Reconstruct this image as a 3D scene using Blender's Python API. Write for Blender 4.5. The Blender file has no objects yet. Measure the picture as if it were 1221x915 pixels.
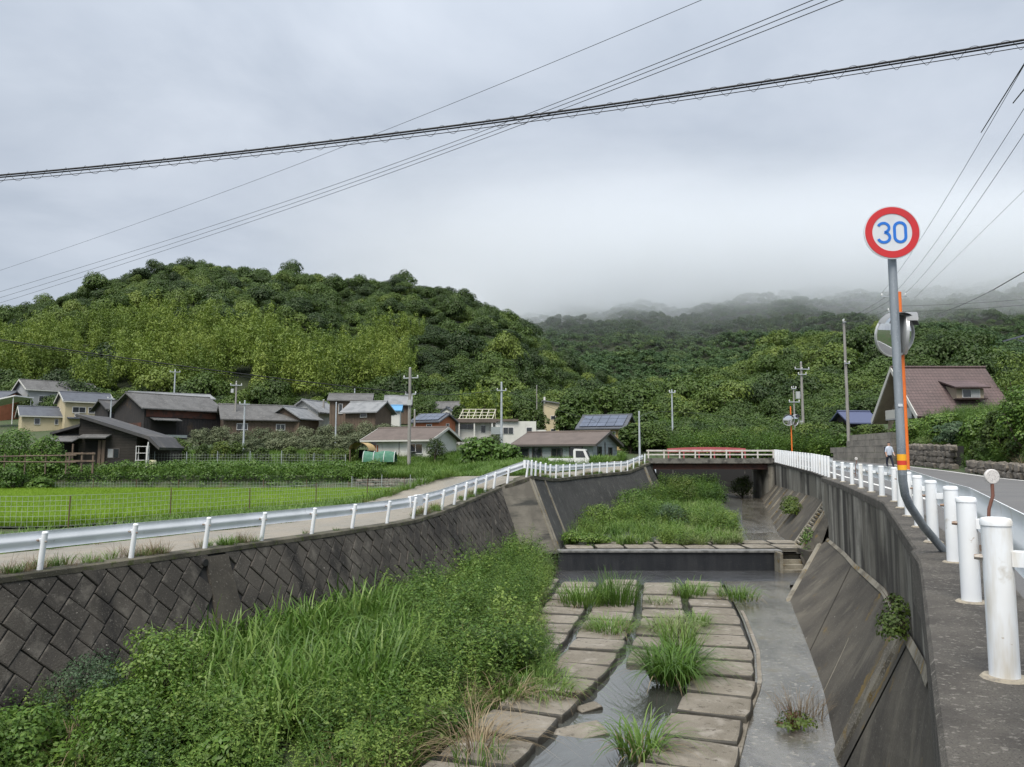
import bpy, math, random
import numpy as np
from mathutils import Vector, Matrix

# ------------------------------------------------------------------ camera, sky, sun, exposure
SC = bpy.context.scene
COL = SC.collection
CAMZ = 1.14
PITCH = math.radians(5.5)
FPX = 915.0
cam = bpy.data.cameras.new('camera')
cam.sensor_width = 36.0
cam.lens = 36.0 * FPX / 1221.0
cam.clip_start = 0.05
cam.clip_end = 9000
camo = bpy.data.objects.new('camera', cam)
camo.location = (0, 0, CAMZ)
camo.rotation_euler = (math.pi / 2 + PITCH, 0, 0)
COL.objects.link(camo)
SC.camera = camo

SUN_EL, SUN_ROT = math.radians(58), math.radians(200)
W = bpy.data.worlds.new('World')
SC.world = W
W.use_nodes = True
nt = W.node_tree
nt.nodes.clear()
def wn(t, **k):
    n = nt.nodes.new(t)
    for a, b in k.items(): setattr(n, a, b)
    return n
w_out = wn('ShaderNodeOutputWorld')
w_bg = wn('ShaderNodeBackground')
w_sky = wn('ShaderNodeTexSky', sky_type='NISHITA', sun_disc=False, sun_elevation=SUN_EL, sun_rotation=SUN_ROT)
w_bg.inputs['Strength'].default_value = 0.1
w_tc = wn('ShaderNodeTexCoord')
w_sep = wn('ShaderNodeSeparateXYZ')
nt.links.new(w_tc.outputs['Generated'], w_sep.inputs[0])
def wmath(op, a, b=None):
    n = wn('ShaderNodeMath', operation=op)
    for i, v in enumerate((a, b)):
        if v is None: continue
        if isinstance(v, (int, float)): n.inputs[i].default_value = v
        else: nt.links.new(v, n.inputs[i])
    return n.outputs[0]
zz = wmath('MAXIMUM', w_sep.outputs['Z'], 0.0)
den = wmath('ADD', zz, 0.16)
cx = wmath('DIVIDE', w_sep.outputs['X'], den)
cy = wmath('DIVIDE', w_sep.outputs['Y'], den)
w_cmb = wn('ShaderNodeCombineXYZ')
nt.links.new(cx, w_cmb.inputs[0]); nt.links.new(cy, w_cmb.inputs[1])
w_n1 = wn('ShaderNodeTexNoise')
w_n1.inputs['Scale'].default_value = 1.5; w_n1.inputs['Detail'].default_value = 7; w_n1.inputs['Roughness'].default_value = 0.52
w_n1.inputs['Distortion'].default_value = 0.35
nt.links.new(w_cmb.outputs[0], w_n1.inputs['Vector'])
w_cr = wn('ShaderNodeValToRGB')          # underside of the overcast: thin parts pale, thick parts blue-grey
e = w_cr.color_ramp.elements
e[0].position = 0.37; e[0].color = (1.64, 1.81, 2.06, 1)
e[1].position = 0.64; e[1].color = (2.18, 2.34, 2.58, 1)
nt.links.new(w_n1.outputs['Fac'], w_cr.inputs[0])
# an overcast dome is brighter towards the zenith
zpow = wmath('MULTIPLY', wmath('POWER', zz, 2.4), 1.9)
zgain = wmath('ADD', zpow, 1.0)
w_mul = wn('ShaderNodeVectorMath', operation='SCALE')
nt.links.new(w_cr.outputs['Color'], w_mul.inputs[0]); nt.links.new(zgain, w_mul.inputs['Scale'])
w_mix = wn('ShaderNodeMix', data_type='RGBA')
w_mix.inputs['Factor'].default_value = 0.92
nt.links.new(w_sky.outputs[0], w_mix.inputs['A']); nt.links.new(w_mul.outputs[0], w_mix.inputs['B'])
nt.links.new(w_mix.outputs['Result'], w_bg.inputs['Color'])
nt.links.new(w_bg.outputs[0], w_out.inputs['Surface'])

sun = bpy.data.lights.new('sun', 'SUN')
sun.energy = 1.5; sun.angle = math.radians(35); sun.color = (1.0, 0.93, 0.82)
suno = bpy.data.objects.new('sun', sun)
suno.rotation_euler = (math.pi / 2 - SUN_EL, 0, math.pi - SUN_ROT)
suno.location = (0, -20, 60)
COL.objects.link(suno)

vs = SC.view_settings
vs.view_transform = 'Standard'; vs.look = 'None'; vs.exposure = 1.4; vs.gamma = 1.0; vs.use_curve_mapping = False
cy_ = SC.cycles
cy_.max_bounces = 14; cy_.diffuse_bounces = 2; cy_.glossy_bounces = 3; cy_.transmission_bounces = 4; cy_.transparent_max_bounces = 8
cy_.volume_bounces = 12; cy_.volume_max_steps = 128
cy_.caustics_reflective = False; cy_.caustics_refractive = False
cy_.sample_clamp_indirect = 6.0
cy_.use_denoising = True

# ------------------------------------------------------------------ helpers
RNG = np.random.default_rng(7)
random.seed(7)
SP, CP = math.sin(PITCH), math.cos(PITCH)
def ray(x, y):
    a = (x - 610.5) / FPX; b = (457.5 - y) / FPX
    return np.array([a, CP - b * SP, SP + b * CP])
def PY(x, y, Y):
    "point in the direction of photo pixel (x, y) at the distance Y in front of the camera"
    r = ray(x, y); k = Y / r[1]
    return Vector((r[0] * k, Y, CAMZ + r[2] * k))
def PZ(x, y, z):
    "point where the direction of photo pixel (x, y) meets the level z"
    r = ray(x, y); k = (z - CAMZ) / r[2]
    return Vector((r[0] * k, r[1] * k, z))
def interp(pts):
    xs = np.array([p[0] for p in pts], float); ys = np.array([p[1] for p in pts], float)
    return lambda t: np.interp(t, xs, ys)
def sstep(a, b, x):
    t = np.clip((np.asarray(x, float) - a) / (b - a), 0, 1)
    return t * t * (3 - 2 * t)
def vnoise(x, y, seed=0):
    "smooth value noise, 0..1"
    x = np.asarray(x, float); y = np.asarray(y, float)
    xi = np.floor(x).astype(np.int64); yi = np.floor(y).astype(np.int64)
    fx = x - xi; fy = y - yi
    fx = fx * fx * (3 - 2 * fx); fy = fy * fy * (3 - 2 * fy)
    def h(a, b):
        n = (a * 374761393 + b * 668265263 + seed * 1274126177) & 0x7fffffff
        n = ((n ^ (n >> 13)) * 1274126177) & 0x7fffffff
        return ((n ^ (n >> 16)) & 0xffff) / 65535.0
    return (h(xi, yi) * (1 - fx) + h(xi + 1, yi) * fx) * (1 - fy) + (h(xi, yi + 1) * (1 - fx) + h(xi + 1, yi + 1) * fx) * fy
def fbm(x, y, o=4, seed=0):
    s = 0; a = 0.5; t = 0
    for i in range(o):
        s = s + a * vnoise(x * 2 ** i, y * 2 ** i, seed + i); t += a; a *= 0.5
    return s / t

# ---- materials
MATS = {}
def mat(name, col, rough=0.8, var=None, bump=None, metal=0.0, coat=0.0, spec=0.5, vec='pos', streak=None, trans=None):
    """col: base colour.  var: list of (scale, colour, low, high[, stretch]) noise layers mixed over it.
    bump: (scale, strength, distance[, stretch])."""
    if name in MATS: return MATS[name]
    m = bpy.data.materials.new(name); m.use_nodes = True
    t = m.node_tree; t.nodes.clear()
    N = t.nodes.new; L = t.links.new
    out = N('ShaderNodeOutputMaterial'); b = N('ShaderNodeBsdfPrincipled')
    b.inputs['Roughness'].default_value = rough; b.inputs['Metallic'].default_value = metal
    b.inputs['Specular IOR Level'].default_value = spec
    if coat: b.inputs['Coat Weight'].default_value = coat
    b.inputs['Base Color'].default_value = (*col, 1)
    if vec == 'pos':
        g = N('ShaderNodeNewGeometry'); src = g.outputs['Position']
    else:
        g = N('ShaderNodeTexCoord'); src = g.outputs['Object']
    def noise(scale, stretch, detail=5.0):
        n = N('ShaderNodeTexNoise'); n.inputs['Scale'].default_value = scale; n.inputs['Detail'].default_value = detail
        n.inputs['Roughness'].default_value = 0.6
        if stretch:
            mp = N('ShaderNodeMapping'); mp.inputs['Scale'].default_value = stretch
            L(src, mp.inputs['Vector']); L(mp.outputs[0], n.inputs['Vector'])
        else: L(src, n.inputs['Vector'])
        return n.outputs['Fac']
    prev = None
    for v in (var or []):
        f = noise(v[0], v[4] if len(v) > 4 else None, v[5] if len(v) > 5 else 5)
        r = N('ShaderNodeMapRange'); r.inputs['From Min'].default_value = v[2]; r.inputs['From Max'].default_value = v[3]
        L(f, r.inputs['Value'])
        mx = N('ShaderNodeMix'); mx.data_type = 'RGBA'
        L(r.outputs[0], mx.inputs['Factor'])
        if prev is None: mx.inputs['A'].default_value = (*col, 1)
        else: L(prev, mx.inputs['A'])
        mx.inputs['B'].default_value = (*v[1], 1)
        prev = mx.outputs['Result']
    if prev is not None: L(prev, b.inputs['Base Color'])
    if bump:
        f = noise(bump[0], bump[3] if len(bump) > 3 else None, 6)
        bp = N('ShaderNodeBump'); bp.inputs['Strength'].default_value = bump[1]; bp.inputs['Distance'].default_value = bump[2]
        L(f, bp.inputs['Height']); L(bp.outputs[0], b.inputs['Normal'])
    L(b.outputs[0], out.inputs['Surface'])
    MATS[name] = m
    return m
def wave_bump(m, axis, scale, dist, col2=None, amt=0.5, offset_axis=None):
    "adds ridges (corrugation, tile rows, boards) to a material made by mat(): object space, along axis"
    t = m.node_tree; N = t.nodes.new; L = t.links.new
    b = [n for n in t.nodes if n.type == 'BSDF_PRINCIPLED'][0]
    tc = N('ShaderNodeTexCoord')
    w = N('ShaderNodeTexWave'); w.wave_type = 'BANDS'; w.bands_direction = axis; w.wave_profile = 'SAW' if col2 is None else 'SIN'
    w.inputs['Scale'].default_value = scale; w.inputs['Distortion'].default_value = 0.0
    L(tc.outputs['Object'], w.inputs['Vector'])
    bp = N('ShaderNodeBump'); bp.inputs['Strength'].default_value = 1.0; bp.inputs['Distance'].default_value = dist
    L(w.outputs['Fac'], bp.inputs['Height'])
    if b.inputs['Normal'].is_linked: L(b.inputs['Normal'].links[0].from_socket, bp.inputs['Normal'])
    L(bp.outputs[0], b.inputs['Normal'])
    if amt:
        r = N('ShaderNodeMapRange'); r.inputs['From Min'].default_value = 0.0; r.inputs['From Max'].default_value = 0.25
        r.inputs['To Min'].default_value = 1 - amt; r.inputs['To Max'].default_value = 1.0
        L(w.outputs['Fac'], r.inputs['Value'])
        sc = N('ShaderNodeVectorMath'); sc.operation = 'SCALE'
        if b.inputs['Base Color'].is_linked: L(b.inputs['Base Color'].links[0].from_socket, sc.inputs[0])
        else: sc.inputs[0].default_value = b.inputs['Base Color'].default_value[:3]
        L(r.outputs[0], sc.inputs['Scale']); L(sc.outputs[0], b.inputs['Base Color'])
    return m
def leafmat(name, c0, c1, c2, rough=0.55, trans=0.25, nscale=0.6, lv=0.40):
    "foliage: the per-plant tint picks a colour between c0, c1 and c2; part of the light passes through the leaf"
    if name in MATS: return MATS[name]
    m = bpy.data.materials.new(name); m.use_nodes = True
    t = m.node_tree; t.nodes.clear(); N = t.nodes.new; L = t.links.new
    out = N('ShaderNodeOutputMaterial'); b = N('ShaderNodeBsdfPrincipled'); tr = N('ShaderNodeBsdfTranslucent'); mx = N('ShaderNodeMixShader')
    b.inputs['Roughness'].default_value = rough; b.inputs['Specular IOR Level'].default_value = 0.35
    at = N('ShaderNodeAttribute'); at.attribute_type = 'INSTANCER'; at.attribute_name = 'tint'
    tc = N('ShaderNodeTexCoord'); n = N('ShaderNodeTexNoise'); n.inputs['Scale'].default_value = nscale; n.inputs['Detail'].default_value = 3
    L(tc.outputs['Object'], n.inputs['Vector'])
    wh = N('ShaderNodeTexWhiteNoise'); wh.noise_dimensions = '1D'
    ga = N('ShaderNodeAttribute'); ga.attribute_name = 'leaf_id'
    L(ga.outputs['Fac'], wh.inputs['W'])
    a1 = N('ShaderNodeMath'); a1.operation = 'MULTIPLY_ADD'; a1.inputs[1].default_value = 0.55; a1.inputs[2].default_value = -0.275
    L(n.outputs['Fac'], a1.inputs[0])
    a3 = N('ShaderNodeMath'); a3.operation = 'MULTIPLY_ADD'; a3.inputs[1].default_value = lv; a3.inputs[2].default_value = -lv / 2
    L(wh.outputs['Value'], a3.inputs[0])
    a2 = N('ShaderNodeMath'); a2.operation = 'ADD'; L(at.outputs['Fac'], a2.inputs[0]); L(a1.outputs[0], a2.inputs[1])
    a4 = N('ShaderNodeMath'); a4.operation = 'ADD'; L(a2.outputs[0], a4.inputs[0]); L(a3.outputs[0], a4.inputs[1])
    cr = N('ShaderNodeValToRGB'); e = cr.color_ramp.elements
    e[0].color = (*c0, 1); e[1].color = (*c2, 1); k = e.new(0.5); k.color = (*c1, 1)
    L(a4.outputs[0], cr.inputs[0])
    L(cr.outputs[0], b.inputs['Base Color']); L(cr.outputs[0], tr.inputs['Color'])
    mx.inputs[0].default_value = trans
    L(b.outputs[0], mx.inputs[1]); L(tr.outputs[0], mx.inputs[2]); L(mx.outputs[0], out.inputs['Surface'])
    MATS[name] = m
    return m

# ---- mesh building
class MB:
    def __init__(s): s.v = []; s.f = []; s.m = []
    def add(s, vs, fs, mi=0):
        o = len(s.v); s.v += [tuple(p) for p in vs]
        for f in fs: s.f.append(tuple(i + o for i in f)); s.m.append(mi)
        return s
    def box(s, c, d, rz=0, mi=0, M=None):
        hx, hy, hz = d[0] / 2, d[1] / 2, d[2] / 2
        p = [Vector((x, y, z)) for z in (-hz, hz) for x, y in ((-hx, -hy), (hx, -hy), (hx, hy), (-hx, hy))]
        R = M if M is not None else Matrix.Rotation(rz, 3, 'Z')
        p = [R @ q + Vector(c) for q in p]
        return s.add(p, [(3, 2, 1, 0), (4, 5, 6, 7), (0, 1, 5, 4), (1, 2, 6, 5), (2, 3, 7, 6), (3, 0, 4, 7)], mi)
    def bar(s, a, b, w, h=None, mi=0, up=(0, 0, 1)):
        "rectangular bar from a to b, w wide sideways and h high"
        a, b = Vector(a), Vector(b); h = h or w
        t = (b - a).normalized(); u = Vector(up)
        if abs(t.dot(u)) > 0.99: u = Vector((0, 1, 0))
        r = t.cross(u).normalized(); u = r.cross(t)
        p = []
        for q in (a, b): p += [q - r * w / 2 - u * h / 2, q + r * w / 2 - u * h / 2, q + r * w / 2 + u * h / 2, q - r * w / 2 + u * h / 2]
        return s.add(p, [(3, 2, 1, 0), (4, 5, 6, 7), (0, 1, 5, 4), (1, 2, 6, 5), (2, 3, 7, 6), (3, 0, 4, 7)], mi)
    def tube(s, pts, r, n=8, mi=0, caps=True):
        pts = [Vector(p) for p in pts]; rs = r if isinstance(r, (list, tuple)) else [r] * len(pts)
        o = len(s.v); ref = None
        for i, p in enumerate(pts):
            t = (pts[min(i + 1, len(pts) - 1)] - pts[max(i - 1, 0)]).normalized()
            if ref is None:
                ref = Vector((0, 0, 1)) if abs(t.z) < 0.9 else Vector((1, 0, 0))
            a = t.cross(ref).normalized(); b2 = t.cross(a).normalized(); ref = -b2 if False else ref
            for k in range(n):
                an = 2 * math.pi * k / n
                s.v.append(tuple(p + (a * math.cos(an) + b2 * math.sin(an)) * rs[i]))
        for i in range(len(pts) - 1):
            for k in range(n):
                k2 = (k + 1) % n
                s.f.append((o + i * n + k, o + i * n + k2, o + (i + 1) * n + k2, o + (i + 1) * n + k)); s.m.append(mi)
        if caps:
            s.f.append(tuple(o + k for k in range(n))[::-1]); s.m.append(mi)
            s.f.append(tuple(o + (len(pts) - 1) * n + k for k in range(n))); s.m.append(mi)
        return s
    def disc(s, c, nrm, r, th, n=40, mi=0, r0=0.0, mi_side=None):
        "flat disc (or ring) of thickness th, centred at c, facing nrm"
        nrm = Vector(nrm).normalized(); c = Vector(c)
        a = nrm.cross(Vector((0, 0, 1))).normalized(); b2 = a.cross(nrm)
        rings = [(r0, th / 2), (r, th / 2), (r, -th / 2), (r0, -th / 2)] if r0 > 0 else [(r, th / 2), (r, -th / 2)]
        o = len(s.v)
        for rr, h in rings:
            for k in range(n):
                an = 2 * math.pi * k / n
                s.v.append(tuple(c + nrm * h + (a * math.cos(an) + b2 * math.sin(an)) * rr))
        if r0 > 0:
            for j in range(4):
                for k in range(n):
                    k2 = (k + 1) % n; j2 = (j + 1) % 4
                    s.f.append((o + j * n + k, o + j2 * n + k, o + j2 * n + k2, o + j * n + k2)); s.m.append(mi)
        else:
            s.f.append(tuple(o + k for k in range(n))[::-1]); s.m.append(mi)
            s.f.append(tuple(o + n + k for k in range(n))); s.m.append(mi)
            for k in range(n):
                k2 = (k + 1) % n
                s.f.append((o + k, o + k2, o + n + k2, o + n + k)); s.m.append(mi)
        return s
    def prism(s, poly, vec, mi=0):
        "closed polygon (3-D points) pushed along vec"
        n = len(poly); vec = Vector(vec); a = [Vector(p) for p in poly]; b = [p + vec for p in a]
        return s.add(a + b, [tuple(range(n))[::-1], tuple(range(n, 2 * n))] + [(i, (i + 1) % n, n + (i + 1) % n, n + i) for i in range(n)], mi)
    def grid(s, P, mi=0):
        "P[i][j] points -> quad sheet"
        ni, nj = len(P), len(P[0]); o = len(s.v)
        for row in P: s.v += [tuple(p) for p in row]
        for i in range(ni - 1):
            for j in range(nj - 1):
                s.f.append((o + i * nj + j, o + i * nj + j + 1, o + (i + 1) * nj + j + 1, o + (i + 1) * nj + j)); s.m.append(mi)
        return s
    def mesh(s, name, mats, org=(0, 0, 0), smooth=False, fix=True):
        me = bpy.data.meshes.new(name)
        o = Vector(org)
        me.from_pydata([tuple(Vector(p) - o) for p in s.v] if org != (0, 0, 0) else s.v, [], s.f)
        for m in (mats if isinstance(mats, (list, tuple)) else [mats]): me.materials.append(m)
        if any(s.m): me.polygons.foreach_set('material_index', s.m)
        if fix:
            import bmesh
            bm = bmesh.new(); bm.from_mesh(me); bmesh.ops.recalc_face_normals(bm, faces=bm.faces); bm.to_mesh(me); bm.free()
        if smooth:
            me.shade_smooth()
            if hasattr(me, 'set_sharp_from_angle'): me.set_sharp_from_angle(angle=math.radians(38))
        return me
    def build(s, name, mats, parent=None, org=(0, 0, 0), smooth=False, fix=True):
        "links the collected shapes as ONE mesh object; org: world point that becomes the origin"
        o = bpy.data.objects.new(name, s.mesh(name, mats, org, smooth, fix))
        o.location = org
        COL.objects.link(o)
        if parent is not None:
            o.parent = parent
        return o
def tag(o, label=None, cat=None, group=None, kind=None):
    if label: o['label'] = label
    if cat: o['category'] = cat
    if group: o['group'] = group
    if kind: o['kind'] = kind
    return o
def thing(name, label, cat, loc=(0, 0, 0), rz=0, group=None):
    o = bpy.data.objects.new(name, None); o.location = loc; o.rotation_euler = (0, 0, rz)
    o.empty_display_size = 0.2
    COL.objects.link(o)
    return tag(o, label, cat, group)
def struct(o): o['kind'] = 'structure'; return o
def dup(o, parent=None):
    c = o.copy(); COL.objects.link(c)
    c.parent = parent
    for ch in list(o.children): dup(ch, c)
    return c
def npmesh(name, V, F4, mats, leaf_id=None, smooth=False):
    "mesh from numpy arrays of vertices and quads"
    me = bpy.data.meshes.new(name)
    nv, nf = len(V), len(F4)
    me.vertices.add(nv); me.vertices.foreach_set('co', np.asarray(V, np.float32).ravel())
    me.loops.add(nf * 4); me.loops.foreach_set('vertex_index', np.asarray(F4, np.int32).ravel())
    me.polygons.add(nf); me.polygons.foreach_set('loop_start', np.arange(nf, dtype=np.int32) * 4)
    if leaf_id is not None:
        a = me.attributes.new('leaf_id', 'FLOAT', 'FACE'); a.data.foreach_set('value', np.asarray(leaf_id, np.float32))
    me.update(calc_edges=True)
    for m in (mats if isinstance(mats, (list, tuple)) else [mats]): me.materials.append(m)
    if smooth: me.shade_smooth()
    return me
def obj(name, me, parent=None, loc=(0, 0, 0)):
    o = bpy.data.objects.new(name, me); o.location = loc; COL.objects.link(o)
    if parent is not None: o.parent = parent
    return o

# ---- foliage
def norm(a): return a / np.maximum(np.linalg.norm(a, axis=-1, keepdims=True), 1e-9)
def leaf_quads(C, Nrm, size, rng, elong=1.7, droop=0.0):
    "one diamond leaf (folded a little along its length) for each centre"
    n = len(C); size = np.broadcast_to(np.asarray(size, float), (n,))[:, None]
    t = norm(np.cross(Nrm, rng.normal(size=(n, 3)))); 
    if droop: t = norm(t + np.array([0, 0, -droop]))
    b = norm(np.cross(Nrm, t))
    w = size / elong / 2
    fold = Nrm * size * 0.10
    V = np.stack([C - t * size / 2, C + b * w + fold, C + t * size / 2, C - b * w + fold], 1).reshape(-1, 3)
    F = np.arange(n * 4).reshape(n, 4)
    return V, F
def lobe_points(lobes, n, rng, shell=0.35, up=0.35):
    "points spread through the outer shell of a set of lobes (centre, radii) and the way they face"
    L = np.array([[*c, *r] for c, r in lobes], float)
    wgt = (L[:, 3] * L[:, 4] * L[:, 5]) ** 0.67; wgt /= wgt.sum()
    k = rng.choice(len(L), n, p=wgt)
    d = norm(rng.normal(size=(n, 3)))
    d[:, 2] = np.where(d[:, 2] < -0.35, -d[:, 2] * 0.8, d[:, 2]); d = norm(d)
    r = 1 - shell * rng.random(n) ** 1.6
    C = L[k, :3] + d * L[k, 3:] * r[:, None]
    Nr = norm(d + np.array([0, 0, up]) + rng.normal(size=(n, 3)) * 0.28)
    return C, Nr
def lobed(rx, ry, rz, n, rng, zc, lob=0.5):
    "lobes that together fill an uneven ellipsoid of radii rx, ry, rz about height zc"
    out = []
    for i in range(n):
        d = norm(rng.normal(size=3)); d[2] = abs(d[2]) * 0.9 - 0.25
        q = rng.uniform(0.45, 0.75)
        s = rng.uniform(0.75, 1.2) * lob
        out.append(((d[0] * rx * q, d[1] * ry * q, zc + d[2] * rz * q), (rx * s, ry * s, rz * s * 0.85)))
    out.append(((0, 0, zc), (rx * 0.6, ry * 0.6, rz * 0.65)))
    return out
def crown_mesh(name, lobes, n, leaf, m, rng, elong=1.5, up=0.35, shell=0.35, droop=0.0):
    C, Nr = lobe_points(lobes, n, rng, shell, up)
    V, F = leaf_quads(C, Nr, rng.uniform(0.7, 1.35, n) * leaf, rng, elong, droop)
    return npmesh(name, V, F, m, leaf_id=rng.random(n) * 97)
def blade_mesh(name, bases, dirs, lens, widths, bend, m, rng, seg=4):
    "grass blades: strips that rise and bow over"
    n = len(bases); bases = np.asarray(bases, float); dirs = norm(np.asarray(dirs, float))
    out = np.stack([dirs[:, 0], dirs[:, 1], np.zeros(n)], 1); out = norm(out + rng.normal(size=(n, 3)) * [0.2, 0.2, 0])
    side = norm(np.cross(out, [0, 0, 1.0]))
    lens = np.asarray(lens)[:, None]; widths = np.asarray(widths)[:, None]; bend = np.broadcast_to(np.asarray(bend, float), (n,))[:, None]
    V = []
    for i in range(seg + 1):
        t = i / seg
        p = bases + dirs * lens * t * (1 - 0.25 * bend * t) + out * lens * bend * 0.55 * t ** 2 + np.array([0, 0, -1.0]) * lens * bend * 0.42 * t ** 3
        w = widths * (1 - t) ** 0.6 * 0.5 if i else widths * 0.4
        if i == seg: w = widths * 0.03
        V += [p - side * w, p + side * w]
    V = np.stack(V, 1)       # n, 2(seg+1), 3
    k = 2 * (seg + 1)
    F = []
    for i in range(seg): F.append(np.array([2 * i, 2 * i + 1, 2 * i + 3, 2 * i + 2]))
    F = (np.arange(n)[:, None, None] * k + np.array(F)[None]).reshape(-1, 4)
    return npmesh(name, V.reshape(-1, 3), F, m, leaf_id=np.repeat(rng.random(n) * 97, seg), smooth=True)

PROTO_N = [0]
def scatter(name, label, cat, protos, pts, scale, rotz, tint, idx, kind='stuff', tilt=None):
    "ONE object: copies of the prototype meshes stood on the given points by geometry nodes"
    n = len(pts)
    me = bpy.data.meshes.new(name)
    me.vertices.add(n); me.vertices.foreach_set('co', np.asarray(pts, np.float32).ravel())
    def attr(nm, typ, val, key):
        a = me.attributes.new(nm, typ, 'POINT'); a.data.foreach_set(key, np.ascontiguousarray(val).ravel())
    sc = np.asarray(scale, np.float32)
    if sc.ndim == 1: sc = np.repeat(sc[:, None], 3, 1)
    attr('sc', 'FLOAT_VECTOR', sc, 'vector')
    rot = np.zeros((n, 3), np.float32); rot[:, 2] = rotz
    if tilt is not None: rot[:, 0] = tilt
    attr('rt', 'FLOAT_VECTOR', rot, 'vector')
    attr('tint', 'FLOAT', np.asarray(tint, np.float32), 'value')
    attr('ix', 'INT', np.asarray(idx, np.int32), 'value')
    o = bpy.data.objects.new(name, me); COL.objects.link(o)
    c = bpy.data.collections.new(name + '_kinds')
    for k, pm in enumerate(protos):
        PROTO_N[0] += 1
        po = bpy.data.objects.new('%s_kind_%03d' % (name, k), pm); c.objects.link(po)
    g = bpy.data.node_groups.new(name + '_scatter', 'GeometryNodeTree')
    g.interface.new_socket('Geometry', in_out='INPUT', socket_type='NodeSocketGeometry')
    g.interface.new_socket('Geometry', in_out='OUTPUT', socket_type='NodeSocketGeometry')
    N = g.nodes.new; L = g.links.new
    gi = N('NodeGroupInput'); go = N('NodeGroupOutput')
    ip = N('GeometryNodeInstanceOnPoints'); ci = N('GeometryNodeCollectionInfo')
    ci.inputs['Collection'].default_value = c
    ci.inputs['Separate Children'].default_value = True; ci.inputs['Reset Children'].default_value = True
    ip.inputs['Pick Instance'].default_value = True
    def na(nm, typ):
        a = N('GeometryNodeInputNamedAttribute'); a.data_type = typ; a.inputs['Name'].default_value = nm
        return a.outputs['Attribute']
    L(gi.outputs[0], ip.inputs['Points']); L(ci.outputs[0], ip.inputs['Instance'])
    L(na('ix', 'INT'), ip.inputs['Instance Index'])
    L(na('rt', 'FLOAT_VECTOR'), ip.inputs['Rotation']); L(na('sc', 'FLOAT_VECTOR'), ip.inputs['Scale'])
    L(ip.outputs[0], go.inputs[0])
    md = o.modifiers.new('scatter', 'NODES'); md.node_group = g
    for pm in protos:
        for mm in pm.materials:
            if mm.name not in [x.name for x in me.materials]: me.materials.append(mm)
    return tag(o, label, cat, None, kind)
# ------------------------------------------------------------------ the lie of the land
XL = interp([(-30, -32.3), (15.3, -9.17), (18.9, -7.36), (22.4, -5.67), (26, -4.08), (30, -2.64), (34, -1.65), (37.2, -0.55), (38.6, 0.95), (45, 2.48), (50, 4.34), (54, 6.34), (59, 8.9), (64, 11.4), (80, 15.5)])
ZL = interp([(-30, -1.08), (15.3, -1.08), (27.5, -1.08), (30, -0.91), (32, -0.77), (34, -0.62), (35.5, -0.47), (37.2, -0.27), (38.6, 0.22), (41, 0.1), (45, -0.11), (50, -0.07), (54, 0.0), (59, 0.07), (64, 0.72), (80, 1.2)])
XP = interp([(-40, -19.9), (0, 0.44), (4, 2.49), (8.3, 4.7), (18.5, 9.15), (23.3, 10.8), (29.3, 12.85), (36.5, 15.1), (45, 17.4), (64, 21.7), (80, 24.8)])
ZR = interp([(-40, -0.02), (10, 0.0), (18, 0.07), (30, 0.1), (38, 0.15), (45, 0.32), (64, 0.75), (80, 1.25)])
def XR(Y): return XP(Y) - 0.30
ZFAR = interp([(60, 0.4), (72, 0.4), (90, 2.5), (110, 5.3), (130, 8.0), (170, 11), (420, 15), (2000, 20)])
ZFIELD = interp([(61.6, -1.72), (62.3, -0.5), (68, -0.1), (75, 0.9), (90, 2.7), (100, 4.0), (110, 5.3), (130, 8.0), (170, 11), (420, 15), (2000, 20)])
def z_left(X, Y):
    X = np.asarray(X, float); Y = np.asarray(Y, float)
    off = XL(Y) - X
    road = ZL(Y)
    fld = ZFIELD(Y)
    b = sstep(-7, 0, X)
    fld = fld * (1 - b) + np.maximum(ZFAR(Y), interp([(30, -1.2), (38, -0.1), (64, 0.3), (70, 0.4), (400, 0.4)])(Y)) * b
    k = sstep(4.0, 6.0, off) * (1 - 0.0)
    k = np.where(Y > 60, sstep(2, 14, off), k)
    z = road * (1 - k) + fld * k
    f = sstep(66, 78, Y)
    return z * (1 - f) + np.where(X < -4, fld, ZFAR(Y)) * f + 0.10 * (fbm(X * 0.35, Y * 0.35, 3, 3) - 0.5) * sstep(4.5, 7, off)
def z_right(X, Y):
    X = np.asarray(X, float); Y = np.asarray(Y, float)
    off = X - XP(Y)
    road = ZR(Y)
    bank = interp([(-30, 0.2), (10, 0.8), (22, 2.4), (30, 3.2), (60, 3.9), (75, 4.2), (110, 6.5), (2000, 20)])(Y)
    k = sstep(8.6, 13.5, off)
    z = road * (1 - k) + bank * k
    f = sstep(70, 84, Y) * (1 - sstep(6, 14, off))
    return z * (1 - f) + ZFAR(Y) * f + 0.25 * (fbm(X * 0.3, Y * 0.3, 3, 9) - 0.5) * sstep(9.2, 12, off)

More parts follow.
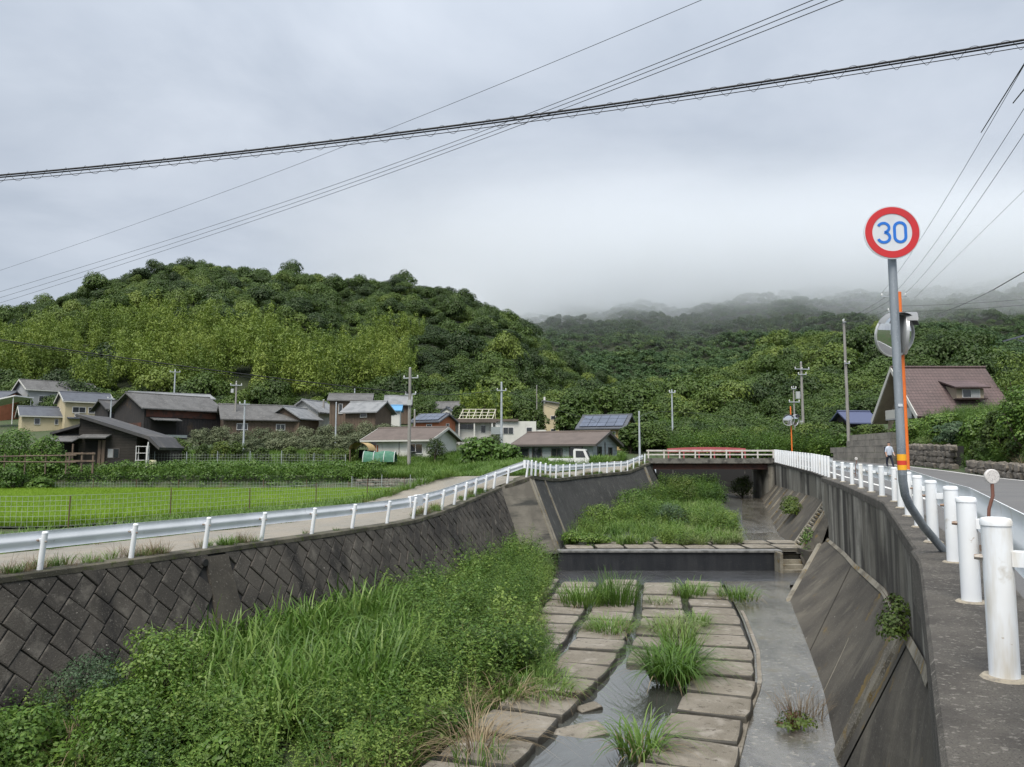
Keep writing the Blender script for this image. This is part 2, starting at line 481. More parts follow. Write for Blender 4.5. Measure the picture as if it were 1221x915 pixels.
m_soil = mat('soil_and_weeds', (0.055, 0.065, 0.03), 0.95, [(0.9, (0.035, 0.07, 0.018), 0.4, 0.6), (6, (0.10, 0.085, 0.055), 0.58, 0.75)], (14, 0.8, 0.05))
m_asphalt = mat('asphalt_pale', (0.115, 0.115, 0.117), 0.9, [(0.5, (0.14, 0.138, 0.135), 0.35, 0.7), (40, (0.075, 0.075, 0.078), 0.55, 0.75)], (60, 0.4, 0.01))
m_conc_road = mat('concrete_road', (0.24, 0.215, 0.175), 0.9, [(0.7, (0.20, 0.19, 0.165), 0.4, 0.65), (3.0, (0.16, 0.15, 0.12), 0.56, 0.72), (30, (0.33, 0.32, 0.29), 0.55, 0.7)], (30, 0.4, 0.01))
m_kerb = mat('kerb_concrete', (0.105, 0.096, 0.083), 0.92, [(1.8, (0.06, 0.054, 0.047), 0.42, 0.60), (26, (0.23, 0.215, 0.19), 0.57, 0.67), (110, (0.035, 0.033, 0.03), 0.54, 0.64), (70, (0.28, 0.265, 0.24), 0.64, 0.70)], (70, 1.0, 0.02))
m_kerb_moss = mat('coping_concrete_mossy', (0.11, 0.10, 0.075), 0.95, [(1.4, (0.045, 0.042, 0.03), 0.42, 0.58), (5, (0.05, 0.062, 0.014), 0.54, 0.66), (40, (0.2, 0.19, 0.17), 0.6, 0.72)], (30, 0.6, 0.02))
m_wall = mat('weathered_concrete_wall', (0.155, 0.145, 0.12), 0.9,
             [(0.42, (0.33, 0.315, 0.275), 0.47, 0.60, (1.6, 1.6, 0.14), 2.2), (0.36, (0.026, 0.023, 0.019), 0.50, 0.62, (1.3, 1.3, 0.16), 2.5), (0.22, (0.035, 0.031, 0.026), 0.50, 0.62), (14, (0.09, 0.083, 0.07), 0.55, 0.72)], (22, 0.6, 0.02))
m_slope = mat('sloped_revetment_concrete', (0.082, 0.073, 0.058), 0.92,
              [(0.45, (0.042, 0.037, 0.030), 0.42, 0.60), (0.5, (0.15, 0.135, 0.105), 0.55, 0.70, (1, 1, 0.3)), (1.3, (0.15, 0.095, 0.018), 0.64, 0.74), (20, (0.17, 0.16, 0.135), 0.60, 0.70), (4.5, (0.26, 0.25, 0.22), 0.69, 0.74)], (16, 0.5, 0.02))
m_slope_pale = mat('slope_edge_concrete', (0.24, 0.22, 0.175), 0.92, [(0.8, (0.11, 0.098, 0.075), 0.45, 0.62), (1.6, (0.20, 0.13, 0.025), 0.58, 0.68), (16, (0.28, 0.27, 0.24), 0.56, 0.7)], (18, 0.5, 0.02))
m_slab = mat('channel_slab_concrete', (0.245, 0.22, 0.18), 0.93, [(0.6, (0.175, 0.155, 0.122), 0.42, 0.58), (1.9, (0.30, 0.275, 0.235), 0.54, 0.66), (5.5, (0.085, 0.073, 0.055), 0.56, 0.68), (60, (0.30, 0.275, 0.235), 0.57, 0.66)], (50, 1.0, 0.03))
m_bed = mat('wet_channel_bed', (0.035, 0.034, 0.03), 0.35, [(1.2, (0.06, 0.058, 0.05), 0.45, 0.65)], (9, 0.6, 0.05))
m_joint_shade = mat('dark_joint_and_shade', (0.02, 0.02, 0.02), 0.95)
m_block = mat('wall_block_concrete', (0.066, 0.059, 0.050), 0.93, [(0.45, (0.040, 0.036, 0.031), 0.44, 0.60), (2.6, (0.115, 0.105, 0.09), 0.54, 0.70), (0.8, (0.022, 0.020, 0.018), 0.52, 0.64, (1.5, 1.5, 0.25)), (24, (0.13, 0.12, 0.105), 0.58, 0.7), (4.2, (0.36, 0.34, 0.30), 0.71, 0.735, (1.0, 1.0, 2.4))], (30, 0.8, 0.02))
m_return = mat('board_marked_concrete', (0.12, 0.11, 0.092), 0.92, [(0.7, (0.19, 0.175, 0.145), 0.42, 0.62), (1.0, (0.05, 0.05, 0.045), 0.5, 0.66, (0.3, 0.3, 2.0))], (12, 0.5, 0.02))
m_white_line = mat('road_paint_white', (0.72, 0.72, 0.7), 0.8, [(12, (0.45, 0.45, 0.43), 0.55, 0.68)])

YS = np.concatenate([np.arange(-14, 80, 1.0), 80 * np.exp(np.linspace(0.02, 3.0, 46))])
OFF = np.array([0.0, 0.4, 1, 2, 3, 4, 4.5, 5, 5.5, 6, 7, 8.5, 10, 12, 14, 17, 20, 24, 28, 33, 40, 48, 58, 70, 90, 120, 160, 220, 300, 420, 600, 900, 1400])
def sheet(name, side, mats, pick):
    P = []
    for Y in YS:
        if side < 0:
            x = XL(Y) - 0.30 - OFF; z = z_left(x, Y)
        else:
            o = np.unique(np.concatenate([OFF, [8.6, 9.2, 9.8, 10.6, 11.3, 13, 15]]))
            x = XP(Y) - 0.06 + o; z = z_right(x, Y)
        P.append([(a, Y, b) for a, b in zip(x, z)])
    mb = MB().grid(P)
    nj = len(P[0])
    for k in range(len(mb.f)):
        i, j = divmod(k, nj - 1)
        mb.m[k] = pick(YS[i], abs(P[i][j][0] - P[i][0][0]), P[i][j])
    return struct(mb.build(name, mats, smooth=True))
sheet('ground', -1, [m_soil, m_conc_road], lambda Y, o, p: 1 if (o < 3.9 and Y < 70) else 0)
sheet('road', 1, [m_soil, m_asphalt, m_kerb], lambda Y, o, p: (2 if o < 0.3 else 1) if (o < 8.4 and Y < 84) else 0)
# beyond the bridge the stream bends out of sight: the land closes up
Ym = np.concatenate([[76.0], 78 * np.exp(np.linspace(0, 3.05, 40))])
P = []
for Y in Ym:
    xs = np.linspace(XL(Y) - 0.3, XP(Y) - 0.06, 12)
    P.append([(x, Y, float(ZFAR(Y))) for x in xs])
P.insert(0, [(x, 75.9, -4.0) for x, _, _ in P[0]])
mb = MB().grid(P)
for k in range(11): mb.m[k] = 1  # front drop below the bridge coloured near-black, painted shade rather than a joint
struct(mb.build('ground', [m_soil, m_joint_shade]))

# painted lines of the road along the bank
def strip(name, f, w, y0, y1, zf, m, dz=0.006, dash=None):
    ys = np.arange(y0, y1, 0.5); mb = MB()
    P = [[(f(y) - w / 2, y, float(zf(f(y) - w / 2, y)) + dz), (f(y) + w / 2, y, float(zf(f(y) + w / 2, y)) + dz)] for y in ys]
    mb.grid(P)
    return mb.build(name, [m])
struct(strip('road_line', lambda y: XP(y) + 1.0, 0.16, -12, 70, z_right, m_white_line))
struct(strip('road_line', lambda y: XP(y) + 8.1, 0.16, -12, 70, z_right, m_white_line))

# ------------------------------------------------------------------ stream channel
ZB = interp([(-20, -4.62), (13, -4.30), (37, -4.30)])                     # bed below the weir
ZUP = interp([(37, -3.42), (45, -3.3), (64, -2.45), (80, -2.3)])          # bed above the weir
JX = interp([(-10, -8.4), (9, -1.5), (13.5, 0.11), (14.8, 0.63), (16.2, 1.17), (18.6, 2.2), (21.7, 3.14), (26, 4.1), (31.9, 5.24), (38, 6.4)])
# bed sheets
P = []
for Y in np.arange(-14, 38.0, 1.0):
    P.append([(XL(Y) - 1 + t * (XP(Y) + 1.5 - XL(Y)), Y, float(ZB(Y))) for t in np.linspace(0, 1, 10)])
bed = struct(MB().grid(P).build('channel_bed', [m_bed]))
P = []
for Y in np.arange(37.15, 77.0, 1.2):
    P.append([(XL(Y) - 0.5 + t * (XP(Y) + 1.0 - XL(Y)), Y, float(ZUP(Y)) + 0.25 * (1 - sstep(0.55, 0.80, t)) * (Y > 40)) for t in np.linspace(0, 1, 14)])
bed_up = struct(MB().grid(P).build('channel_bed', [m_bed]))

def watermat(name, col, rough, scale, strength, stretch):
    m = mat(name, col, rough, [(0.8, tuple(c * 1.7 for c in col), 0.45, 0.7)], (scale, strength, 0.03, stretch), spec=0.5)
    [n for n in m.node_tree.nodes if n.type == 'BSDF_PRINCIPLED'][0].inputs['IOR'].default_value = 2.3
    return m
m_still = watermat('still_water', (0.045, 0.047, 0.042), 0.03, 2.0, 0.05, (1, 1.6, 1))
m_riffle = watermat('rippled_water', (0.05, 0.052, 0.055), 0.10, 3.0, 1.0, (0.6, 2.2, 1))
m_shallow = mat('shallow_water_over_concrete', (0.13, 0.122, 0.105), 0.08, [(0.8, (0.065, 0.06, 0.05), 0.42, 0.60, (1.5, 0.6, 1)), (7, (0.22, 0.205, 0.17), 0.57, 0.66), (1.8, (0.10, 0.08, 0.035), 0.60, 0.70)], (5, 0.35, 0.03, (1.2, 1.8, 1)))
[n_ for n_ in m_shallow.node_tree.nodes if n_.type == 'BSDF_PRINCIPLED'][0].inputs['IOR'].default_value = 2.1
def FX(Y):   # foot of the sloped revetment below the weir
    return interp([(-14, -3.4), (9, 4.3), (13.2, 5.45), (14.7, 5.87), (18.1, 6.95), (28.7, 9.87), (31.6, 10.6), (37, 12.6)])(Y)
ys = np.arange(-14, 33.6, 0.7)
P = [[(JX(y) - 6.5 + t * 9.85, y, float(ZB(y)) + 0.10) for t in np.linspace(0, 1, 8)] for y in ys]
struct(MB().grid(P).build('water', [m_still]))
P = [[(JX(y) + 3.50 + t * (FX(y) + 0.6 - JX(y) - 3.50), y, float(ZB(y)) + 0.135 + 0.02 * t) for t in np.linspace(0, 1, 6)] for y in np.arange(-14, 34.2, 0.7)]
struct(MB().grid(P).build('water', [m_shallow]))
P = [[(XL(y) - 0.5 + t * (14.6 - XL(y)), y, float(ZB(y)) + 0.095) for t in np.linspace(0, 1, 8)] for y in np.arange(33.0, 37.4, 0.6)]
struct(MB().grid(P).build('water', [m_riffle]))
# narrow lip between the slabs and the apron
mb = MB()
P = []
for y in np.arange(-12, 27.5, 0.7):
    x = JX(y) + 3.62; z = float(ZB(y))
    P.append([(x - 0.05, y, z), (x - 0.05, y, z + 0.17), (x + 0.05, y, z + 0.17), (x + 0.05, y, z)])
struct(MB().grid(P).build('channel_kerb', [m_slab]))
# water running over the concrete above the weir
P = [[(x0 + t * (x1 - x0), y, float(ZUP(y)) + 0.06 + 0.02 * t) for t in np.linspace(0, 1, 5)]
     for y, x0, x1 in [(y, interp([(37.2, 11.6), (44, 13.0), (64, 17.5), (77, 20)])(y), interp([(37.2, 13.6), (44.4, 15.2), (64, 20.7), (77, 23)])(y)) for y in np.arange(37.2, 77, 1.0)]]
struct(MB().grid(P).build('water', [m_shallow]))

m_slabside = mat('wet_shaded_slab_side', (0.030, 0.027, 0.021), 0.6, [(5, (0.055, 0.05, 0.035), 0.5, 0.66)], (30, 0.6, 0.02))  # wet algae tone, with the shade of the gaps mixed into the colour
# ---- slabs of the bed: each its own piece
def slab_mesh(seed):
    r = random.Random(seed); mb = MB()
    hx, hy, hz, b = 0.5, 0.5, 0.5, 0.035
    def ring(ins, z, jit):
        out = []
        n = 3
        cs = [(-hx + ins, -hy + ins), (hx - ins, -hy + ins), (hx - ins, hy - ins), (-hx + ins, hy - ins)]
        for a in range(4):
            p, q = cs[a], cs[(a + 1) % 4]
            for k in range(n):
                t = k / n
                cut = 0.022 if k == 0 else 0
                out.append((p[0] + (q[0] - p[0]) * t + r.uniform(-jit, jit) - cut * math.copysign(1, p[0]), p[1] + (q[1] - p[1]) * t + r.uniform(-jit, jit) - cut * math.copysign(1, p[1]), z + r.uniform(-jit, jit) * 0.8))
        return out
    R = [ring(0.0, -hz, 0), ring(0.0, hz - 0.17, 0.012), ring(0.018, hz - 0.05, 0.010), ring(b + 0.015, hz, 0.010)]
    n = 12; V = [p for q in R for p in q]
    F = [(i * n + k, i * n + (k + 1) % n, (i + 1) * n + (k + 1) % n, (i + 1) * n + k) for i in range(3) for k in range(n)]
    V.append((0, 0, hz)); c = len(V) - 1
    F += [(3 * n + k, 3 * n + (k + 1) % n, c) for k in range(n)]
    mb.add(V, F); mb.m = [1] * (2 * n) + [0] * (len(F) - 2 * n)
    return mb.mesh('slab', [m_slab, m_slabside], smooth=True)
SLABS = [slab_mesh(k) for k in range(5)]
rs = random.Random(5)
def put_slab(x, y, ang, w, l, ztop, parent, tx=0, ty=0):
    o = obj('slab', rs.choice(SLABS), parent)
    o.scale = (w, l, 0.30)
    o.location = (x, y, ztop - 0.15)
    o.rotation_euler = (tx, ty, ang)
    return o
def chan_ang(y): return math.atan2(JX(y + 0.7) - JX(y - 0.7), 1.4)
cols = [(0.86, 1.50), (2.52, 1.55), (-0.80, 1.50), (-2.46, 1.50), (-4.1, 1.5), (-5.7, 1.45)]
for ci, (cxo, w) in enumerate(cols):
    y = 9.6 + (0.55 if ci % 2 else 0.0)
    while y < 32.4:
        a = chan_ang(y)
        pitch = (1.42 if ci < 2 else 1.36) * math.cos(a)
        yc = y + pitch / 2; lat = cxo * math.cos(a)
        # a row runs square to the stream
        px = JX(yc) + cxo; py = yc - cxo * math.tan(a) * 0.75
        yy = py
        skip = (ci == 0 and 12.6 < yc < 19.6) or py < 9 or py > 33.0
        zt = float(ZB(py)) + 0.29
        sunk = (ci == 0 and 11 < yc <= 12.6) or (ci == 0 and 19.6 <= yc < 21)
        if not skip:
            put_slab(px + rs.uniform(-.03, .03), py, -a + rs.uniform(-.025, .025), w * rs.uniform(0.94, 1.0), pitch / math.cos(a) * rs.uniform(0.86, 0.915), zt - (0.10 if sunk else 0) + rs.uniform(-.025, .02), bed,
                     rs.uniform(-.02, .02) + (0.05 if sunk else 0), rs.uniform(-.02, .02) + (0.07 if sunk else 0))
        y += pitch
for k, (px, py, w, ztop, rot) in enumerate([(702, 846, 0.55, -4.13, 0.5), (690, 874, 1.1, -4.16, 0.3), (872, 800, .3, -4.05, .2)]):   # broken pieces in the open water
    q = PZ(px, py, -4.2)
    put_slab(q.x, q.y, rot, w, w * 0.55, ztop, bed, 0.12, -0.1)
for k in range(8):                       # the row along the crest of the weir
    put_slab(3.6 + k * 1.47 - 0.3, 38.35, 0.0, 1.38, 1.5, -3.20 + rs.uniform(-.02, .02), bed_up, 0, 0)
    if k > 0: put_slab(3.9 + k * 1.47 - 0.3, 40.0, -0.05, 1.38, 1.45, -3.17 + rs.uniform(-.03, .02), bed_up, 0, 0)

# ---- weir and its steps
m_weir = mat('wet_dark_weir', (0.016, 0.018, 0.022), 0.4, [(1.2, (0.03, 0.032, 0.036), 0.45, 0.65, (2, 2, 0.3)), (9, (0.05, 0.05, 0.05), 0.62, 0.75)], (16, 0.5, 0.02))
m_crest = mat('weir_crest', (0.20, 0.20, 0.195), 0.6, [(3, (0.10, 0.10, 0.098), 0.45, 0.6)], (20, 0.4, 0.01))
wr = thing('weir', 'low black concrete weir across the stream bed with a pale crest', 'weir', (7.5, 37.1, -4.3))
MB().box((0, 0.2, 0.48), (10.6, 0.5, 0.96)).build('wall', [m_weir], wr)
MB().box((0, 0.17, 1.0), (10.62, 0.62, 0.09)).build('crest', [m_crest], wr)
st = thing('stairs', 'short flight of concrete steps beside the weir', 'stairs', (13.2, 36.6, -4.3))
for k in range(5):
    MB().box((0, 0.35 * k, 0.1 + 0.1 * k), (1.15, 0.36, 0.2 + 0.2 * k)).build('step', [m_slope_pale], st)
MB().box((-0.68, 0.75, 0.5), (0.14, 2.2, 1.02)).build('side_wall', [m_slope_pale], st)
MB().box((1.45, 0.9, 0.35), (1.75, 2.6, 1.5)).build('flank', [m_slope], st)
MB().box((0.4, 2.1, 0.4), (2.4, 0.8, 1.2)).build('landing', [m_slope], st)

# ---- bank across the channel: herringbone block wall
BAT = 0.37
def lw_normal(Y):
    d = np.array([XL(Y + 0.8) - XL(Y - 0.8), 1.6]); d /= np.linalg.norm(d)
    return np.array([d[1], -d[0]])
WY = np.arange(2.0, 37.21, 0.2); WY[-1] = 37.2
seg = np.hypot(np.diff(XL(WY)), np.diff(WY)); WS = np.concatenate([[0], np.cumsum(seg)])
def wall_pt(s, z, out=0.0):
    Y = float(np.interp(s, WS, WY)); n = lw_normal(min(Y, 36.2)); x = float(XL(Y)); zt = float(ZL(Y))
    k = (zt - z) * BAT
    q = out / math.hypot(1, BAT)
    return Vector((x + n[0] * (k + q), Y + n[1] * (k + q), z + q * BAT))
lw = thing('retaining_wall', 'long dark battered wall of herringbone concrete blocks along the weedy stream bank', 'wall', tuple(wall_pt(WS[-1] * 0.6, -1.2)))
lwo = lw.location.copy()
def lpart(mb, name, m, **k):
    mb.v = [tuple(Vector(p) - lwo) for p in mb.v]
    return mb.build(name, [m], lw, **k)
ss = np.linspace(0, WS[-1], 60)
lpart(MB().grid([[wall_pt(s, z, -0.01) for z in np.linspace(-4.6, float(np.interp(np.interp(s, WS, WY), WY, ZL(WY))) - 0.02, 5)] for s in ss]), 'backing', m_joint_shade)
def cope(mb, s0, s1, n=40):
    rows = []
    for s in np.linspace(s0, s1, n):
        Y = float(np.interp(s, WS, WY)); zt = float(ZL(Y)); nn = lw_normal(min(Y, 36.2)); x = float(XL(Y))
        q = lambda o, z: (x + nn[0] * o, Y + nn[1] * o, z)
        rows.append([q(0.03 + 0.10 * BAT, zt - 0.11), q(0.10, zt - 0.10), q(0.09, zt + 0.00), q(0.06, zt + 0.02), q(-0.30, zt + 0.025), q(-0.30, zt - 0.3)])
    mb.grid(rows); mb.f.append(tuple(range(6))); mb.m.append(0); k = len(rows) * 6; mb.f.append(tuple(range(k - 6, k))); mb.m.append(0)
    return mb
lpart(cope(MB(), 0, WS[-1]), 'coping', m_kerb_moss)
Lb, Wb = 0.53, 0.375
R2 = math.sqrt(0.5)
RIB_S = float(np.interp(19.05, WY, WS))
def clip(poly, f):
    out = []
    for i in range(len(poly)):
        p, q = poly[i], poly[(i + 1) % len(poly)]
        a, b = f(p), f(q)
        if a >= 0: out.append(p)
        if (a >= 0) != (b >= 0):
            t = a / (a - b); out.append((p[0] + (q[0] - p[0]) * t, p[1] + (q[1] - p[1]) * t))
    return out
blocks = []
rb = random.Random(11)
pitch_z = Lb * R2 * 1.0
course = 0
zc = -0.45
while zc > -4.3:
    sgn = 1 if course % 2 else -1
    s = rb.uniform(0, 0.02) + (Wb * R2 if course % 2 else 0)
    while s < WS[-1] + 0.6:
        u = (R2 * sgn, R2); v = (R2 * sgn, -R2)
        g = 0.010
        a, b = Lb / 2 - g, Wb / 2 - g
        poly = [(s + u[0] * i * a + v[0] * j * b, zc + u[1] * i * a + v[1] * j * b) for i, j in ((-1, -1), (1, -1), (1, 1), (-1, 1))]
        poly = clip(poly, lambda p: float(ZL(np.interp(p[0], WS, WY))) - 0.09 - p[1])
        if poly: poly = clip(poly, lambda p: WS[-1] - 0.02 - p[0])
        if poly: poly = clip(poly, lambda p: p[0] - 0.05)
        if len(poly) >= 3 and abs(s - RIB_S) > 0.42:
            ar = abs(sum(poly[i][0] * poly[(i + 1) % len(poly)][1] - poly[(i + 1) % len(poly)][0] * poly[i][1] for i in range(len(poly)))) / 2
            if ar > 0.012: blocks.append((s, zc, poly))
        s += Wb * math.sqrt(2)
    zc -= pitch_z; course += 1
def block_mesh(mb, poly, dep):
    n = len(poly)
    cx_ = sum(p[0] for p in poly) / n; cz_ = sum(p[1] for p in poly) / n
    ins = lambda k: [(p[0] + (cx_ - p[0]) * k, p[1] + (cz_ - p[1]) * k) for p in poly]
    tl = rb.uniform(-0.012, 0.012); tl2 = rb.uniform(-0.012, 0.012)
    def d(p, base): return base + (p[0] - cx_) * tl * 3 + (p[1] - cz_) * tl2 * 3
    r0 = [wall_pt(p[0], p[1], -0.03) for p in poly]
    r1 = [wall_pt(p[0], p[1], d(p, dep - 0.012)) for p in poly]
    r2 = [wall_pt(p[0], p[1], d(p, dep)) for p in ins(0.09)]
    mb.add(r0 + r1 + r2, [(i, (i + 1) % n, n + (i + 1) % n, n + i) for i in range(n)] + [(n + i, n + (i + 1) % n, 2 * n + (i + 1) % n, 2 * n + i) for i in range(n)] + [tuple(range(2 * n, 3 * n))])
def blk_key(b):
    Y = float(np.interp(b[0], WS, WY)); p = wall_pt(b[0], b[1])
    px = 610.5 + 915 * p.x / p.y
    vis = -15 < px and b[1] > -3.75
    return (0 if vis else 1, Y)
blocks.sort(key=blk_key)
for b in blocks[:300]:
    mb = MB(); block_mesh(mb, b[2], 0.045 + rb.uniform(-.012, .012)); lpart(mb, 'block', m_block, fix=False)
mb = MB()
for b in blocks[300:]: block_mesh(mb, b[2], 0.045 + rb.uniform(-.012, .012))
lpart(mb, 'block_mass', m_block, fix=False)['kind'] = 'stuff'
mb = MB()          # plain drainage rib with a pipe mouth
P = []
for z in np.linspace(-4.3, -1.25, 10):
    w = 0.34 + 0.10 * (-1.2 - z) / 3
    P.append([wall_pt(RIB_S - w, z, -0.02), wall_pt(RIB_S - w, z, 0.07), wall_pt(RIB_S + w, z, 0.07), wall_pt(RIB_S + w, z, -0.02)])
lpart(mb.grid(P), 'drain_rib', m_slope)
pm = wall_pt(RIB_S - 0.42, -1.36, 0.02); nn = lw_normal(19)
mb = MB().tube([pm, pm + Vector((nn[0], nn[1], 0)) * 0.09], 0.085, 14)
lpart(mb, 'drain_pipe', m_joint_shade)

# ---- the return where the bank steps out, and the wall on from there to the bridge
def up_pt(Y, z, out=0.0):
    d = np.array([XL(Y + 1.5) - XL(Y), 1.5]); d /= np.linalg.norm(d); n = np.array([d[1], -d[0]])
    if Y < 40: n = np.array([0.93, -0.37])
    k = (float(ZL(Y)) - z) * 0.40 + out
    return Vector((float(XL(Y)) + n[0] * k, Y + n[1] * k, z))
rw = thing('retaining_wall', 'dark weathered battered bank wall climbing to the bridge abutment', 'wall', tuple(up_pt(50, -1)))
rwo = rw.location.copy()
def rpart(mb, name, m, **k):
    mb.v = [tuple(Vector(p) - rwo) for p in mb.v]
    return mb.build(name, [m], rw, **k)
zs_ = np.linspace(-4.5, 0.0, 8)
P = []
for t in np.linspace(0, 1, 8):
    z0, z1 = -4.5, None
    col = []
    for k in range(9):
        q = k / 8
        a = wall_pt(WS[-1] - 0.25, -4.5 + (float(ZL(37.2)) + 4.5) * q, -0.03); b = up_pt(38.6, -4.5 + (float(ZL(38.6)) + 4.5) * q)
        col.append(a + (b - a) * t)
    P.append(col)
rpart(MB().grid(P), 'return_face', m_return)
m_upwall = mat('dark_block_wall', (0.05, 0.05, 0.048), 0.94, [(0.5, (0.034, 0.034, 0.033), 0.42, 0.62), (2.4, (0.09, 0.088, 0.08), 0.56, 0.72), (0.8, (0.10, 0.098, 0.09), 0.6, 0.7, (1.5, 1.5, 0.12))], (5, 0.9, 0.05))
P = [[up_pt(Y, z) for z in np.linspace(-4.5, float(ZL(Y)) - 0.02, 7)] for Y in np.linspace(38.6, 66, 24)]
rpart(MB().grid(P), 'face', m_upwall)
for Y, w in ((38.62, 0.16), (41.6, 0.10), (62.5, 0.2)):
    P = []
    for z in np.linspace(-4.4, float(ZL(Y)) - 0.12, 5):
        P.append([up_pt(Y - w, z, -0.03), up_pt(Y - w, z, 0.06), up_pt(Y + w, z, 0.06), up_pt(Y + w, z, -0.03)])
    rpart(MB().grid(P), 'rib', m_slope_pale)
rows = []
for Y in np.linspace(37.3, 65, 40):
    q = lambda o, z: (float(XL(Y)) + 0.85 * o, Y - 0.5 * o, float(ZL(Y)) + z)
    rows.append([q(0.08, -0.16), q(0.13, -0.15), q(0.12, 0.02), q(-0.5, 0.03), q(-0.5, -0.25)])
rpart(MB().grid(rows), 'coping', m_kerb_moss)

# ---- the bank below the road: upright parapet wall over a sloped revetment
m_ribpale = mat('rough_rib_concrete', (0.17, 0.155, 0.12), 0.95, [(1.2, (0.09, 0.08, 0.062), 0.44, 0.58), (2.6, (0.14, 0.095, 0.03), 0.58, 0.68), (26, (0.27, 0.255, 0.215), 0.55, 0.66)], (26, 1.0, 0.03))
m_ochre = mat('ochre_lichen', (0.14, 0.092, 0.022), 0.95, [(2.2, (0.075, 0.064, 0.045), 0.42, 0.56), (16, (0.19, 0.125, 0.03), 0.58, 0.7)], (20, 0.6, 0.02))
ZJ = interp([(-14, 0.0), (3, -0.72), (9, -1.15), (16, -1.86), (25.7, -2.36), (38, -2.66)])
kw = thing('retaining_wall', 'streaked upright concrete wall carrying the road, over a sloped concrete revetment', 'wall', (float(XR(20)), 20, 0))
kwo = kw.location.copy()
def kpart(mb, name, m, **k):
    mb.v = [tuple(Vector(p) - kwo) for p in mb.v]
    return mb.build(name, [m], kw, **k)
ys = np.concatenate([np.arange(-14, 9.44, 0.8), [9.44]])
def top_strip(ys, x0, x1, dz, drop):
    rows = []
    for y in ys:
        z = float(ZR(y)) + dz
        rows.append([(XR(y) + x0, y, z - drop), (XR(y) + x0, y, z - 0.03), (XR(y) + x0 + 0.025, y, z), (XR(y) + x1, y, z + 0.004), (XR(y) + x1, y, z - 0.25)])
    mb = MB().grid(rows)
    k = len(rows) * 5; mb.f.append(tuple(range(5))); mb.m.append(0); mb.f.append(tuple(range(k - 5, k))[::-1]); mb.m.append(0)
    return mb
kpart(top_strip(ys, -0.07, 0.72, 0.03, 0.62), 'kerb_block', m_kerb, smooth=False)
ys = np.arange(9.40, 38.01, 0.52)
kpart(top_strip(np.append(ys[:-1], 38.0), 0.0, 0.62, 0.012, 0.22), 'kerb_strip', m_kerb)
ys = np.concatenate([np.arange(-14, 38, 0.8), [38.0]])
kpart(MB().grid([[(XR(y) + 0.01, y, float(ZR(y)) - 0.05 + (float(ZJ(y)) - 0.3 - float(ZR(y))) * t) for t in np.linspace(0, 1, 5)] for y in ys]), 'upright_wall', m_wall)
P = [[(XR(38) + 0.01, 38, z), (XR(38) + 2.5, 38, z)] for z in np.linspace(-4.4, 0.14, 4)]
kpart(MB().grid(P), 'end_face', m_wall)
TB = [(0.0, 0.0), (0.46, 0.635), (0.77, 0.815), (0.987, 0.987), (1.0, 1.0)]
def slope_pt(t, r, out=0.0):
    "t: 0..1 along, r: 0 at the joint under the wall, 1 at the foot"
    g = float(np.interp(t, [q[0] for q in TB], [q[1] for q in TB]))
    Yj = -12 + t * 50.0; Yf = -12 + g * 40.6
    a = Vector((XR(Yj) - 0.01, Yj, float(ZJ(Yj)))); b = Vector((FX(Yf), Yf, float(ZB(Yf)) - 0.05))
    p = a + (b - a) * r
    n = Vector((-0.75, 0.25, 0.62))
    return p + n * out
T = np.linspace(0, 1, 90)
for k in range(3):
    P = [[slope_pt(TB[k][0] + 0.0013 + (TB[k + 1][0] - TB[k][0] - 0.0026) * f, r) for r in np.linspace(0, 1, 10)] for f in np.linspace(0, 1, 24)]
    kpart(MB().grid(P), 'revetment_panel', m_slope)
P = [[slope_pt(t, r, -0.05) for r in np.linspace(0, 1, 5)] for t in np.linspace(0, 1, 40)]
kpart(MB().grid(P), 'joint_backing', m_joint_shade)
def rib(t0, w, out, m, name='slope_rib', r0=0.0, r1=1.0, t1=None):
    t1 = t0 if t1 is None else t1
    P = [[slope_pt(t0 + (t1 - t0) * r - w, r, -0.02), slope_pt(t0 + (t1 - t0) * r - w * 0.8, r, out), slope_pt(t0 + (t1 - t0) * r + w * 0.8, r, out), slope_pt(t0 + (t1 - t0) * r + w, r, -0.02)] for r in np.linspace(r0, r1, 10)]
    kpart(MB().grid(P), name, m)
rib(0.487, 0.011, 0.05, m_ribpale)
def stain(t0, t1, w, r0, r1, seed):
    rr = random.Random(seed); P = []
    for r in np.linspace(r0, r1, 40):
        k = math.sin(math.pi * (r - r0) / (r1 - r0)) ** 0.5
        t = t0 + (t1 - t0) * r
        a = w * k * rr.uniform(0.3, 1.0); b = w * k * rr.uniform(0.3, 1.0)
        P.append([slope_pt(t - a, r, 0.004), slope_pt(t, r, 0.005), slope_pt(t + b, r, 0.004)])
    kpart(MB().grid(P), 'lichen_stain', m_ochre)
stain(0.510, 0.510, 0.010, 0.02, 0.70, 3); stain(0.471, 0.471, 0.005, 0.0, 0.5, 4); stain(0.62, 0.62, 0.006, 0.0, 0.3, 5)
rib(0.992, 0.008, 0.07, m_slope_pale)
rib(0.655, 0.0006, 0.006, m_slope_pale, 'crack', 0.5, 1.0, 0.63)
P = [[slope_pt(t, 0.0, 0.02) + Vector((0, 0, 0.02)), slope_pt(t, 0.045, 0.035)] for t in np.linspace(0.4, 1, 40)]
kpart(MB().grid(P), 'joint_ledge', m_slope_pale)
P = [[slope_pt(t, 0.955, 0.03), slope_pt(t, 1.0, 0.10), slope_pt(t, 1.03, 0.02)] for t in np.linspace(0, 0.99, 60)]
kpart(MB().grid(P), 'toe', m_slope_pale)

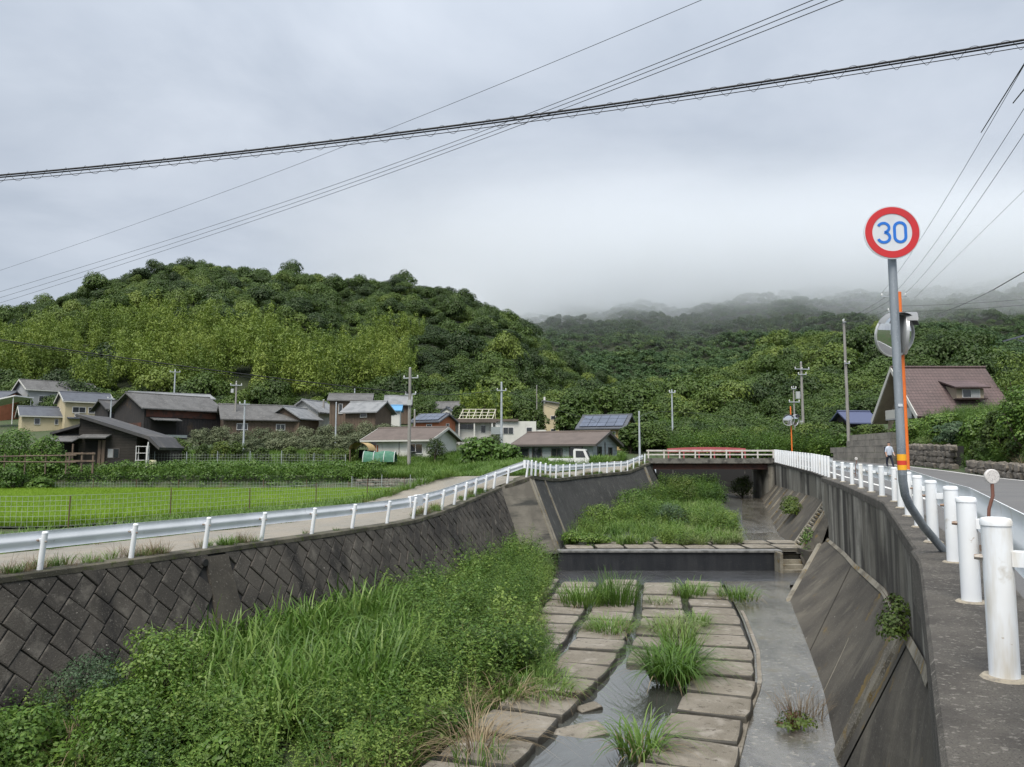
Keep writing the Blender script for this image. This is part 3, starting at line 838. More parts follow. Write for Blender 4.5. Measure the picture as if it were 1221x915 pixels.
# upstream stretch to the bridge, set back, with buttress ribs
uw = thing('retaining_wall', 'set back ribbed bank wall below the tall white fence, ending at the bridge', 'wall', (float(XR(50)), 50, 0))
uwo = uw.location.copy()
def upart(mb, name, m, **k):
    mb.v = [tuple(Vector(p) - uwo) for p in mb.v]
    return mb.build(name, [m], uw, **k)
FX2 = interp([(37.0, 13.75), (44.4, 15.3), (64, 20.7), (77, 23.3)])
def XU(y): return XR(y) + 0.35
ys = np.linspace(37.9, 66, 30)
upart(MB().grid([[(XU(y), y, float(ZR(y)) - 0.02 + (-1.25 - float(ZR(y))) * t) for t in np.linspace(0, 1, 5)] for y in ys]), 'upright_wall', m_wall)
upart(MB().grid([[(XU(y) - 0.06, y, float(ZR(y)) - 0.16), (XU(y) - 0.06, y, float(ZR(y)) + 0.01), (XU(y) + 0.6, y, float(ZR(y)) + 0.014)] for y in ys]), 'kerb_strip', m_kerb)
def us(y, r, out=0.0):
    a = Vector((XU(y) - 0.03, y, -1.15)); b = Vector((FX2(y), y, float(ZUP(y)) - 0.9 * (1 - sstep(36.5, 37.2, y)))); return a + (b - a) * r + Vector((-0.8, 0.1, 0.55)) * out
ys = np.linspace(36.0, 77, 36)
upart(MB().grid([[us(y, r) for r in np.linspace(-0.02, 1.05, 7)] for y in ys]), 'revetment', m_slope)
for y in (37.6, 39.6, 46.5, 49.5, 52.5, 55.5, 58.5, 61.5):
    w = 0.14 if y < 40 else 0.09
    upart(MB().grid([[us(y - w, r, -0.02), us(y - w, r, 0.10), us(y + w, r, 0.10), us(y + w, r, -0.02)] for r in np.linspace(0, 1, 6)]), 'slope_rib', m_slope_pale)
for k in range(14):
    r = 0.03 + k * 0.07
    mb = MB().bar(us(38.5, r, 0.05), us(39.4, r, 0.05), 0.10, 0.09)
    upart(mb, 'rung_step', m_slope_pale)
# ------------------------------------------------------------------ wooded hills
m_hill = mat('forest_floor', (0.018, 0.028, 0.010), 1.0, [(0.06, (0.03, 0.04, 0.015), 0.4, 0.6)])
lf_wood = leafmat('broadleaf_forest', (0.026, 0.052, 0.011), (0.068, 0.118, 0.020), (0.160, 0.215, 0.036), nscale=1.2, lv=0.16)
lf_bamboo = leafmat('bamboo_foliage', (0.068, 0.115, 0.018), (0.145, 0.212, 0.030), (0.25, 0.31, 0.058), nscale=1.0, lv=0.2)
lf_far = leafmat('far_forest', (0.030, 0.070, 0.026), (0.060, 0.115, 0.036), (0.11, 0.165, 0.045), nscale=1.0)
rng = np.random.default_rng(21)
def hill(name, ridge, dr, db, zb, prof, rough, seed, x0, x1, nx, tree_h):
    ry, rd, bd, bz = interp(ridge), interp(dr), interp(db), interp(zb)
    def surf(x, t):
        d = bd(x) + (rd(x) - bd(x)) * t
        X = (x - 610.5) / FPX * d
        zr = CAMZ + (545.5 - ry(x)) / FPX * rd(x) - tree_h
        tt = np.clip(t, 0, 1)
        z = bz(x) + (zr - bz(x)) * (tt ** prof) - np.maximum(t - 1, 0) * (rd(x) - bd(x)) * 0.35
        z = z + rough * (fbm(X / 45, d / 45, 4, seed) - 0.5) * np.sin(np.pi * np.clip(t, 0, 1)) ** 0.7
        return X, d, z
    xs = np.linspace(x0, x1, nx); ts = np.linspace(-0.04, 1.35, 40)
    P = [[tuple(float(q) for q in surf(x, t)) for t in ts] for x in xs]
    P = [[(a, b, c - (4 if j == 0 else 0)) for j, (a, b, c) in enumerate(col)] for col in P]
    struct(MB().grid(P).build(name, [m_hill], smooth=True, fix=False))
    return surf, rd, bd
def sample(surf, rd, bd, x0, x1, t0, t1, spacing, rng):
    "tree places, even over the ground"
    n = 400000
    x = rng.uniform(x0, x1, n); t = rng.uniform(t0, t1, n)
    X, D, Z = surf(x, t)
    cell = {}
    keep = []
    # the chance of a place grows with the ground it stands for
    w = D * (rd(x) - bd(x)); 
    o = rng.permutation(n)
    gx = np.floor(X / spacing).astype(int); gy = np.floor(D / spacing).astype(int)
    for i in o:
        k = (gx[i], gy[i])
        if k in cell: continue
        cell[k] = 1; keep.append(i)
    return X[keep], D[keep], Z[keep]
def pxof(X, Y, Z):
    r = (Z - CAMZ); dep = Y * CP + r * SP
    return 610.5 + FPX * X / dep, 457.5 - FPX * (r * CP - Y * SP) / dep
def wood_protos(n, m, leaves, leaf, seed, flat=0.85):
    r = np.random.default_rng(seed); out = []
    for k in range(n):
        lob = lobed(1.0, 1.0, flat, 9, r, 0.55, 0.46)
        out.append(crown_mesh('crown_kind', lob, leaves, leaf, m, r, 1.35, 0.45, 0.30))
    return out
def bamboo_protos(n, m, leaves, seed):
    r = np.random.default_rng(seed); out = []
    for k in range(n):
        V = []; lob = []
        for c in range(7):
            a = r.uniform(0, 6.28); q = r.uniform(0.1, 0.6); h = r.uniform(0.8, 1.3)
            lx, ly = math.cos(a) * q, math.sin(a) * q
            for j in range(4):
                f = j / 3
                lob.append(((lx * (1 + 0.5 * f * f), ly * (1 + 0.5 * f * f), h * (0.35 + 0.75 * f)), (0.30 * (1.05 - 0.6 * f),) * 2 + (0.26,)))
        out.append(crown_mesh('bamboo_kind', lob, leaves, 0.085, m, r, 2.4, 0.3, 0.6, 0.4))
    return out
WP = wood_protos(6, lf_wood, 2300, 0.088, 31)
BP = bamboo_protos(4, lf_bamboo, 2400, 32)
FP = wood_protos(4, lf_far, 420, 0.20, 33)

s1 = hill('hill', [(-1500, 430), (-900, 415), (-400, 400), (-100, 380), (0, 366), (60, 352), (130, 330), (200, 309), (260, 313), (330, 319), (400, 328), (470, 328), (530, 339), (570, 353), (620, 384), (660, 406), (700, 431), (740, 452), (800, 480)],
          [(-1500, 330), (200, 320), (500, 330), (800, 300)], [(-1500, 125), (0, 132), (300, 128), (480, 135), (600, 165), (700, 215), (800, 250)], [(-1500, 7), (0, 7), (600, 9), (800, 11)], 0.92, 26, 5, -1500, 800, 130, 6.5)
X, Y, Z = sample(*s1, -700, 795, 0.0, 1.06, 5.2, rng)
Z = Z + rng.uniform(-1.8, 1.4, len(Z))
px, py = pxof(X, Y, Z)
nb = fbm(X / 22, Y / 22, 3, 77)
bam = (px < 500) & (py > 398 + 26 * np.abs(px - 290) / 290 + 30 * (fbm(X / 35, Y / 35, 2, 99) - 0.5)) & (py < 485) & (nb > 0.485 + 0.05 * sstep(450, 398, py) + 0.12 * sstep(420, 500, px))
n = len(X)
sc = np.clip(np.exp(rng.normal(1.28, 0.26, n)), 2.0, 6.2) * (0.85 + 0.3 * vnoise(X / 30, Y / 30, 5))
tn = 0.30 + 0.95 * (fbm(X / 24, Y / 24, 3, 8) - 0.5) + rng.normal(0, 0.22, n) + 0.06 * (px < 500)
tb = 0.48 + 0.5 * (fbm(X / 18, Y / 18, 3, 9) - 0.5) + rng.normal(0, 0.15, n)
k = ~bam
scatter('forest', 'dense broadleaf wood covering the near hill', 'forest', WP, np.stack([X, Y, Z], 1)[k], np.stack([sc, sc, sc * rng.uniform(0.85, 1.6, n)], 1)[k], rng.uniform(0, 6.28, k.sum()), tn[k], rng.integers(0, 6, k.sum()))
k = bam
sb = rng.uniform(4.2, 6.6, n)
scatter('bamboo_grove', 'yellow green bamboo grove on the lower hillside', 'bamboo', BP, np.stack([X, Y, Z], 1)[k], np.stack([sb * 0.95, sb * 0.95, sb * 1.1], 1)[k], rng.uniform(0, 6.28, k.sum()), tb[k], rng.integers(0, 4, k.sum()), tilt=rng.normal(0, 0.12, k.sum()))

s2 = hill('hill', [(560, 480), (640, 466), (700, 461), (760, 455), (830, 452), (870, 443), (900, 425), (935, 406), (970, 397), (1010, 401), (1050, 397), (1100, 395), (1140, 401), (1180, 425), (1221, 441), (1300, 450), (1700, 440), (2600, 430)],
          [(560, 210), (800, 230), (980, 235), (1300, 220), (2600, 220)], [(560, 150), (640, 128), (760, 112), (1000, 108), (1221, 105), (2600, 110)], [(560, 7), (1000, 6), (2600, 7)], 0.9, 14, 15, 560, 2600, 120, 6.0)
X, Y, Z = sample(*s2, 565, 2000, 0.0, 1.06, 4.7, rng)
Z = Z + rng.uniform(-1.3, 1.3, len(Z))
px, py = pxof(X, Y, Z); n = len(X)
sc = np.clip(np.exp(rng.normal(1.18, 0.26, n)), 1.8, 5.6)
nb = fbm(X / 16, Y / 16, 3, 78)
tn = 0.46 + 1.0 * (nb - 0.5) + rng.normal(0, 0.22, n) + 0.12 * sstep(150, 60, np.hypot(px - 850, (py - 480) * 1.6)) - 0.10 * (px > 1060)
scatter('forest', 'broadleaf wood on the low hill beyond the bridge', 'forest', WP, np.stack([X, Y, Z], 1), np.stack([sc, sc, sc * rng.uniform(1.0, 1.35, n)], 1), rng.uniform(0, 6.28, n), tn, rng.integers(0, 6, n))

s3 = hill('mountain', [(100, 440), (400, 420), (560, 390), (620, 375), (680, 362), (760, 352), (860, 345), (960, 340), (1100, 330), (1221, 325), (1500, 330), (2200, 350)],
          [(100, 1100), (2200, 1300)], [(100, 430), (2200, 420)], [(100, 20), (640, 20), (760, 14), (900, 18), (1221, 34), (2200, 30)], 0.80, 42, 25, 100, 2200, 140, 6)
X, Y, Z = sample(*s3, 560, 1700, 0.02, 1.0, 6.6, rng)
n = len(X)
sc = rng.uniform(3.0, 5.2, n)
tn = 0.45 + 0.5 * (fbm(X / 60, Y / 60, 3, 79) - 0.5) + rng.normal(0, 0.16, n)
scatter('forest', 'misty wooded mountainside rising into the cloud', 'forest', FP, np.stack([X, Y, Z], 1), np.stack([sc, sc, sc * 1.15], 1), rng.uniform(0, 6.28, n), tn, rng.integers(0, 4, n))

# low cloud that swallows the top of the mountain
def cloud():
    x0, x1, y0, y1, z0, z1 = -300, 1900, 520, 1450, 22, 275
    o = MB().box(((x0 + x1) / 2, (y0 + y1) / 2, (z0 + z1) / 2), (x1 - x0, y1 - y0, z1 - z0)).build('cloud', [])
    m = bpy.data.materials.new('cloud_vapour'); m.use_nodes = True
    t = m.node_tree; t.nodes.clear(); N = t.nodes.new; L = t.links.new
    out = N('ShaderNodeOutputMaterial'); v = N('ShaderNodeVolumePrincipled')
    v.inputs['Color'].default_value = (0.92, 0.945, 0.975, 1); v.inputs['Anisotropy'].default_value = 0.0
    g = N('ShaderNodeNewGeometry'); sx = N('ShaderNodeSeparateXYZ'); L(g.outputs['Position'], sx.inputs[0])
    mp = N('ShaderNodeMapping'); mp.inputs['Scale'].default_value = (0.010, 0.006, 0.014); L(g.outputs['Position'], mp.inputs['Vector'])
    n = N('ShaderNodeTexNoise'); n.inputs['Scale'].default_value = 1.0; n.inputs['Detail'].default_value = 3; n.inputs['Roughness'].default_value = 0.55
    L(mp.outputs[0], n.inputs['Vector'])
    a = N('ShaderNodeMath'); a.operation = 'MULTIPLY_ADD'; a.inputs[1].default_value = 170.0; L(n.outputs['Fac'], a.inputs[0]); L(sx.outputs['Z'], a.inputs[2])
    r = N('ShaderNodeMapRange'); r.interpolation_type = 'SMOOTHSTEP'
    r.inputs['From Min'].default_value = 200; r.inputs['From Max'].default_value = 275
    r.inputs['To Min'].default_value = 0.0013; r.inputs['To Max'].default_value = 0.014
    L(a.outputs[0], r.inputs['Value'])
    def fade(sock, a0, a1, prev):          # the bank thins out towards its edges
        q = N('ShaderNodeMapRange'); q.interpolation_type = 'SMOOTHSTEP'; q.inputs['From Min'].default_value = a0; q.inputs['From Max'].default_value = a1
        L(sock, q.inputs['Value']); k = N('ShaderNodeMath'); k.operation = 'MULTIPLY'; L(prev, k.inputs[0]); L(q.outputs[0], k.inputs[1]); return k.outputs[0]
    d = fade(sx.outputs['Z'], 272, 190, r.outputs[0])
    d = fade(sx.outputs['X'], -280, 160, d)
    d = fade(sx.outputs['Y'], 525, 640, d)
    L(d, v.inputs['Density'])
    L(v.outputs[0], out.inputs['Volume'])
    o.data.materials.append(m)
    tag(o, 'low grey cloud lying on the mountain', 'cloud', None, 'stuff')
cloud()
# ------------------------------------------------------------------ guard rails, signs, mirrors
m_white = mat('white_guard_paint', (0.82, 0.85, 0.88), 0.5, [(1.2, (0.76, 0.79, 0.82), 0.45, 0.7), (5, (0.52, 0.50, 0.45), 0.66, 0.78), (2.2, (0.60, 0.56, 0.48), 0.58, 0.72, (2, 2, 0.35)), (9, (0.30, 0.19, 0.11), 0.70, 0.76)], (30, 0.05, 0.005), spec=0.4)
m_white_old = mat('chalky_white_paint', (0.80, 0.83, 0.87), 0.55, [(1.5, (0.70, 0.73, 0.77), 0.45, 0.7), (6, (0.36, 0.34, 0.3), 0.66, 0.78)], (30, 0.1, 0.005))
m_bolt = mat('rusted_bolt', (0.22, 0.15, 0.11), 0.6, [(20, (0.35, 0.33, 0.3), 0.5, 0.6)], metal=0.3)
m_galv = mat('galvanised_steel', (0.29, 0.325, 0.36), 0.5, [(3, (0.20, 0.23, 0.26), 0.45, 0.6, (2, 2, 0.3)), (60, (0.33, 0.37, 0.41), 0.55, 0.65)], metal=0.35)
m_grout = mat('post_grout', (0.36, 0.32, 0.25), 0.95, [(20, (0.22, 0.2, 0.17), 0.5, 0.65)], (40, 0.6, 0.02))
m_orange = mat('orange_pole_paint', (0.75, 0.17, 0.025), 0.45, [(4, (0.6, 0.13, 0.03), 0.5, 0.7)])
m_rail_old = mat('aged_white_rail', (0.60, 0.58, 0.55), 0.6, [(3, (0.42, 0.38, 0.33), 0.5, 0.66), (9, (0.30, 0.2, 0.14), 0.64, 0.74)])
PROF = [(0.030, -0.175), (0.040, -0.155), (0.045, -0.115), (0.040, -0.075), (0.008, -0.025), (0.008, 0.025), (0.040, 0.075), (0.045, 0.115), (0.040, 0.155), (0.030, 0.175)]
PROF2 = PROF + [(o - 0.008, z) for o, z in reversed(PROF)]
def post_meshes(r, h):
    p = MB().tube([(0, 0, -0.12), (0, 0, h - 0.02)], r, 16).mesh('post', [m_white], smooth=True)
    c = MB().tube([(0, 0, h - 0.035), (0, 0, h - 0.012), (0, 0, h), (0, 0, h + 0.006)], [r * 1.06, r * 1.06, r * 0.97, r * 0.6], 16).mesh('cap', [m_white], smooth=True)
    g = MB().tube([(0, 0, -0.01), (0, 0, 0.014)], [r * 1.75, r * 1.45], 12).mesh('grout_ring', [m_grout])
    return p, c, g
def guard_rail(label, posts, nrm, r, h, zmid, off, lean=0.0, grout=False, beam_pts=None, m=m_white, group=None, collar=True, ph=0.35, bracket=True):
    """posts: base points in order; nrm(i): unit direction from the posts to the beam; the beam's middle is at height zmid"""
    base = Vector(posts[len(posts) // 2])
    t = thing('guard_rail', label, 'guard rail', tuple(base), 0, group)
    pm, cm, gm = post_meshes(r, h)
    pm.materials[0] = m; cm.materials[0] = m
    for i, q in enumerate(posts):
        q = Vector(q) - base; n = Vector(nrm(i)); n.normalize()
        o = obj('post', pm, t, q); o.rotation_euler = (-lean * n.y, lean * n.x, 0)
        c = obj('cap', cm, o)
        if grout: obj('grout_ring', gm, o)
        if bracket:
            mb = MB()
            z = zmid
            a = Vector((0, 0, z)) + n * r * 0.8; b = Vector((0, 0, z)) + n * (off - 0.02)
            mb.bar(a, b, 0.09, 0.075)
            mb.build('bracket', [m], o)
            mb = MB().tube([Vector((0, 0, z)) + n * (off - 0.01) + Vector((-n.y, n.x, 0)) * 0.07, Vector((0, 0, z)) + n * (off - 0.06) + Vector((-n.y, n.x, 0)) * 0.07], 0.02, 6)
            mb.build('bolt', [m_bolt], o)
            MB().tube([Vector((0, 0, z)) - n * (r - 0.01), Vector((0, 0, z)) - n * (r + 0.035)], [0.02, 0.014], 6).build('bolt', [m_bolt], o)
    rows = []
    bp = beam_pts or [(Vector(posts[i]), Vector(nrm(i)).normalized()) for i in range(len(posts))]
    for q, n in bp:
        q = Vector(q) - base
        rows.append([q + n * (off + o) + Vector((0, 0, zmid + z * ph / 0.35)) for o, z in PROF2 + [PROF2[0]]])
    mb = MB().grid(rows)
    k = len(PROF2) + 1; nn = len(rows) * k
    mb.f.append(tuple(range(k - 1))); mb.m.append(0); mb.f.append(tuple(range(nn - k, nn - 1))); mb.m.append(0)
    mb.build('beam', [m], t, smooth=True)
    return t
def rn(Y):   # towards the road, for the rail on the camera's bank
    d = np.array([XP(Y + 1) - XP(Y - 1), 2.0]); d /= np.linalg.norm(d); return (d[1], -d[0], 0)
yr = [1.95, 4.0, 6.05, 8.3, 10.3, 12.3, 14.35, 16.4, 18.5, 20.8, 23.2, 25.9, 28.9, 32.0, 35.2]
yr0 = [-2.3, -0.2]
allr = yr0 + yr
posts = [(float(XP(y)), y, float(ZR(y)) + 0.03) for y in allr]
yb = np.arange(-3, 37.2, 0.6)
guard_rail('white guard rail with stout round posts set in the kerb above the stream', posts, lambda i: rn(allr[i]), 0.07, 0.80, 0.60, 0.16, grout=True,
           beam_pts=[(Vector((float(XP(y)), y, float(ZR(y)) + 0.03)), Vector(rn(y))) for y in yb], ph=0.38)
yf = list(np.arange(38.2, 64.5, 1.15))
posts = [(float(XP(y)) + 0.1, y, float(ZR(y)) + 0.02) for y in yf]
guard_rail('taller white rail of closely set posts running to the bridge end', posts, lambda i: rn(yf[i]), 0.07, 1.02, 0.72, 0.16, ph=0.42, bracket=False)

def ln(Y):   # towards the lane, for the rails on the other bank
    d = np.array([XL(Y + 0.8) - XL(Y - 0.8), 1.6]); d /= np.linalg.norm(d); return (-d[1], d[0], 0)
y1 = [6.4, 8.2, 10.0, 11.75, 13.5, 15.3, 17.1, 18.9, 20.6, 22.4, 24.2, 26.0, 27.8]
def lp(y, inset=0.12):
    n = ln(min(y, 36.0)) if y < 38 else ln(max(y, 41)); return (float(XL(y)) + n[0] * inset, y + n[1] * inset, float(ZL(y)) + 0.03)
t1 = guard_rail('white guard rail on leaning posts along the lane beside the rice field', [lp(y) for y in y1], lambda i: ln(y1[i]), 0.055, 0.74, 0.56, 0.12, lean=-0.15, m=m_white_old)
y2 = [28.7, 30.1, 31.6, 33.0, 34.3, 35.5, 36.6, 37.6, 38.5]
t2 = guard_rail('white guard rail climbing the ramp to the top of the bank wall', [lp(y) for y in y2], lambda i: ln(min(y2[i], 36)), 0.055, 0.76, 0.57, 0.12, lean=-0.14, m=m_white_old)
y3 = list(np.concatenate([[39.2, 40.2, 41.4, 42.8, 44.2], np.arange(45.6, 63.9, 1.35)]))
t3 = guard_rail('white guard rail of many small posts curving along the bank to the bridge', [lp(y) for y in y3], lambda i: ln(max(y3[i], 41)), 0.055, 0.78, 0.57, 0.10, lean=-0.05, m=m_white_old, bracket=False)
for t, y in ((t1, 28.0), (t2, 28.45), (t2, 38.6), (t3, 38.95), (t3, 46.3)):
    q = Vector(lp(y)) - t.location; n = Vector(ln(min(y, 36) if y < 38.7 else max(y, 41)))
    MB().box(q + n * 0.14 + Vector((0, 0, 0.56)), (0.12, 0.5, 0.40), rz=-math.atan2(-n.y * -1, -n.x) if False else math.atan2(n.y, n.x)).build('end_plate', [m_white_old], t)

# road-side reflectors on bent stems
m_refl = mat('reflector_face', (0.62, 0.60, 0.58), 0.35, [(90, (0.42, 0.40, 0.4), 0.5, 0.6)])
m_stem = mat('brown_stem', (0.16, 0.07, 0.05), 0.5)
def reflector(post_y, px, py, label, r=0.057):
    b = Vector((float(XP(post_y)), post_y, float(ZR(post_y)) + 0.03)); n = Vector(rn(post_y))
    d = b + n * 0.10 + Vector((0.0, -0.08, 0))
    t = thing('road_reflector', label, 'reflector', tuple(d))
    MB().tube([(0, 0, 0.30), (0, 0, 0.62), (0.01, 0, 0.72), (0.045, 0, 0.82), (0.045, 0, 0.92)], 0.0125, 10).build('stem', [m_stem], t, smooth=True)
    MB().tube([(0.045, -0.014, 0.965), (0.045, -0.008, 0.965), (0.045, 0.008, 0.965), (0.045, 0.014, 0.965)], [r * 0.9, r, r, r * 0.9], 28).build('disc', [m_refl], t, smooth=True)
    MB().box((-0.02, 0.02, 0.42), (0.07, 0.05, 0.05)).build('clamp', [m_bolt], t)
reflector(6.05, 0, 0, 'round reflector on a brown bent stem strapped to a stout rail post')
reflector(18.2, 0, 0, 'round reflector just behind the orange mirror pole')
reflector(28.9, 0, 0, 'round reflector standing over the middle of the rail, away from the poles')

# speed limit sign
m_red = mat('sign_red', (0.55, 0.025, 0.03), 0.4, [(5, (0.45, 0.03, 0.035), 0.5, 0.7)])
m_sgw = mat('sign_white', (0.62, 0.66, 0.70), 0.5, [(3, (0.55, 0.58, 0.62), 0.45, 0.65)])
m_sgb = mat('sign_blue', (0.015, 0.16, 0.60), 0.4)
m_yel = mat('reflective_yellow', (0.85, 0.42, 0.02), 0.4)
m_tape = mat('reflective_red', (0.62, 0.05, 0.03), 0.4)
sb = PZ(1119, 657, 0.035); sb.y = 9.2; sb.x = (1119 - 610.5) / 915 * 9.15
top = PY(1064, 300, 8.6)
upx = PY(1069, 420, 8.6).x
sg = thing('speed_limit_sign', 'round red and white 30 speed limit sign on a bent grey pole', 'sign', tuple(sb))
def sl(p): return Vector(p) - sb
zk = PY(1079, 585, 8.6).z
pts = [(sb.x + 0.02, sb.y + 0.02, -0.05), (sb.x, sb.y, 0.06), (upx + 0.42, 9.0, 0.34), (upx + 0.14, 8.75, 0.60), (upx + 0.05, 8.66, 0.72), (upx, 8.6, 0.88), (upx, 8.6, 1.3), (upx, 8.6, top.z + 0.1)]
MB().tube([sl(p) for p in pts], 0.046, 16).build('pole', [m_galv], sg, smooth=True)
for za, zb_, mm in ((1.00, 1.055, m_yel), (1.055, 1.105, m_tape), (1.105, 1.175, m_yel)):
    MB().tube([sl((upx, 8.6, za)), sl((upx, 8.6, zb_))], 0.0485, 16).build('reflective_band', [mm], sg, smooth=True)
MB().tube([sl((upx, 8.6, 0.94)), sl((upx, 8.6, 1.0))], 0.0475, 16).build('pole_collar', [m_galv], sg, smooth=True)
MB().box(sl((upx - 0.01, 8.552, 1.72)), (0.05, 0.006, 0.03)).build('sticker', [m_sgw], sg)
dc = PY(1063.5, 277.5, 8.5); nd = Vector((-0.10, -1, 0.0)).normalized()
R = 0.308
face = MB().disc(sl(dc), nd, R, 0.012, 56).build('disc', [m_sgw], sg)
MB().disc(sl(dc) + nd * 0.008, nd, R * 0.955, 0.006, 56, r0=R * 0.705).build('red_ring', [m_red], face)
face.location = (0, 0, 0)
ax = nd.cross(Vector((0, 0, 1))).normalized() * 1.0; az = Vector((0, 0, 1))
if ax.x < 0: ax = -ax
def stroke(pts, w, name):
    mb = MB(); a = []
    for i, p in enumerate(pts):
        p0 = pts[max(i - 1, 0)]; p1 = pts[min(i + 1, len(pts) - 1)]
        t = Vector((p1[0] - p0[0], p1[1] - p0[1])); 
        if len(pts) > 3 and (pts[0] == pts[-1]) and i in (0, len(pts) - 1): t = Vector((pts[1][0] - pts[-2][0], pts[1][1] - pts[-2][1]))
        t.normalize(); nrm = Vector((-t.y, t.x))
        f = lambda q, h: sl(dc) + ax * q[0] + az * q[1] + nd * h
        l = (p[0] + nrm.x * w / 2, p[1] + nrm.y * w / 2); r = (p[0] - nrm.x * w / 2, p[1] - nrm.y * w / 2)
        a.append([f(l, 0.006), f(l, 0.0105), f(r, 0.0105), f(r, 0.006)])
    mb.grid(a).build(name, [m_sgb], face)
def arc(cx, cy, rx, ry, a0, a1, n=14): return [(cx + rx * math.cos(math.radians(a0 + (a1 - a0) * i / n)), cy + ry * math.sin(math.radians(a0 + (a1 - a0) * i / n))) for i in range(n + 1)]
dh = 0.098
three = arc(-0.092, 0.056, 0.060, 0.054, 158, -78, 16) + arc(-0.092, -0.055, 0.064, 0.058, 82, -162, 18)
stroke(three, 0.030, 'numeral')
zero = arc(0.086, 0.052, 0.060, 0.060, 0, 180, 12) + arc(0.086, -0.052, 0.060, 0.060, 180, 360, 12)
zero.append(zero[0]); stroke(zero, 0.031, 'numeral')
for zz_ in (0.10, -0.10):
    MB().box(sl((upx, 8.56, dc.z + zz_)), (0.16, 0.05, 0.035)).build('bracket', [m_galv], sg)

# traffic mirrors on orange poles
m_mirror = mat('mirror_face', (0.80, 0.82, 0.84), 0.02, metal=1.0)
m_mrim = mat('mirror_rim', (0.55, 0.56, 0.57), 0.4, metal=0.3)
m_mback = mat('mirror_back', (0.20, 0.21, 0.22), 0.6)
def traffic_mirror(base, h, mirrors, label, r=0.045):
    t = thing('traffic_mirror', label, 'traffic mirror', tuple(base))
    MB().tube([(0, 0, -0.05), (0, 0, h)], r, 14).build('pole', [m_orange], t, smooth=True)
    MB().tube([(0, 0, h), (0, 0, h + 0.02)], [r * 1.1, r * 0.6], 14).build('pole_cap', [m_orange], t, smooth=True)
    for (hz, nx, ny, nz, D, ox) in mirrors:
        n = Vector((nx, ny, nz)).normalized(); c = Vector((ox, 0, hz)) + n * 0.20
        a = n.cross(Vector((0, 0, 1))).normalized(); b = a.cross(n); R = D / 2; Rc = D * 1.9
        def ringpts(rr, d, k=40): return [c + n * d + (a * math.cos(6.28318 * i / k) + b * math.sin(6.28318 * i / k)) * rr for i in range(k + 1)]
        rows = [ringpts(R * q, math.sqrt(Rc * Rc - (R * q) ** 2) - math.sqrt(Rc * Rc - R * R)) for q in (0.001, 0.15, 0.3, 0.45, 0.6, 0.75, 0.88, 1.0)]
        mo = MB().grid(rows).build('mirror', [m_mirror], t, smooth=True)
        MB().grid([ringpts(R * 0.985, 0.0), ringpts(R * 1.0, 0.035), ringpts(R * 1.045, 0.035), ringpts(R * 1.05, -0.03), ringpts(R * 0.9, -0.06), ringpts(R * 0.5, -0.09), ringpts(0.001, -0.1)]).build('rim', [m_mrim], mo, smooth=True)
        hood = [[c + n * d + (a * math.cos(an) + b * math.sin(an)) * R * 1.06 for an in np.linspace(0.5, 2.64, 16)] for d in (-0.02, 0.22)]
        MB().grid(hood + [[p * 1.0 + Vector((0, 0, 0.008)) for p in hood[1]], [p + Vector((0, 0, 0.008)) for p in hood[0]]]).build('hood', [m_mback], mo, smooth=True)
        MB().bar((ox * 0.0, 0, hz), c - n * 0.06, 0.05).build('bracket', [m_galv], t)
mb_ = PZ(1084.5, 599, 0.1); mb_.z = 0.06
mz = PY(1062, 399, mb_.y).z - 0.06
traffic_mirror(mb_, PY(1070, 352, mb_.y).z, [(mz, 0.22, -0.97, -0.20, 1.0, -0.30), (mz + 0.02, 0.93, -0.36, -0.06, 0.95, -0.12)], 'big round traffic mirror pair on an orange pole behind the speed sign')
fb = Vector((PY(945, 556, 57).x, 57, float(ZR(57)) + 0.01))
fz = PY(943.5, 501, 57).z - fb.z
traffic_mirror(fb, PY(943, 485, 57).z - fb.z, [(fz, -0.35, -0.93, -0.05, 0.8, -0.16), (fz, 0.55, -0.8, -0.05, 0.8, 0.14)], 'small round mirror pair on an orange pole near the bridge')

# ------------------------------------------------------------------ bridge
m_rust = mat('rusty_girder', (0.10, 0.045, 0.035), 0.8, [(2, (0.05, 0.03, 0.03), 0.45, 0.65), (8, (0.16, 0.075, 0.05), 0.58, 0.7)], (20, 0.5, 0.02))
m_deck = mat('stained_deck_concrete', (0.15, 0.145, 0.13), 0.9, [(1.5, (0.055, 0.053, 0.05), 0.45, 0.62), (5, (0.24, 0.23, 0.21), 0.6, 0.72)], (20, 0.5, 0.02))
bx0, bx1 = 11.2, 21.9
br = thing('bridge', 'short concrete road bridge with rusty girder and old white railings', 'bridge', ((bx0 + bx1) / 2, 66.5, 0.9))
MB().box((0, 0, -0.10), (bx1 - bx0, 4.6, 0.28)).build('deck', [m_deck], br)
MB().box((0, -2.36, -0.04), (bx1 - bx0 - 0.02, 0.14, 0.42)).build('edge_beam', [m_deck], br)
MB().box((0, -1.9, -0.50), (bx1 - bx0 - 0.3, 0.25, 0.50)).build('girder', [m_rust], br)
MB().box((0, 0.4, -0.50), (bx1 - bx0 - 0.3, 0.25, 0.50)).build('girder', [m_rust], br)
for s in (-1, 1): MB().box((s * (bx1 - bx0) / 2 - s * 0.2, 0.0, -1.9), (0.7, 4.4, 3.2)).build('abutment', [m_wall], br)
for k in range(9):
    x = -5.2 + k * 1.3
    MB().box((x, -2.34, 0.50), (0.10, 0.12, 0.76)).build('railing_post', [m_rail_old], br)
MB().box((0, -2.34, 0.80), (bx1 - bx0, 0.11, 0.13)).build('handrail', [m_rail_old], br)
MB().box((0, -2.34, 0.47), (bx1 - bx0, 0.07, 0.10)).build('lower_rail', [m_rail_old], br)
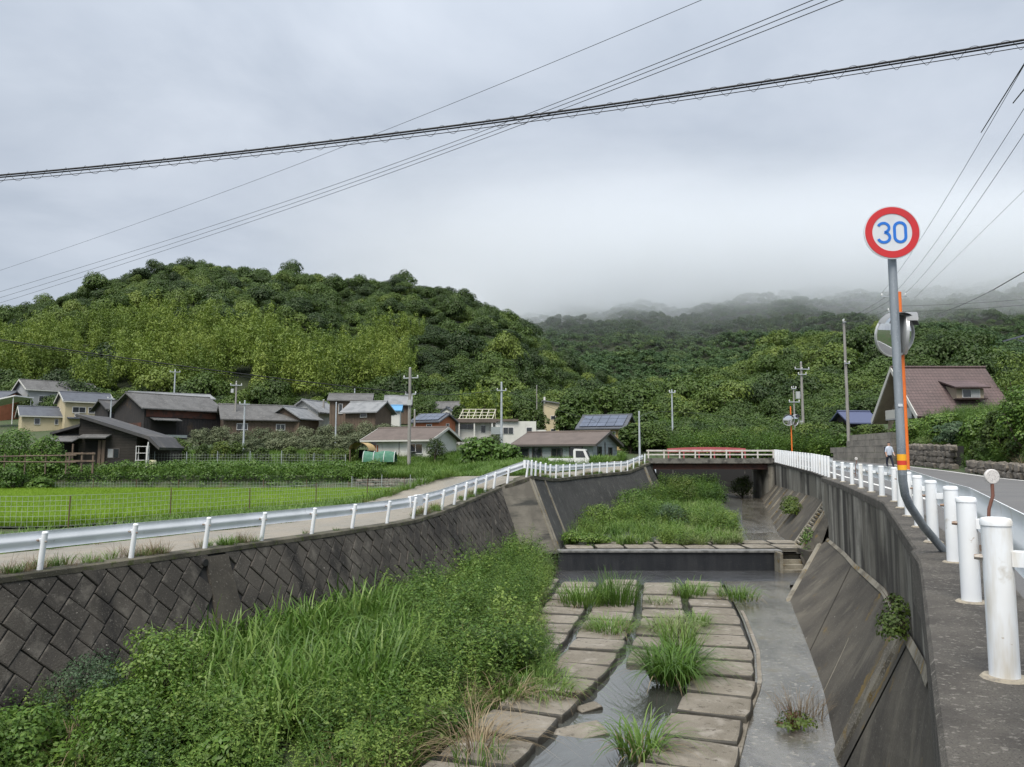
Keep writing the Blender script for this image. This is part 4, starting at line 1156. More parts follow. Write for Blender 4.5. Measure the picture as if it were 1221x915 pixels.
for x in (-3.1, 2.9): MB().tube([(x, -1.95, -0.75), (x, -1.95, -1.1)], 0.06, 8).build('drain_spout', [m_deck], br)
m_redp = mat('faded_red_paint', (0.42, 0.10, 0.11), 0.6, [(2, (0.33, 0.08, 0.09), 0.45, 0.65), (8, (0.5, 0.14, 0.14), 0.6, 0.72)])
rp = thing('parapet', 'faded red slightly arched parapet seen over the bridge railing', 'parapet', (17.9, 70.5, 0.9))
rows = [[(x, 0, 0.72), (x, 0, 1.05 + 0.13 * (1 - (x / 3.7) ** 2)), (x, 0.12, 1.05 + 0.13 * (1 - (x / 3.7) ** 2)), (x, 0.12, 0.72)] for x in np.linspace(-3.7, 3.5, 13)]
MB().grid(rows).build('panel', [m_redp], rp)
for x in np.linspace(-3.6, 3.4, 6): MB().box((x, -0.05, 0.55), (0.1, 0.1, 1.0)).build('post', [m_redp], rp)

# ------------------------------------------------------------------ poles and wires
m_pole = mat('concrete_pole', (0.30, 0.29, 0.275), 0.85, [(1.2, (0.23, 0.22, 0.21), 0.45, 0.65, (3, 3, 0.4))])
m_steelpole = mat('pale_steel_pole', (0.42, 0.46, 0.50), 0.5, [(2, (0.34, 0.37, 0.41), 0.45, 0.65)])
m_wire = mat('black_cable', (0.012, 0.012, 0.014), 0.6)
m_wire_thin = mat('grey_wire', (0.05, 0.055, 0.06), 0.6)
m_porc = mat('porcelain', (0.62, 0.63, 0.62), 0.3)
m_trans = mat('transformer_grey', (0.42, 0.44, 0.45), 0.5)
def utility_pole(px, ytop, Y, label, rad=0.16, arms=(), trans=None, m=None, zb=None, boxes=(), pxb=None):
    top = PY(px, ytop, Y)
    if zb is None: zb = float(z_left(top.x, Y)) if top.x < XL(Y) else (float(z_right(top.x, Y)) if top.x > XP(Y) else float(ZFAR(Y)))
    t = thing('utility_pole', label, 'utility pole', (top.x, Y, zb - 0.3))
    H = top.z - zb + 0.3
    MB().tube([(0, 0, 0), (0, 0, H)], [rad, rad * 0.68], 12).build('pole', [m or m_pole], t, smooth=True)
    MB().tube([(0, 0, H), (0, 0, H + 0.05)], [rad * 0.7, rad * 0.3], 10).build('pole_cap', [m_steelpole], t)
    for (dz, half, ang, ins) in arms:
        d = Vector((math.cos(ang), math.sin(ang), 0)); c = Vector((0, 0, H - dz)) - Vector((-d.y, d.x, 0)) * rad
        ar = MB().bar(c - d * half, c + d * half, 0.09, 0.09).build('cross_arm', [m_steelpole], t)
        for k in range(ins):
            q = c + d * half * (-0.92 + 1.84 * k / max(ins - 1, 1))
            MB().tube([q, q + Vector((0, 0, 0.10)), q + Vector((0, 0, 0.2)), q + Vector((0, 0, 0.24))], [0.03, 0.07, 0.06, 0.03], 8).build('insulator', [m_porc], ar)
    if trans:
        dz, dx = trans
        MB().tube([(dx, 0, H - dz - 0.8), (dx, 0, H - dz)], 0.26, 14).build('transformer', [m_trans], t, smooth=True)
        MB().bar((0, 0, H - dz - 0.4), (dx, 0, H - dz - 0.4), 0.08).build('transformer_bracket', [m_steelpole], t)
    for (dz, dx) in boxes:
        MB().box((dx, -rad - 0.05, H - dz), (0.32, 0.22, 0.5)).build('box', [m_trans], t)
    return t, top
P1 = utility_pole(1006, 381, 75, 'tall concrete utility pole above the block wall near the steep roofed house', 0.17, [(0.3, 0.15, 0, 1), (4.4, 0.35, 0.5, 2)])
P2 = utility_pole(955, 432, 85, 'concrete utility pole with a grey transformer past the bridge end', 0.17, [(0.8, 0.9, 0.2, 3), (1.4, 0.5, 0.2, 2)], (3.3, -0.45), boxes=[(6.8, -0.3)])
P3 = utility_pole(946, 461, 83, 'shorter thin pole with a cross arm beside the transformer pole', 0.10, [(0.25, 0.25, 0, 2), (1.7, 0.6, 0.1, 2)])
P4 = utility_pole(801, 465, 84, 'pale pole with a lamp head at the far end of the bridge', 0.11, [(0.3, 0.35, 0.2, 2)], m=m_steelpole)
P5 = utility_pole(762, 491, 68, 'short pale pole at the bend before the bridge', 0.10, m=m_steelpole)
P6 = utility_pole(902, 497, 98, 'thin pole beside the small roadside sign past the bridge', 0.10, m=m_steelpole)
P7 = utility_pole(598, 456, 82, 'pale pole standing before the white two storey house', 0.14, [(0.9, 0.5, 0.1, 2)], m=m_steelpole)
P8 = utility_pole(489, 439, 70, 'tall utility pole with cross arms before the long white house', 0.17, [(0.9, 0.75, 2.8, 3), (2.4, 0.55, 2.8, 2)], boxes=[(3.2, 0.0)])
P9 = utility_pole(292, 478, 76, 'thin pale pole rising from the citrus bushes', 0.10, [(0.35, 0.5, 0.2, 1)], m=m_steelpole)
P10 = utility_pole(282, 455, 96, 'pole with a wide cross arm behind the thin pale pole', 0.14, [(0.5, 0.7, 0.2, 3)], boxes=[(1.2, -0.4)])
P11 = utility_pole(209, 441, 126, 'pole with a cross arm rising behind the cream walled roof storey', 0.15, [(0.4, 0.8, 0.3, 3)], m=m_steelpole)
P12 = utility_pole(133, 474, 92, 'short white pole with a lamp arm beside the dark barn', 0.10, [(0.2, 0.4, 0.4, 1)], m=m_steelpole)
P13 = utility_pole(401, 480, 86, 'thin pole in the olive grove before the brown block house', 0.10, m=m_steelpole)
P14 = utility_pole(423, 464, 104, 'thin pole rising over the roof of the brown block house', 0.10, m=m_steelpole)
P15 = utility_pole(386, 477, 106, 'stub of a thick pole behind the white gabled house', 0.2)
P16 = utility_pole(494.5, 489, 79, 'thin pole behind the tall cross arm pole', 0.12)
P17 = utility_pole(640, 460, 118, 'thin pole by the tall cream building', 0.09)
P18 = utility_pole(1066, 343, 60, 'utility pole with a three wire arm largely hidden behind the speed sign pole', 0.13, [(0.7, 1.0, 3.1, 3), (1.9, 0.5, 3.1, 2)])
def wire(label, pts, r, m=None, n=36, group=None, sag=0.0, cat='cable', name='overhead_wire'):
    "pts: three (pixel x, pixel y, distance) or world points; a curve through them"
    w = [p if isinstance(p, Vector) else PY(*p) for p in pts]
    out = []
    for i in range(n + 1):
        t = i / n
        if len(w) == 3:
            # quadratic through the three points, the middle one at the share of the way its plan position has
            L1 = (Vector(w[1]) - w[0]).to_2d().length if False else math.hypot(w[1].x - w[0].x, w[1].y - w[0].y)
            L2 = math.hypot(w[2].x - w[1].x, w[2].y - w[1].y); tm = L1 / (L1 + L2)
            p = w[0] * ((t - tm) * (t - 1) / (tm)) + w[1] * (t * (t - 1) / (tm * (tm - 1))) + w[2] * (t * (t - tm) / (1 - tm))
        else:
            p = w[0].lerp(w[1], t) - Vector((0, 0, sag * 4 * t * (1 - t)))
        out.append(p)
    o = MB().tube([q - out[0] for q in out], r, 6).build(name, [m or m_wire_thin], smooth=True)
    o.location = out[0]
    tag(o, label, cat, group)
    return o, out
# lashed cable bundle across the sky
cb = thing('cable_bundle', 'thick black cable bundle with spiral lashing crossing the whole sky', 'cable', tuple(PY(-300, 232, 17)))
A = PY(-300, 232, 17.0); B = PY(600, 143.5, 14.0); Cc = PY(1500, 1, 11.0)
def bun(t):
    L1 = math.hypot(B.x - A.x, B.y - A.y); L2 = math.hypot(Cc.x - B.x, Cc.y - B.y); tm = L1 / (L1 + L2)
    return A * ((t - tm) * (t - 1) / tm) + B * (t * (t - 1) / (tm * (tm - 1))) + Cc * (t * (t - tm) / (1 - tm))
pts = [bun(i / 60) - A for i in range(61)]
MB().tube([p + Vector((0, 0, 0.02)) for p in pts], 0.019, 6).build('messenger_wire', [m_wire], cb)
MB().tube([p + Vector((0, 0.03, -0.015)) for p in pts], 0.014, 6).build('telephone_cable', [m_wire], cb)
MB().tube([p + Vector((0, -0.01, -0.105)) for p in pts], 0.008, 5).build('drop_cable', [m_wire], cb)
hel = []
for i in range(1400):
    t = i / 1399; p = bun(t) - A; an = i * 6.28318 / 22
    hel.append(p + Vector((0, math.cos(an) * 0.06, -0.04 + math.sin(an) * 0.095)))
MB().tube(hel, 0.0042, 4).build('lashing', [m_wire], cb)
grp = 'three parallel power wires across the sky'
for k, (yl, ym, xr) in enumerate([(341.5, 132, 950), (349.5, 137, 977), (356.5, 142, 1006)]):
    wire('%s of three parallel power wires slanting up from the hill across the sky' % ('highest', 'middle', 'lowest')[k],
         [(-120, yl + 42, 62), (640, ym, 27), (xr + 260, -100 - 2 * k, 13)], 0.011, m_wire_thin, 48)
wire('single faint wire slanting up the sky above the three parallel wires', [(-120, 362, 60), (420, 171, 32), (1080, -104, 14)], 0.008, m_wire_thin, 40)
wire('black cable sagging past the bamboo hillside to the cross arm pole', [(-140, 383, 48), (250, 441, 60), Vector((P8[1].x, 70, P8[1].z - 2.3))], 0.042, m_wire, 40)
wire('second thinner cable just below the black cable before the hillside', [(-140, 384, 48.5), (250, 444, 60.5), Vector((P8[1].x, 70, P8[1].z - 2.6))], 0.020, m_wire, 40)
wire('cable strung from the cross arm pole to the pole before the white house', [Vector((P8[1].x, 70, P8[1].z - 2.3)), Vector((P7[1].x, 82, P7[1].z - 0.7))], 0.022, m_wire_thin, 16, sag=0.35)
wire('wire strung high from the cross arm pole towards the bridge trees', [Vector((P7[1].x, 82, P7[1].z - 0.7)), PY(730, 507, 88), PY(905, 520, 97)], 0.018, m_wire_thin, 16)
wire('cable from the bend pole over the bridge to the thin far pole', [Vector((P5[1].x, 68, P5[1].z - 0.6)), Vector((P4[1].x, 84, P4[1].z - 2.4)), Vector((P6[1].x, 98, P6[1].z - 0.6))], 0.016, m_wire_thin, 16)
a0 = P18[1]
for k, (dx, ex, ey) in enumerate([(-1.0, 1228, 66), (0.0, 1236, 106), (0.9, 1242, 128)]):
    wire('%s of three thin wires rising steeply from the hidden pole' % ('highest', 'middle', 'lowest')[k], [Vector((a0.x + dx, 60, a0.z - 0.45)), PY(ex, ey, 18)], 0.009, m_wire_thin, 20, sag=0.4)
wire('very thin wire rising across the low cloud clear of the steep wires', [(1090, 356, 58), (1300, 150, 20)], 0.007, m_wire_thin, 12)
for k, (dz, xe, ye, la) in enumerate([(1.5, 1330, 345, 'upper'), (1.95, 1330, 352, 'lower')]):
    wire('%s of two level wires running from the hidden pole over the steep roof' % la, [Vector((a0.x, 60, a0.z - dz)), PY(xe, ye, 55)], 0.012, m_wire_thin, 14, sag=0.25)
for k, (dz, la) in enumerate([(0.5, 'upper'), (1.0, 'middle'), (1.7, 'lower')]):
    wire('%s of three wires slanting down between the hidden pole and the tall concrete pole' % la, [Vector((a0.x - 0.3, 60, a0.z - dz)), Vector((P1[1].x, 75, P1[1].z - 0.1 - 0.25 * k))], 0.012, m_wire_thin, 10, sag=0.15)
    wire('%s of three wires from the tall concrete pole to the transformer pole' % la, [Vector((P1[1].x, 75, P1[1].z - 0.1 - 0.25 * k)), Vector((P2[1].x + 0.5 - 0.5 * k, 85, P2[1].z - 0.6))], 0.012, m_wire_thin, 10, sag=0.3)
wire('thick cable of a dead end clamp on the highest steep wire', [PY(1170, 158, 26), PY(1229, 64, 18.3)], 0.018, m_wire, 6, name='cable_sleeve')
wire('thick cable of a dead end clamp on the middle steep wire', [PY(1208, 123, 22), PY(1246, 76, 17)], 0.018, m_wire, 6, name='cable_sleeve')
wire('lashed service cable ending in a loop beside the roadside lamp', [PY(1184, 346, 22), PY(1250, 308, 18)], 0.012, m_wire, 8)
wire('slack wire hanging from the lashed service cable towards the hidden pole', [PY(1184, 346, 22), Vector((P18[1].x, 60, P18[1].z - 2.2))], 0.008, m_wire_thin, 14, sag=0.5)

# lamp head reaching in over the road
lh = PY(1196, 411, 30.0)
lamp = thing('street_lamp', 'dark flat street lamp head reaching over the road on a thin arm', 'street lamp', (lh.x + 2.8, 30.0, float(z_right(lh.x + 2.8, 30))))
lz = lamp.location.z; k0 = lh - lamp.location
m_lampd = mat('lamp_dark', (0.022, 0.026, 0.038), 0.6, spec=0.3)
rows = [[k0 + Vector((x, w * s, 0.10 + x * 0.28 + (0.055 if u else 0.0) * (1 - abs(s) ** 2))) for s, u in ((-1, 0), (-0.5, 1), (0, 1), (0.5, 1), (1, 0), (0.5, 0), (-0.5, 0), (-1, 0))] for x, w in ((-0.02, 0.03), (0.08, 0.16), (0.4, 0.24), (1.0, 0.28), (1.5, 0.22))]
MB().grid(rows).build('lamp_head', [m_lampd], lamp, smooth=True)
MB().tube([k0 + Vector((0.5, 0, 0.22)), k0 + Vector((0.8, 0, 0.12)), k0 + Vector((1.4, 0, -0.2)), Vector((0, 0, k0.z - 0.6))], 0.022, 8).build('arm', [m_steelpole], lamp, smooth=True)
MB().tube([(0, 0, -0.2), (0, 0, k0.z + 0.8)], [0.08, 0.06], 12).build('pole', [m_steelpole], lamp, smooth=True)
# ------------------------------------------------------------------ houses
def M_(n, c, r=0.85, v=None, b=None, **k): return mat(n, c, r, v, b, **k)
w_cream = M_('cream_render', (0.52, 0.45, 0.30), 0.9, [(0.8, (0.45, 0.39, 0.26), 0.45, 0.65), (4, (0.36, 0.31, 0.22), 0.62, 0.75)], (30, 0.2, 0.01))
w_grey = M_('grey_render', (0.36, 0.37, 0.38), 0.9, [(0.8, (0.29, 0.30, 0.31), 0.45, 0.65)], (30, 0.2, 0.01))
w_bluegrey = M_('pale_blue_grey_siding', (0.33, 0.37, 0.38), 0.85, [(1, (0.28, 0.315, 0.325), 0.45, 0.65), (3, (0.22, 0.24, 0.24), 0.62, 0.75, (1, 1, 0.3))], vec='obj')
wave_bump(w_bluegrey, 'Z', 1.1, 0.02, amt=0.25)
w_white = M_('white_render', (0.62, 0.62, 0.59), 0.9, [(0.7, (0.54, 0.54, 0.51), 0.45, 0.65), (1.8, (0.40, 0.39, 0.36), 0.62, 0.76, (2, 2, 0.3))], (30, 0.2, 0.01))
w_dark = M_('blackened_boards', (0.035, 0.031, 0.028), 0.9, [(0.6, (0.055, 0.048, 0.042), 0.45, 0.66), (3, (0.075, 0.062, 0.05), 0.6, 0.72, (0.4, 0.4, 4))], vec='obj')
wave_bump(w_dark, 'Z', 1.25, 0.03, amt=0.6)
w_darkv = M_('charred_upright_boards', (0.028, 0.026, 0.028), 0.9, [(0.7, (0.075, 0.05, 0.032), 0.58, 0.70), (2.5, (0.05, 0.042, 0.04), 0.5, 0.7, (3, 3, 0.3))], vec='obj')
wave_bump(w_darkv, 'X', 0.9, 0.03, amt=0.5)
w_redwood = M_('reddish_old_boards', (0.10, 0.04, 0.028), 0.9, [(1.5, (0.05, 0.03, 0.025), 0.45, 0.6), (3, (0.16, 0.07, 0.04), 0.6, 0.7, (4, 4, 0.3))], vec='obj')
w_brown = M_('brown_sheet_siding', (0.13, 0.095, 0.07), 0.85, [(0.9, (0.105, 0.078, 0.058), 0.45, 0.65), (3, (0.08, 0.06, 0.05), 0.6, 0.72)], vec='obj')
wave_bump(w_brown, 'X', 0.8, 0.03, amt=0.3)
w_brick = M_('terracotta_render', (0.40, 0.145, 0.075), 0.9, [(1.2, (0.33, 0.12, 0.06), 0.45, 0.65)], (20, 0.3, 0.01))
w_yellow = M_('ochre_render', (0.50, 0.38, 0.19), 0.9, [(1, (0.43, 0.33, 0.17), 0.45, 0.65)])
w_beige = M_('beige_gable_board', (0.34, 0.29, 0.22), 0.85, [(1, (0.27, 0.23, 0.18), 0.45, 0.65)])
r_slate = M_('blue_grey_tiles', (0.085, 0.095, 0.115), 0.6, [(1.2, (0.065, 0.072, 0.09), 0.45, 0.65), (5, (0.13, 0.14, 0.15), 0.6, 0.72)], vec='obj')
wave_bump(r_slate, 'Y', 1.1, 0.04, amt=0.35)
r_grey = M_('weathered_grey_tiles', (0.125, 0.125, 0.125), 0.85, [(0.8, (0.09, 0.09, 0.09), 0.42, 0.62), (4, (0.19, 0.185, 0.175), 0.56, 0.7)], (8, 0.5, 0.05), vec='obj')
wave_bump(r_grey, 'Y', 1.0, 0.05, amt=0.45)
r_light = M_('pale_grey_tiles', (0.24, 0.25, 0.26), 0.75, [(1, (0.17, 0.18, 0.19), 0.45, 0.65)], vec='obj')
wave_bump(r_light, 'Y', 1.0, 0.05, amt=0.45)
r_brown = M_('dull_brown_roof', (0.125, 0.10, 0.088), 0.8, [(0.8, (0.10, 0.08, 0.07), 0.45, 0.65), (4, (0.16, 0.13, 0.11), 0.6, 0.72)], vec='obj')
wave_bump(r_brown, 'Y', 0.8, 0.03, amt=0.3)
r_dark = M_('dark_sheet_roof', (0.05, 0.05, 0.052), 0.7, [(1, (0.09, 0.085, 0.08), 0.5, 0.66)], vec='obj')
r_solar = M_('solar_panels', (0.06, 0.075, 0.11), 0.15, [(0.6, (0.09, 0.11, 0.16), 0.45, 0.65)], spec=0.8)
r_bluesheet = M_('blue_sheet_roof', (0.10, 0.28, 0.48), 0.5)
m_frame_w = M_('white_frame', (0.62, 0.62, 0.62), 0.5)
m_frame_d = M_('bronze_frame', (0.09, 0.08, 0.075), 0.5)
m_glass = M_('window_glass', (0.03, 0.035, 0.04), 0.06, spec=0.8)
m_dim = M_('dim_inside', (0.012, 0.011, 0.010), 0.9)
m_fascia = M_('pale_fascia', (0.50, 0.50, 0.47), 0.7)
m_tile_purple = M_('purplish_brown_tiles', (0.115, 0.075, 0.075), 0.65, [(0.7, (0.09, 0.06, 0.06), 0.42, 0.62), (3.5, (0.16, 0.11, 0.105), 0.56, 0.72)], (10, 0.3, 0.03), vec='obj')
wave_bump(m_tile_purple, 'X', 1.05, 0.06, amt=0.35)
wave_bump(m_tile_purple, 'Z', 1.15, 0.08, amt=0.55)

def windows(t, wins, L, D, fm=None):
    for (f, u, v, w, h) in wins:
        if f == 'f': c = Vector((u, -D / 2, v)); a = Vector((1, 0, 0)); n = Vector((0, -1, 0))
        elif f == 'l': c = Vector((-L / 2, u, v)); a = Vector((0, -1, 0)); n = Vector((-1, 0, 0))
        else: c = Vector((L / 2, u, v)); a = Vector((0, 1, 0)); n = Vector((1, 0, 0))
        z = Vector((0, 0, 1)); b = 0.06
        mb = MB()
        q = c + n * 0.03
        mb.bar(q - a * (w / 2 + b / 2) - z * (h / 2 + b), q - a * (w / 2 + b / 2) + z * (h / 2 + b), b, 0.10, up=n)
        mb.bar(q + a * (w / 2 + b / 2) - z * (h / 2 + b), q + a * (w / 2 + b / 2) + z * (h / 2 + b), b, 0.10, up=n)
        mb.bar(q - a * w / 2 + z * (h / 2 + b / 2), q + a * w / 2 + z * (h / 2 + b / 2), b, 0.10, up=n)
        wo = mb.build('window', [fm or m_frame_w], t)
        MB().bar(q - a * (w / 2 + b) - z * (h / 2 + b / 2) , q + a * (w / 2 + b) - z * (h / 2 + b / 2), 0.07, 0.16, up=n).build('sill', [fm or m_frame_w], wo)
        k = 2 if w > 0.9 else 1
        for i in range(k):
            pw = w / k
            p = c + a * (-w / 2 + pw * (i + 0.5)) + n * (0.014 + 0.012 * i)
            MB().bar(p - z * h / 2, p + z * h / 2, pw, 0.012, up=n).build('pane', [m_glass], wo)
        if k == 2: MB().bar(q - z * h / 2, q + z * h / 2, 0.05, 0.07, up=n).build('mullion', [fm or m_frame_w], wo)
def gable(label, px, ybase, Y, L, D, H, R, rot, wm, rm, wins=(), ov=0.45, th=0.14, fascia=None, fm=None, name='house', cat='house', sink=1.5, group=None, asym=0.0, solar=None, z=None, wall2=None):
    """ridge along local x, length L; depth D, eaves at H, ridge R above the eaves; (px, ybase) is where the middle of the front foot shows at distance Y"""
    p = PY(px, ybase, Y)
    t = thing(name, label, cat, (p.x, p.y + D / 2 * math.cos(rot), p.z), rot, group)
    yr = D * asym
    sec = [(-D / 2, -sink), (-D / 2, H), (yr, H + R), (D / 2, H), (D / 2, -sink)]
    a = [(-L / 2, y, z_) for y, z_ in sec]
    MB().prism(a, (L, 0, 0)).build('wall', [wm], t)
    s1 = R / (D / 2 + yr); s2 = R / (D / 2 - yr)
    x0, x1 = -L / 2 - ov, L / 2 + ov
    e = [(-D / 2 - ov, H - ov * s1), (yr, H + R), (D / 2 + ov, H - ov * s2)]
    poly = [(x0, e[0][0], e[0][1] + 0.02), (x0, e[1][0], e[1][1] + 0.02), (x0, e[2][0], e[2][1] + 0.02), (x0, e[2][0], e[2][1] + th + 0.02), (x0, e[1][0], e[1][1] + th + 0.05), (x0, e[0][0], e[0][1] + th + 0.02)]
    ro = MB().prism(poly, (x1 - x0, 0, 0)).build('roof', [rm], t)
    MB().tube([(x0 - 0.02, yr, H + R + th + 0.05), (x1 + 0.02, yr, H + R + th + 0.05)], 0.11, 8).build('ridge_cap', [rm], ro)
    if fascia:
        for xx in (x0 - 0.02, x1 + 0.02):
            mb = MB().bar((xx, e[0][0], e[0][1] + 0.05), (xx, e[1][0], e[1][1] + 0.07), 0.05, 0.24).bar((xx, e[1][0], e[1][1] + 0.07), (xx, e[2][0], e[2][1] + 0.05), 0.05, 0.24)
            mb.build('bargeboard', [fascia], t)
        MB().bar((x0, e[0][0] - 0.02, e[0][1] + 0.05), (x1, e[0][0] - 0.02, e[0][1] + 0.05), 0.05, 0.16).build('gutter', [fascia], t)
    if solar:
        nrm = Vector((0, -s1, 1)).normalized()
        for i in range(solar[0]):
            for j in range(solar[1]):
                fx = (i + 0.5) / solar[0]; fy = (j + 0.5) / solar[1]
                cx_ = x0 + 0.4 + (x1 - x0 - 0.8) * fx; yy = e[0][0] + (yr - e[0][0]) * (0.08 + 0.84 * fy)
                zz = e[0][1] + (yy - e[0][0]) * s1 + th + 0.10
                w = (x1 - x0 - 0.8) / solar[0] * 0.95; hgt = (yr - e[0][0]) * 0.84 / solar[1] * 0.95
                MB().prism([(cx_ - w / 2, yy - hgt / 2, zz - hgt / 2 * s1), (cx_ + w / 2, yy - hgt / 2, zz - hgt / 2 * s1), (cx_ + w / 2, yy + hgt / 2, zz + hgt / 2 * s1), (cx_ - w / 2, yy + hgt / 2, zz + hgt / 2 * s1)], nrm * 0.05).build('solar_panel', [r_solar], ro)
    windows(t, wins, L, D, fm)
    return t
R_ = math.radians
# the bank of houses across the fields
gable('pale grey house with a blue framed end window below the bamboo', 56, 492, 128, 10.5, 7.0, 3.6, 1.6, R_(48), w_grey, r_grey, [('l', 0.6, 2.0, 0.9, 0.9), ('f', -3, 2.1, 1.2, 0.9), ('f', 0.4, 2.1, 1.2, 0.9)], fascia=m_fascia)
t = gable('cream two storey house with a blue grey tiled roof', 90, 514, 108, 5.9, 5.2, 4.1, 1.25, R_(42), w_cream, r_slate, [('f', -1.25, 2.9, 1.55, 0.72), ('f', 0.75, 2.9, 1.55, 0.72), ('l', 0.5, 2.9, 0.5, 0.6)], ov=0.35, fascia=m_fascia)
MB().box((0.0, -2.9, 1.75), (5.4, 0.9, 0.12), M=Matrix.Rotation(0.2, 3, 'X')).build('pent_roof', [r_slate], t)
MB().box((-1.5, -2.75, 2.15), (0.6, 0.25, 0.45)).build('air_conditioner', [m_frame_w], t)
gable('low cream wing with a blue grey hipped roof joined to the cream house', 41, 514, 106, 5.4, 4.6, 2.1, 1.15, R_(38), w_cream, r_slate, [('f', -0.95, 1.3, 0.6, 0.75), ('f', 1.35, 1.3, 0.35, 0.7)], ov=0.4, fascia=m_fascia)
gable('brick red walled house with a slate roof beyond the cream wing', -30, 498, 122, 8.5, 6, 2.9, 1.3, R_(-4), w_brick, r_slate, [('f', 1.5, 1.7, 1.0, 0.9)], ov=0.5)
cp = PY(4, 497, 112)
t = thing('carport', 'white edged carport roof beside the low cream wing', 'carport', tuple(cp))
MB().box((0, 0, 2.25), (6.0, 4.5, 0.18), M=Matrix.Rotation(-0.22, 3, 'Y')).build('roof', [m_frame_w], t)
for x, y in ((-2.6, -2), (2.6, -2), (-2.6, 2), (2.6, 2)): MB().tube([(x, y, -1.2), (x, y, 2.25 + x * 0.2)], 0.06, 8).build('post', [m_frame_w], t)

# the blackened farm shed
sd = PY(126, 563, 68)
t = thing('shed', 'blackened wooden farm shed with a lopsided roof and tin awning', 'shed', tuple(sd))
k = 68 / 915.0
def sp(x, y): return ((x - 126) * k, (563 - y) * k)
def spoly(pts, y0): return [(sp(*p)[0], y0, sp(*p)[1]) for p in pts]
MB().prism(spoly([(92, 566), (92, 499), (161, 518.5), (161, 566)], 0), (0, 4.5, 0)).build('front_wall', [w_dark], t)
MB().prism(spoly([(62, 566), (62, 515), (92, 508), (92, 566)], 0.9), (0, 3.6, 0)).build('side_wall', [w_dark], t)
MB().prism(spoly([(161, 566), (161, 519), (190, 535), (190, 566)], 1.9), (0, 2.6, 0)).build('lean_to_wall', [w_dark], t)
MB().prism(spoly([(89, 495.5), (92, 494.5), (179, 521), (192, 534), (191, 537), (177, 524.5), (92, 498)], -0.55), (0, 5.4, 0)).build('roof', [r_dark], t)
MB().prism(spoly([(58, 516), (93, 506), (93, 509), (58, 519)], -0.1), (0, 4.6, 0)).build('side_roof', [r_dark], t)
aw = MB().prism([(sp(58, 519)[0], -1.5, sp(58, 527)[1]), (sp(96, 519)[0], -1.5, sp(96, 528)[1]), (sp(96, 519)[0], 0.9, sp(96, 519)[1]), (sp(58, 519)[0], 0.9, sp(58, 518)[1])], (0, 0, 0.07)).build('awning', [r_grey], t)
MB().prism([(sp(97, 519)[0], -1.0, sp(97, 523.5)[1]), (sp(131, 519)[0], -1.0, sp(131, 523.5)[1]), (sp(131, 519)[0], 0.0, sp(131, 519.5)[1]), (sp(97, 519)[0], 0.0, sp(97, 519.5)[1])], (0, 0, 0.10)).build('awning', [r_grey], t)
MB().prism(spoly([(100, 566), (100, 526), (116, 526), (116, 566)], -0.02), (0, 0.03, 0)).build('doorway', [m_dim], t)
MB().prism(spoly([(64, 566), (64, 529), (90, 529), (90, 566)], 0.86), (0, 0.03, 0)).build('doorway', [m_dim], t)
w = MB().prism(spoly([(127, 547), (127, 535), (141.5, 535), (141.5, 547)], -0.05), (0, 0.05, 0)).build('window', [m_frame_d], t)
MB().prism(spoly([(128, 546), (128, 536), (134, 536), (134, 546)], -0.07), (0, 0.02, 0)).build('pane', [w_grey], w)
MB().prism(spoly([(135, 546), (135, 536), (140.5, 536), (140.5, 546)], -0.08), (0, 0.02, 0)).build('pane', [m_glass], w)
m_oldwood = M_('grey_brown_timber', (0.15, 0.11, 0.085), 0.9, [(2, (0.09, 0.07, 0.055), 0.45, 0.65, (3, 3, 0.4))])
for x in (118.5, 123): MB().box((sp(x, 0)[0], -0.12, 1.35), (0.26, 0.16, 2.9)).build('timber_post', [m_oldwood], t)
for x in (62, 76, 96): MB().box((sp(x, 0)[0], -1.35, 1.2), (0.11, 0.11, 2.5)).build('awning_post', [m_oldwood], t)
MB().prism(spoly([(131, 566), (131, 548), (152, 548), (152, 566)], -0.04), (0, 0.04, 0)).build('sliding_door', [w_darkv], t)
# what stands at the shed
q = PY(168, 549, 67.0)
t = thing('rack', 'white two shelf metal rack at the end of the blackened shed', 'rack', tuple(q))
for x in (-0.45, 0.45):
    for y in (0, 0.45): MB().tube([(x, y, -0.9), (x, y, 1.25)], 0.035, 8).build('post', [m_frame_w], t)
for z in (0.0, 0.62, 1.2): MB().box((0, 0.22, z), (0.98, 0.5, 0.05)).build('shelf', [m_frame_w], t)
q = PY(174.5, 557, 66.5)
tag(MB().tube([(0, 0, -0.4), (0.02, 0, 1.3), (0.09, 0, 2.15)], 0.06, 10).build('pipe', [m_frame_w], org=(0, 0, 0)), 'upright white drainpipe beside the metal rack', 'pipe').location = q
q = PY(182, 556, 66.5)
t = thing('water_tank', 'pale yellow plastic tub beside the white drainpipe', 'tub', tuple(q))
m_tub = M_('yellowed_plastic', (0.55, 0.52, 0.35), 0.6)
MB().tube([(0, 0, -0.3), (0, 0, 0.42), (0, 0, 0.5)], [0.26, 0.30, 0.24], 14).build('body', [m_tub], t, smooth=True)
MB().tube([(0, 0, 0.46), (0, 0, 0.53)], 0.27, 14).build('lid', [m_tub], t)

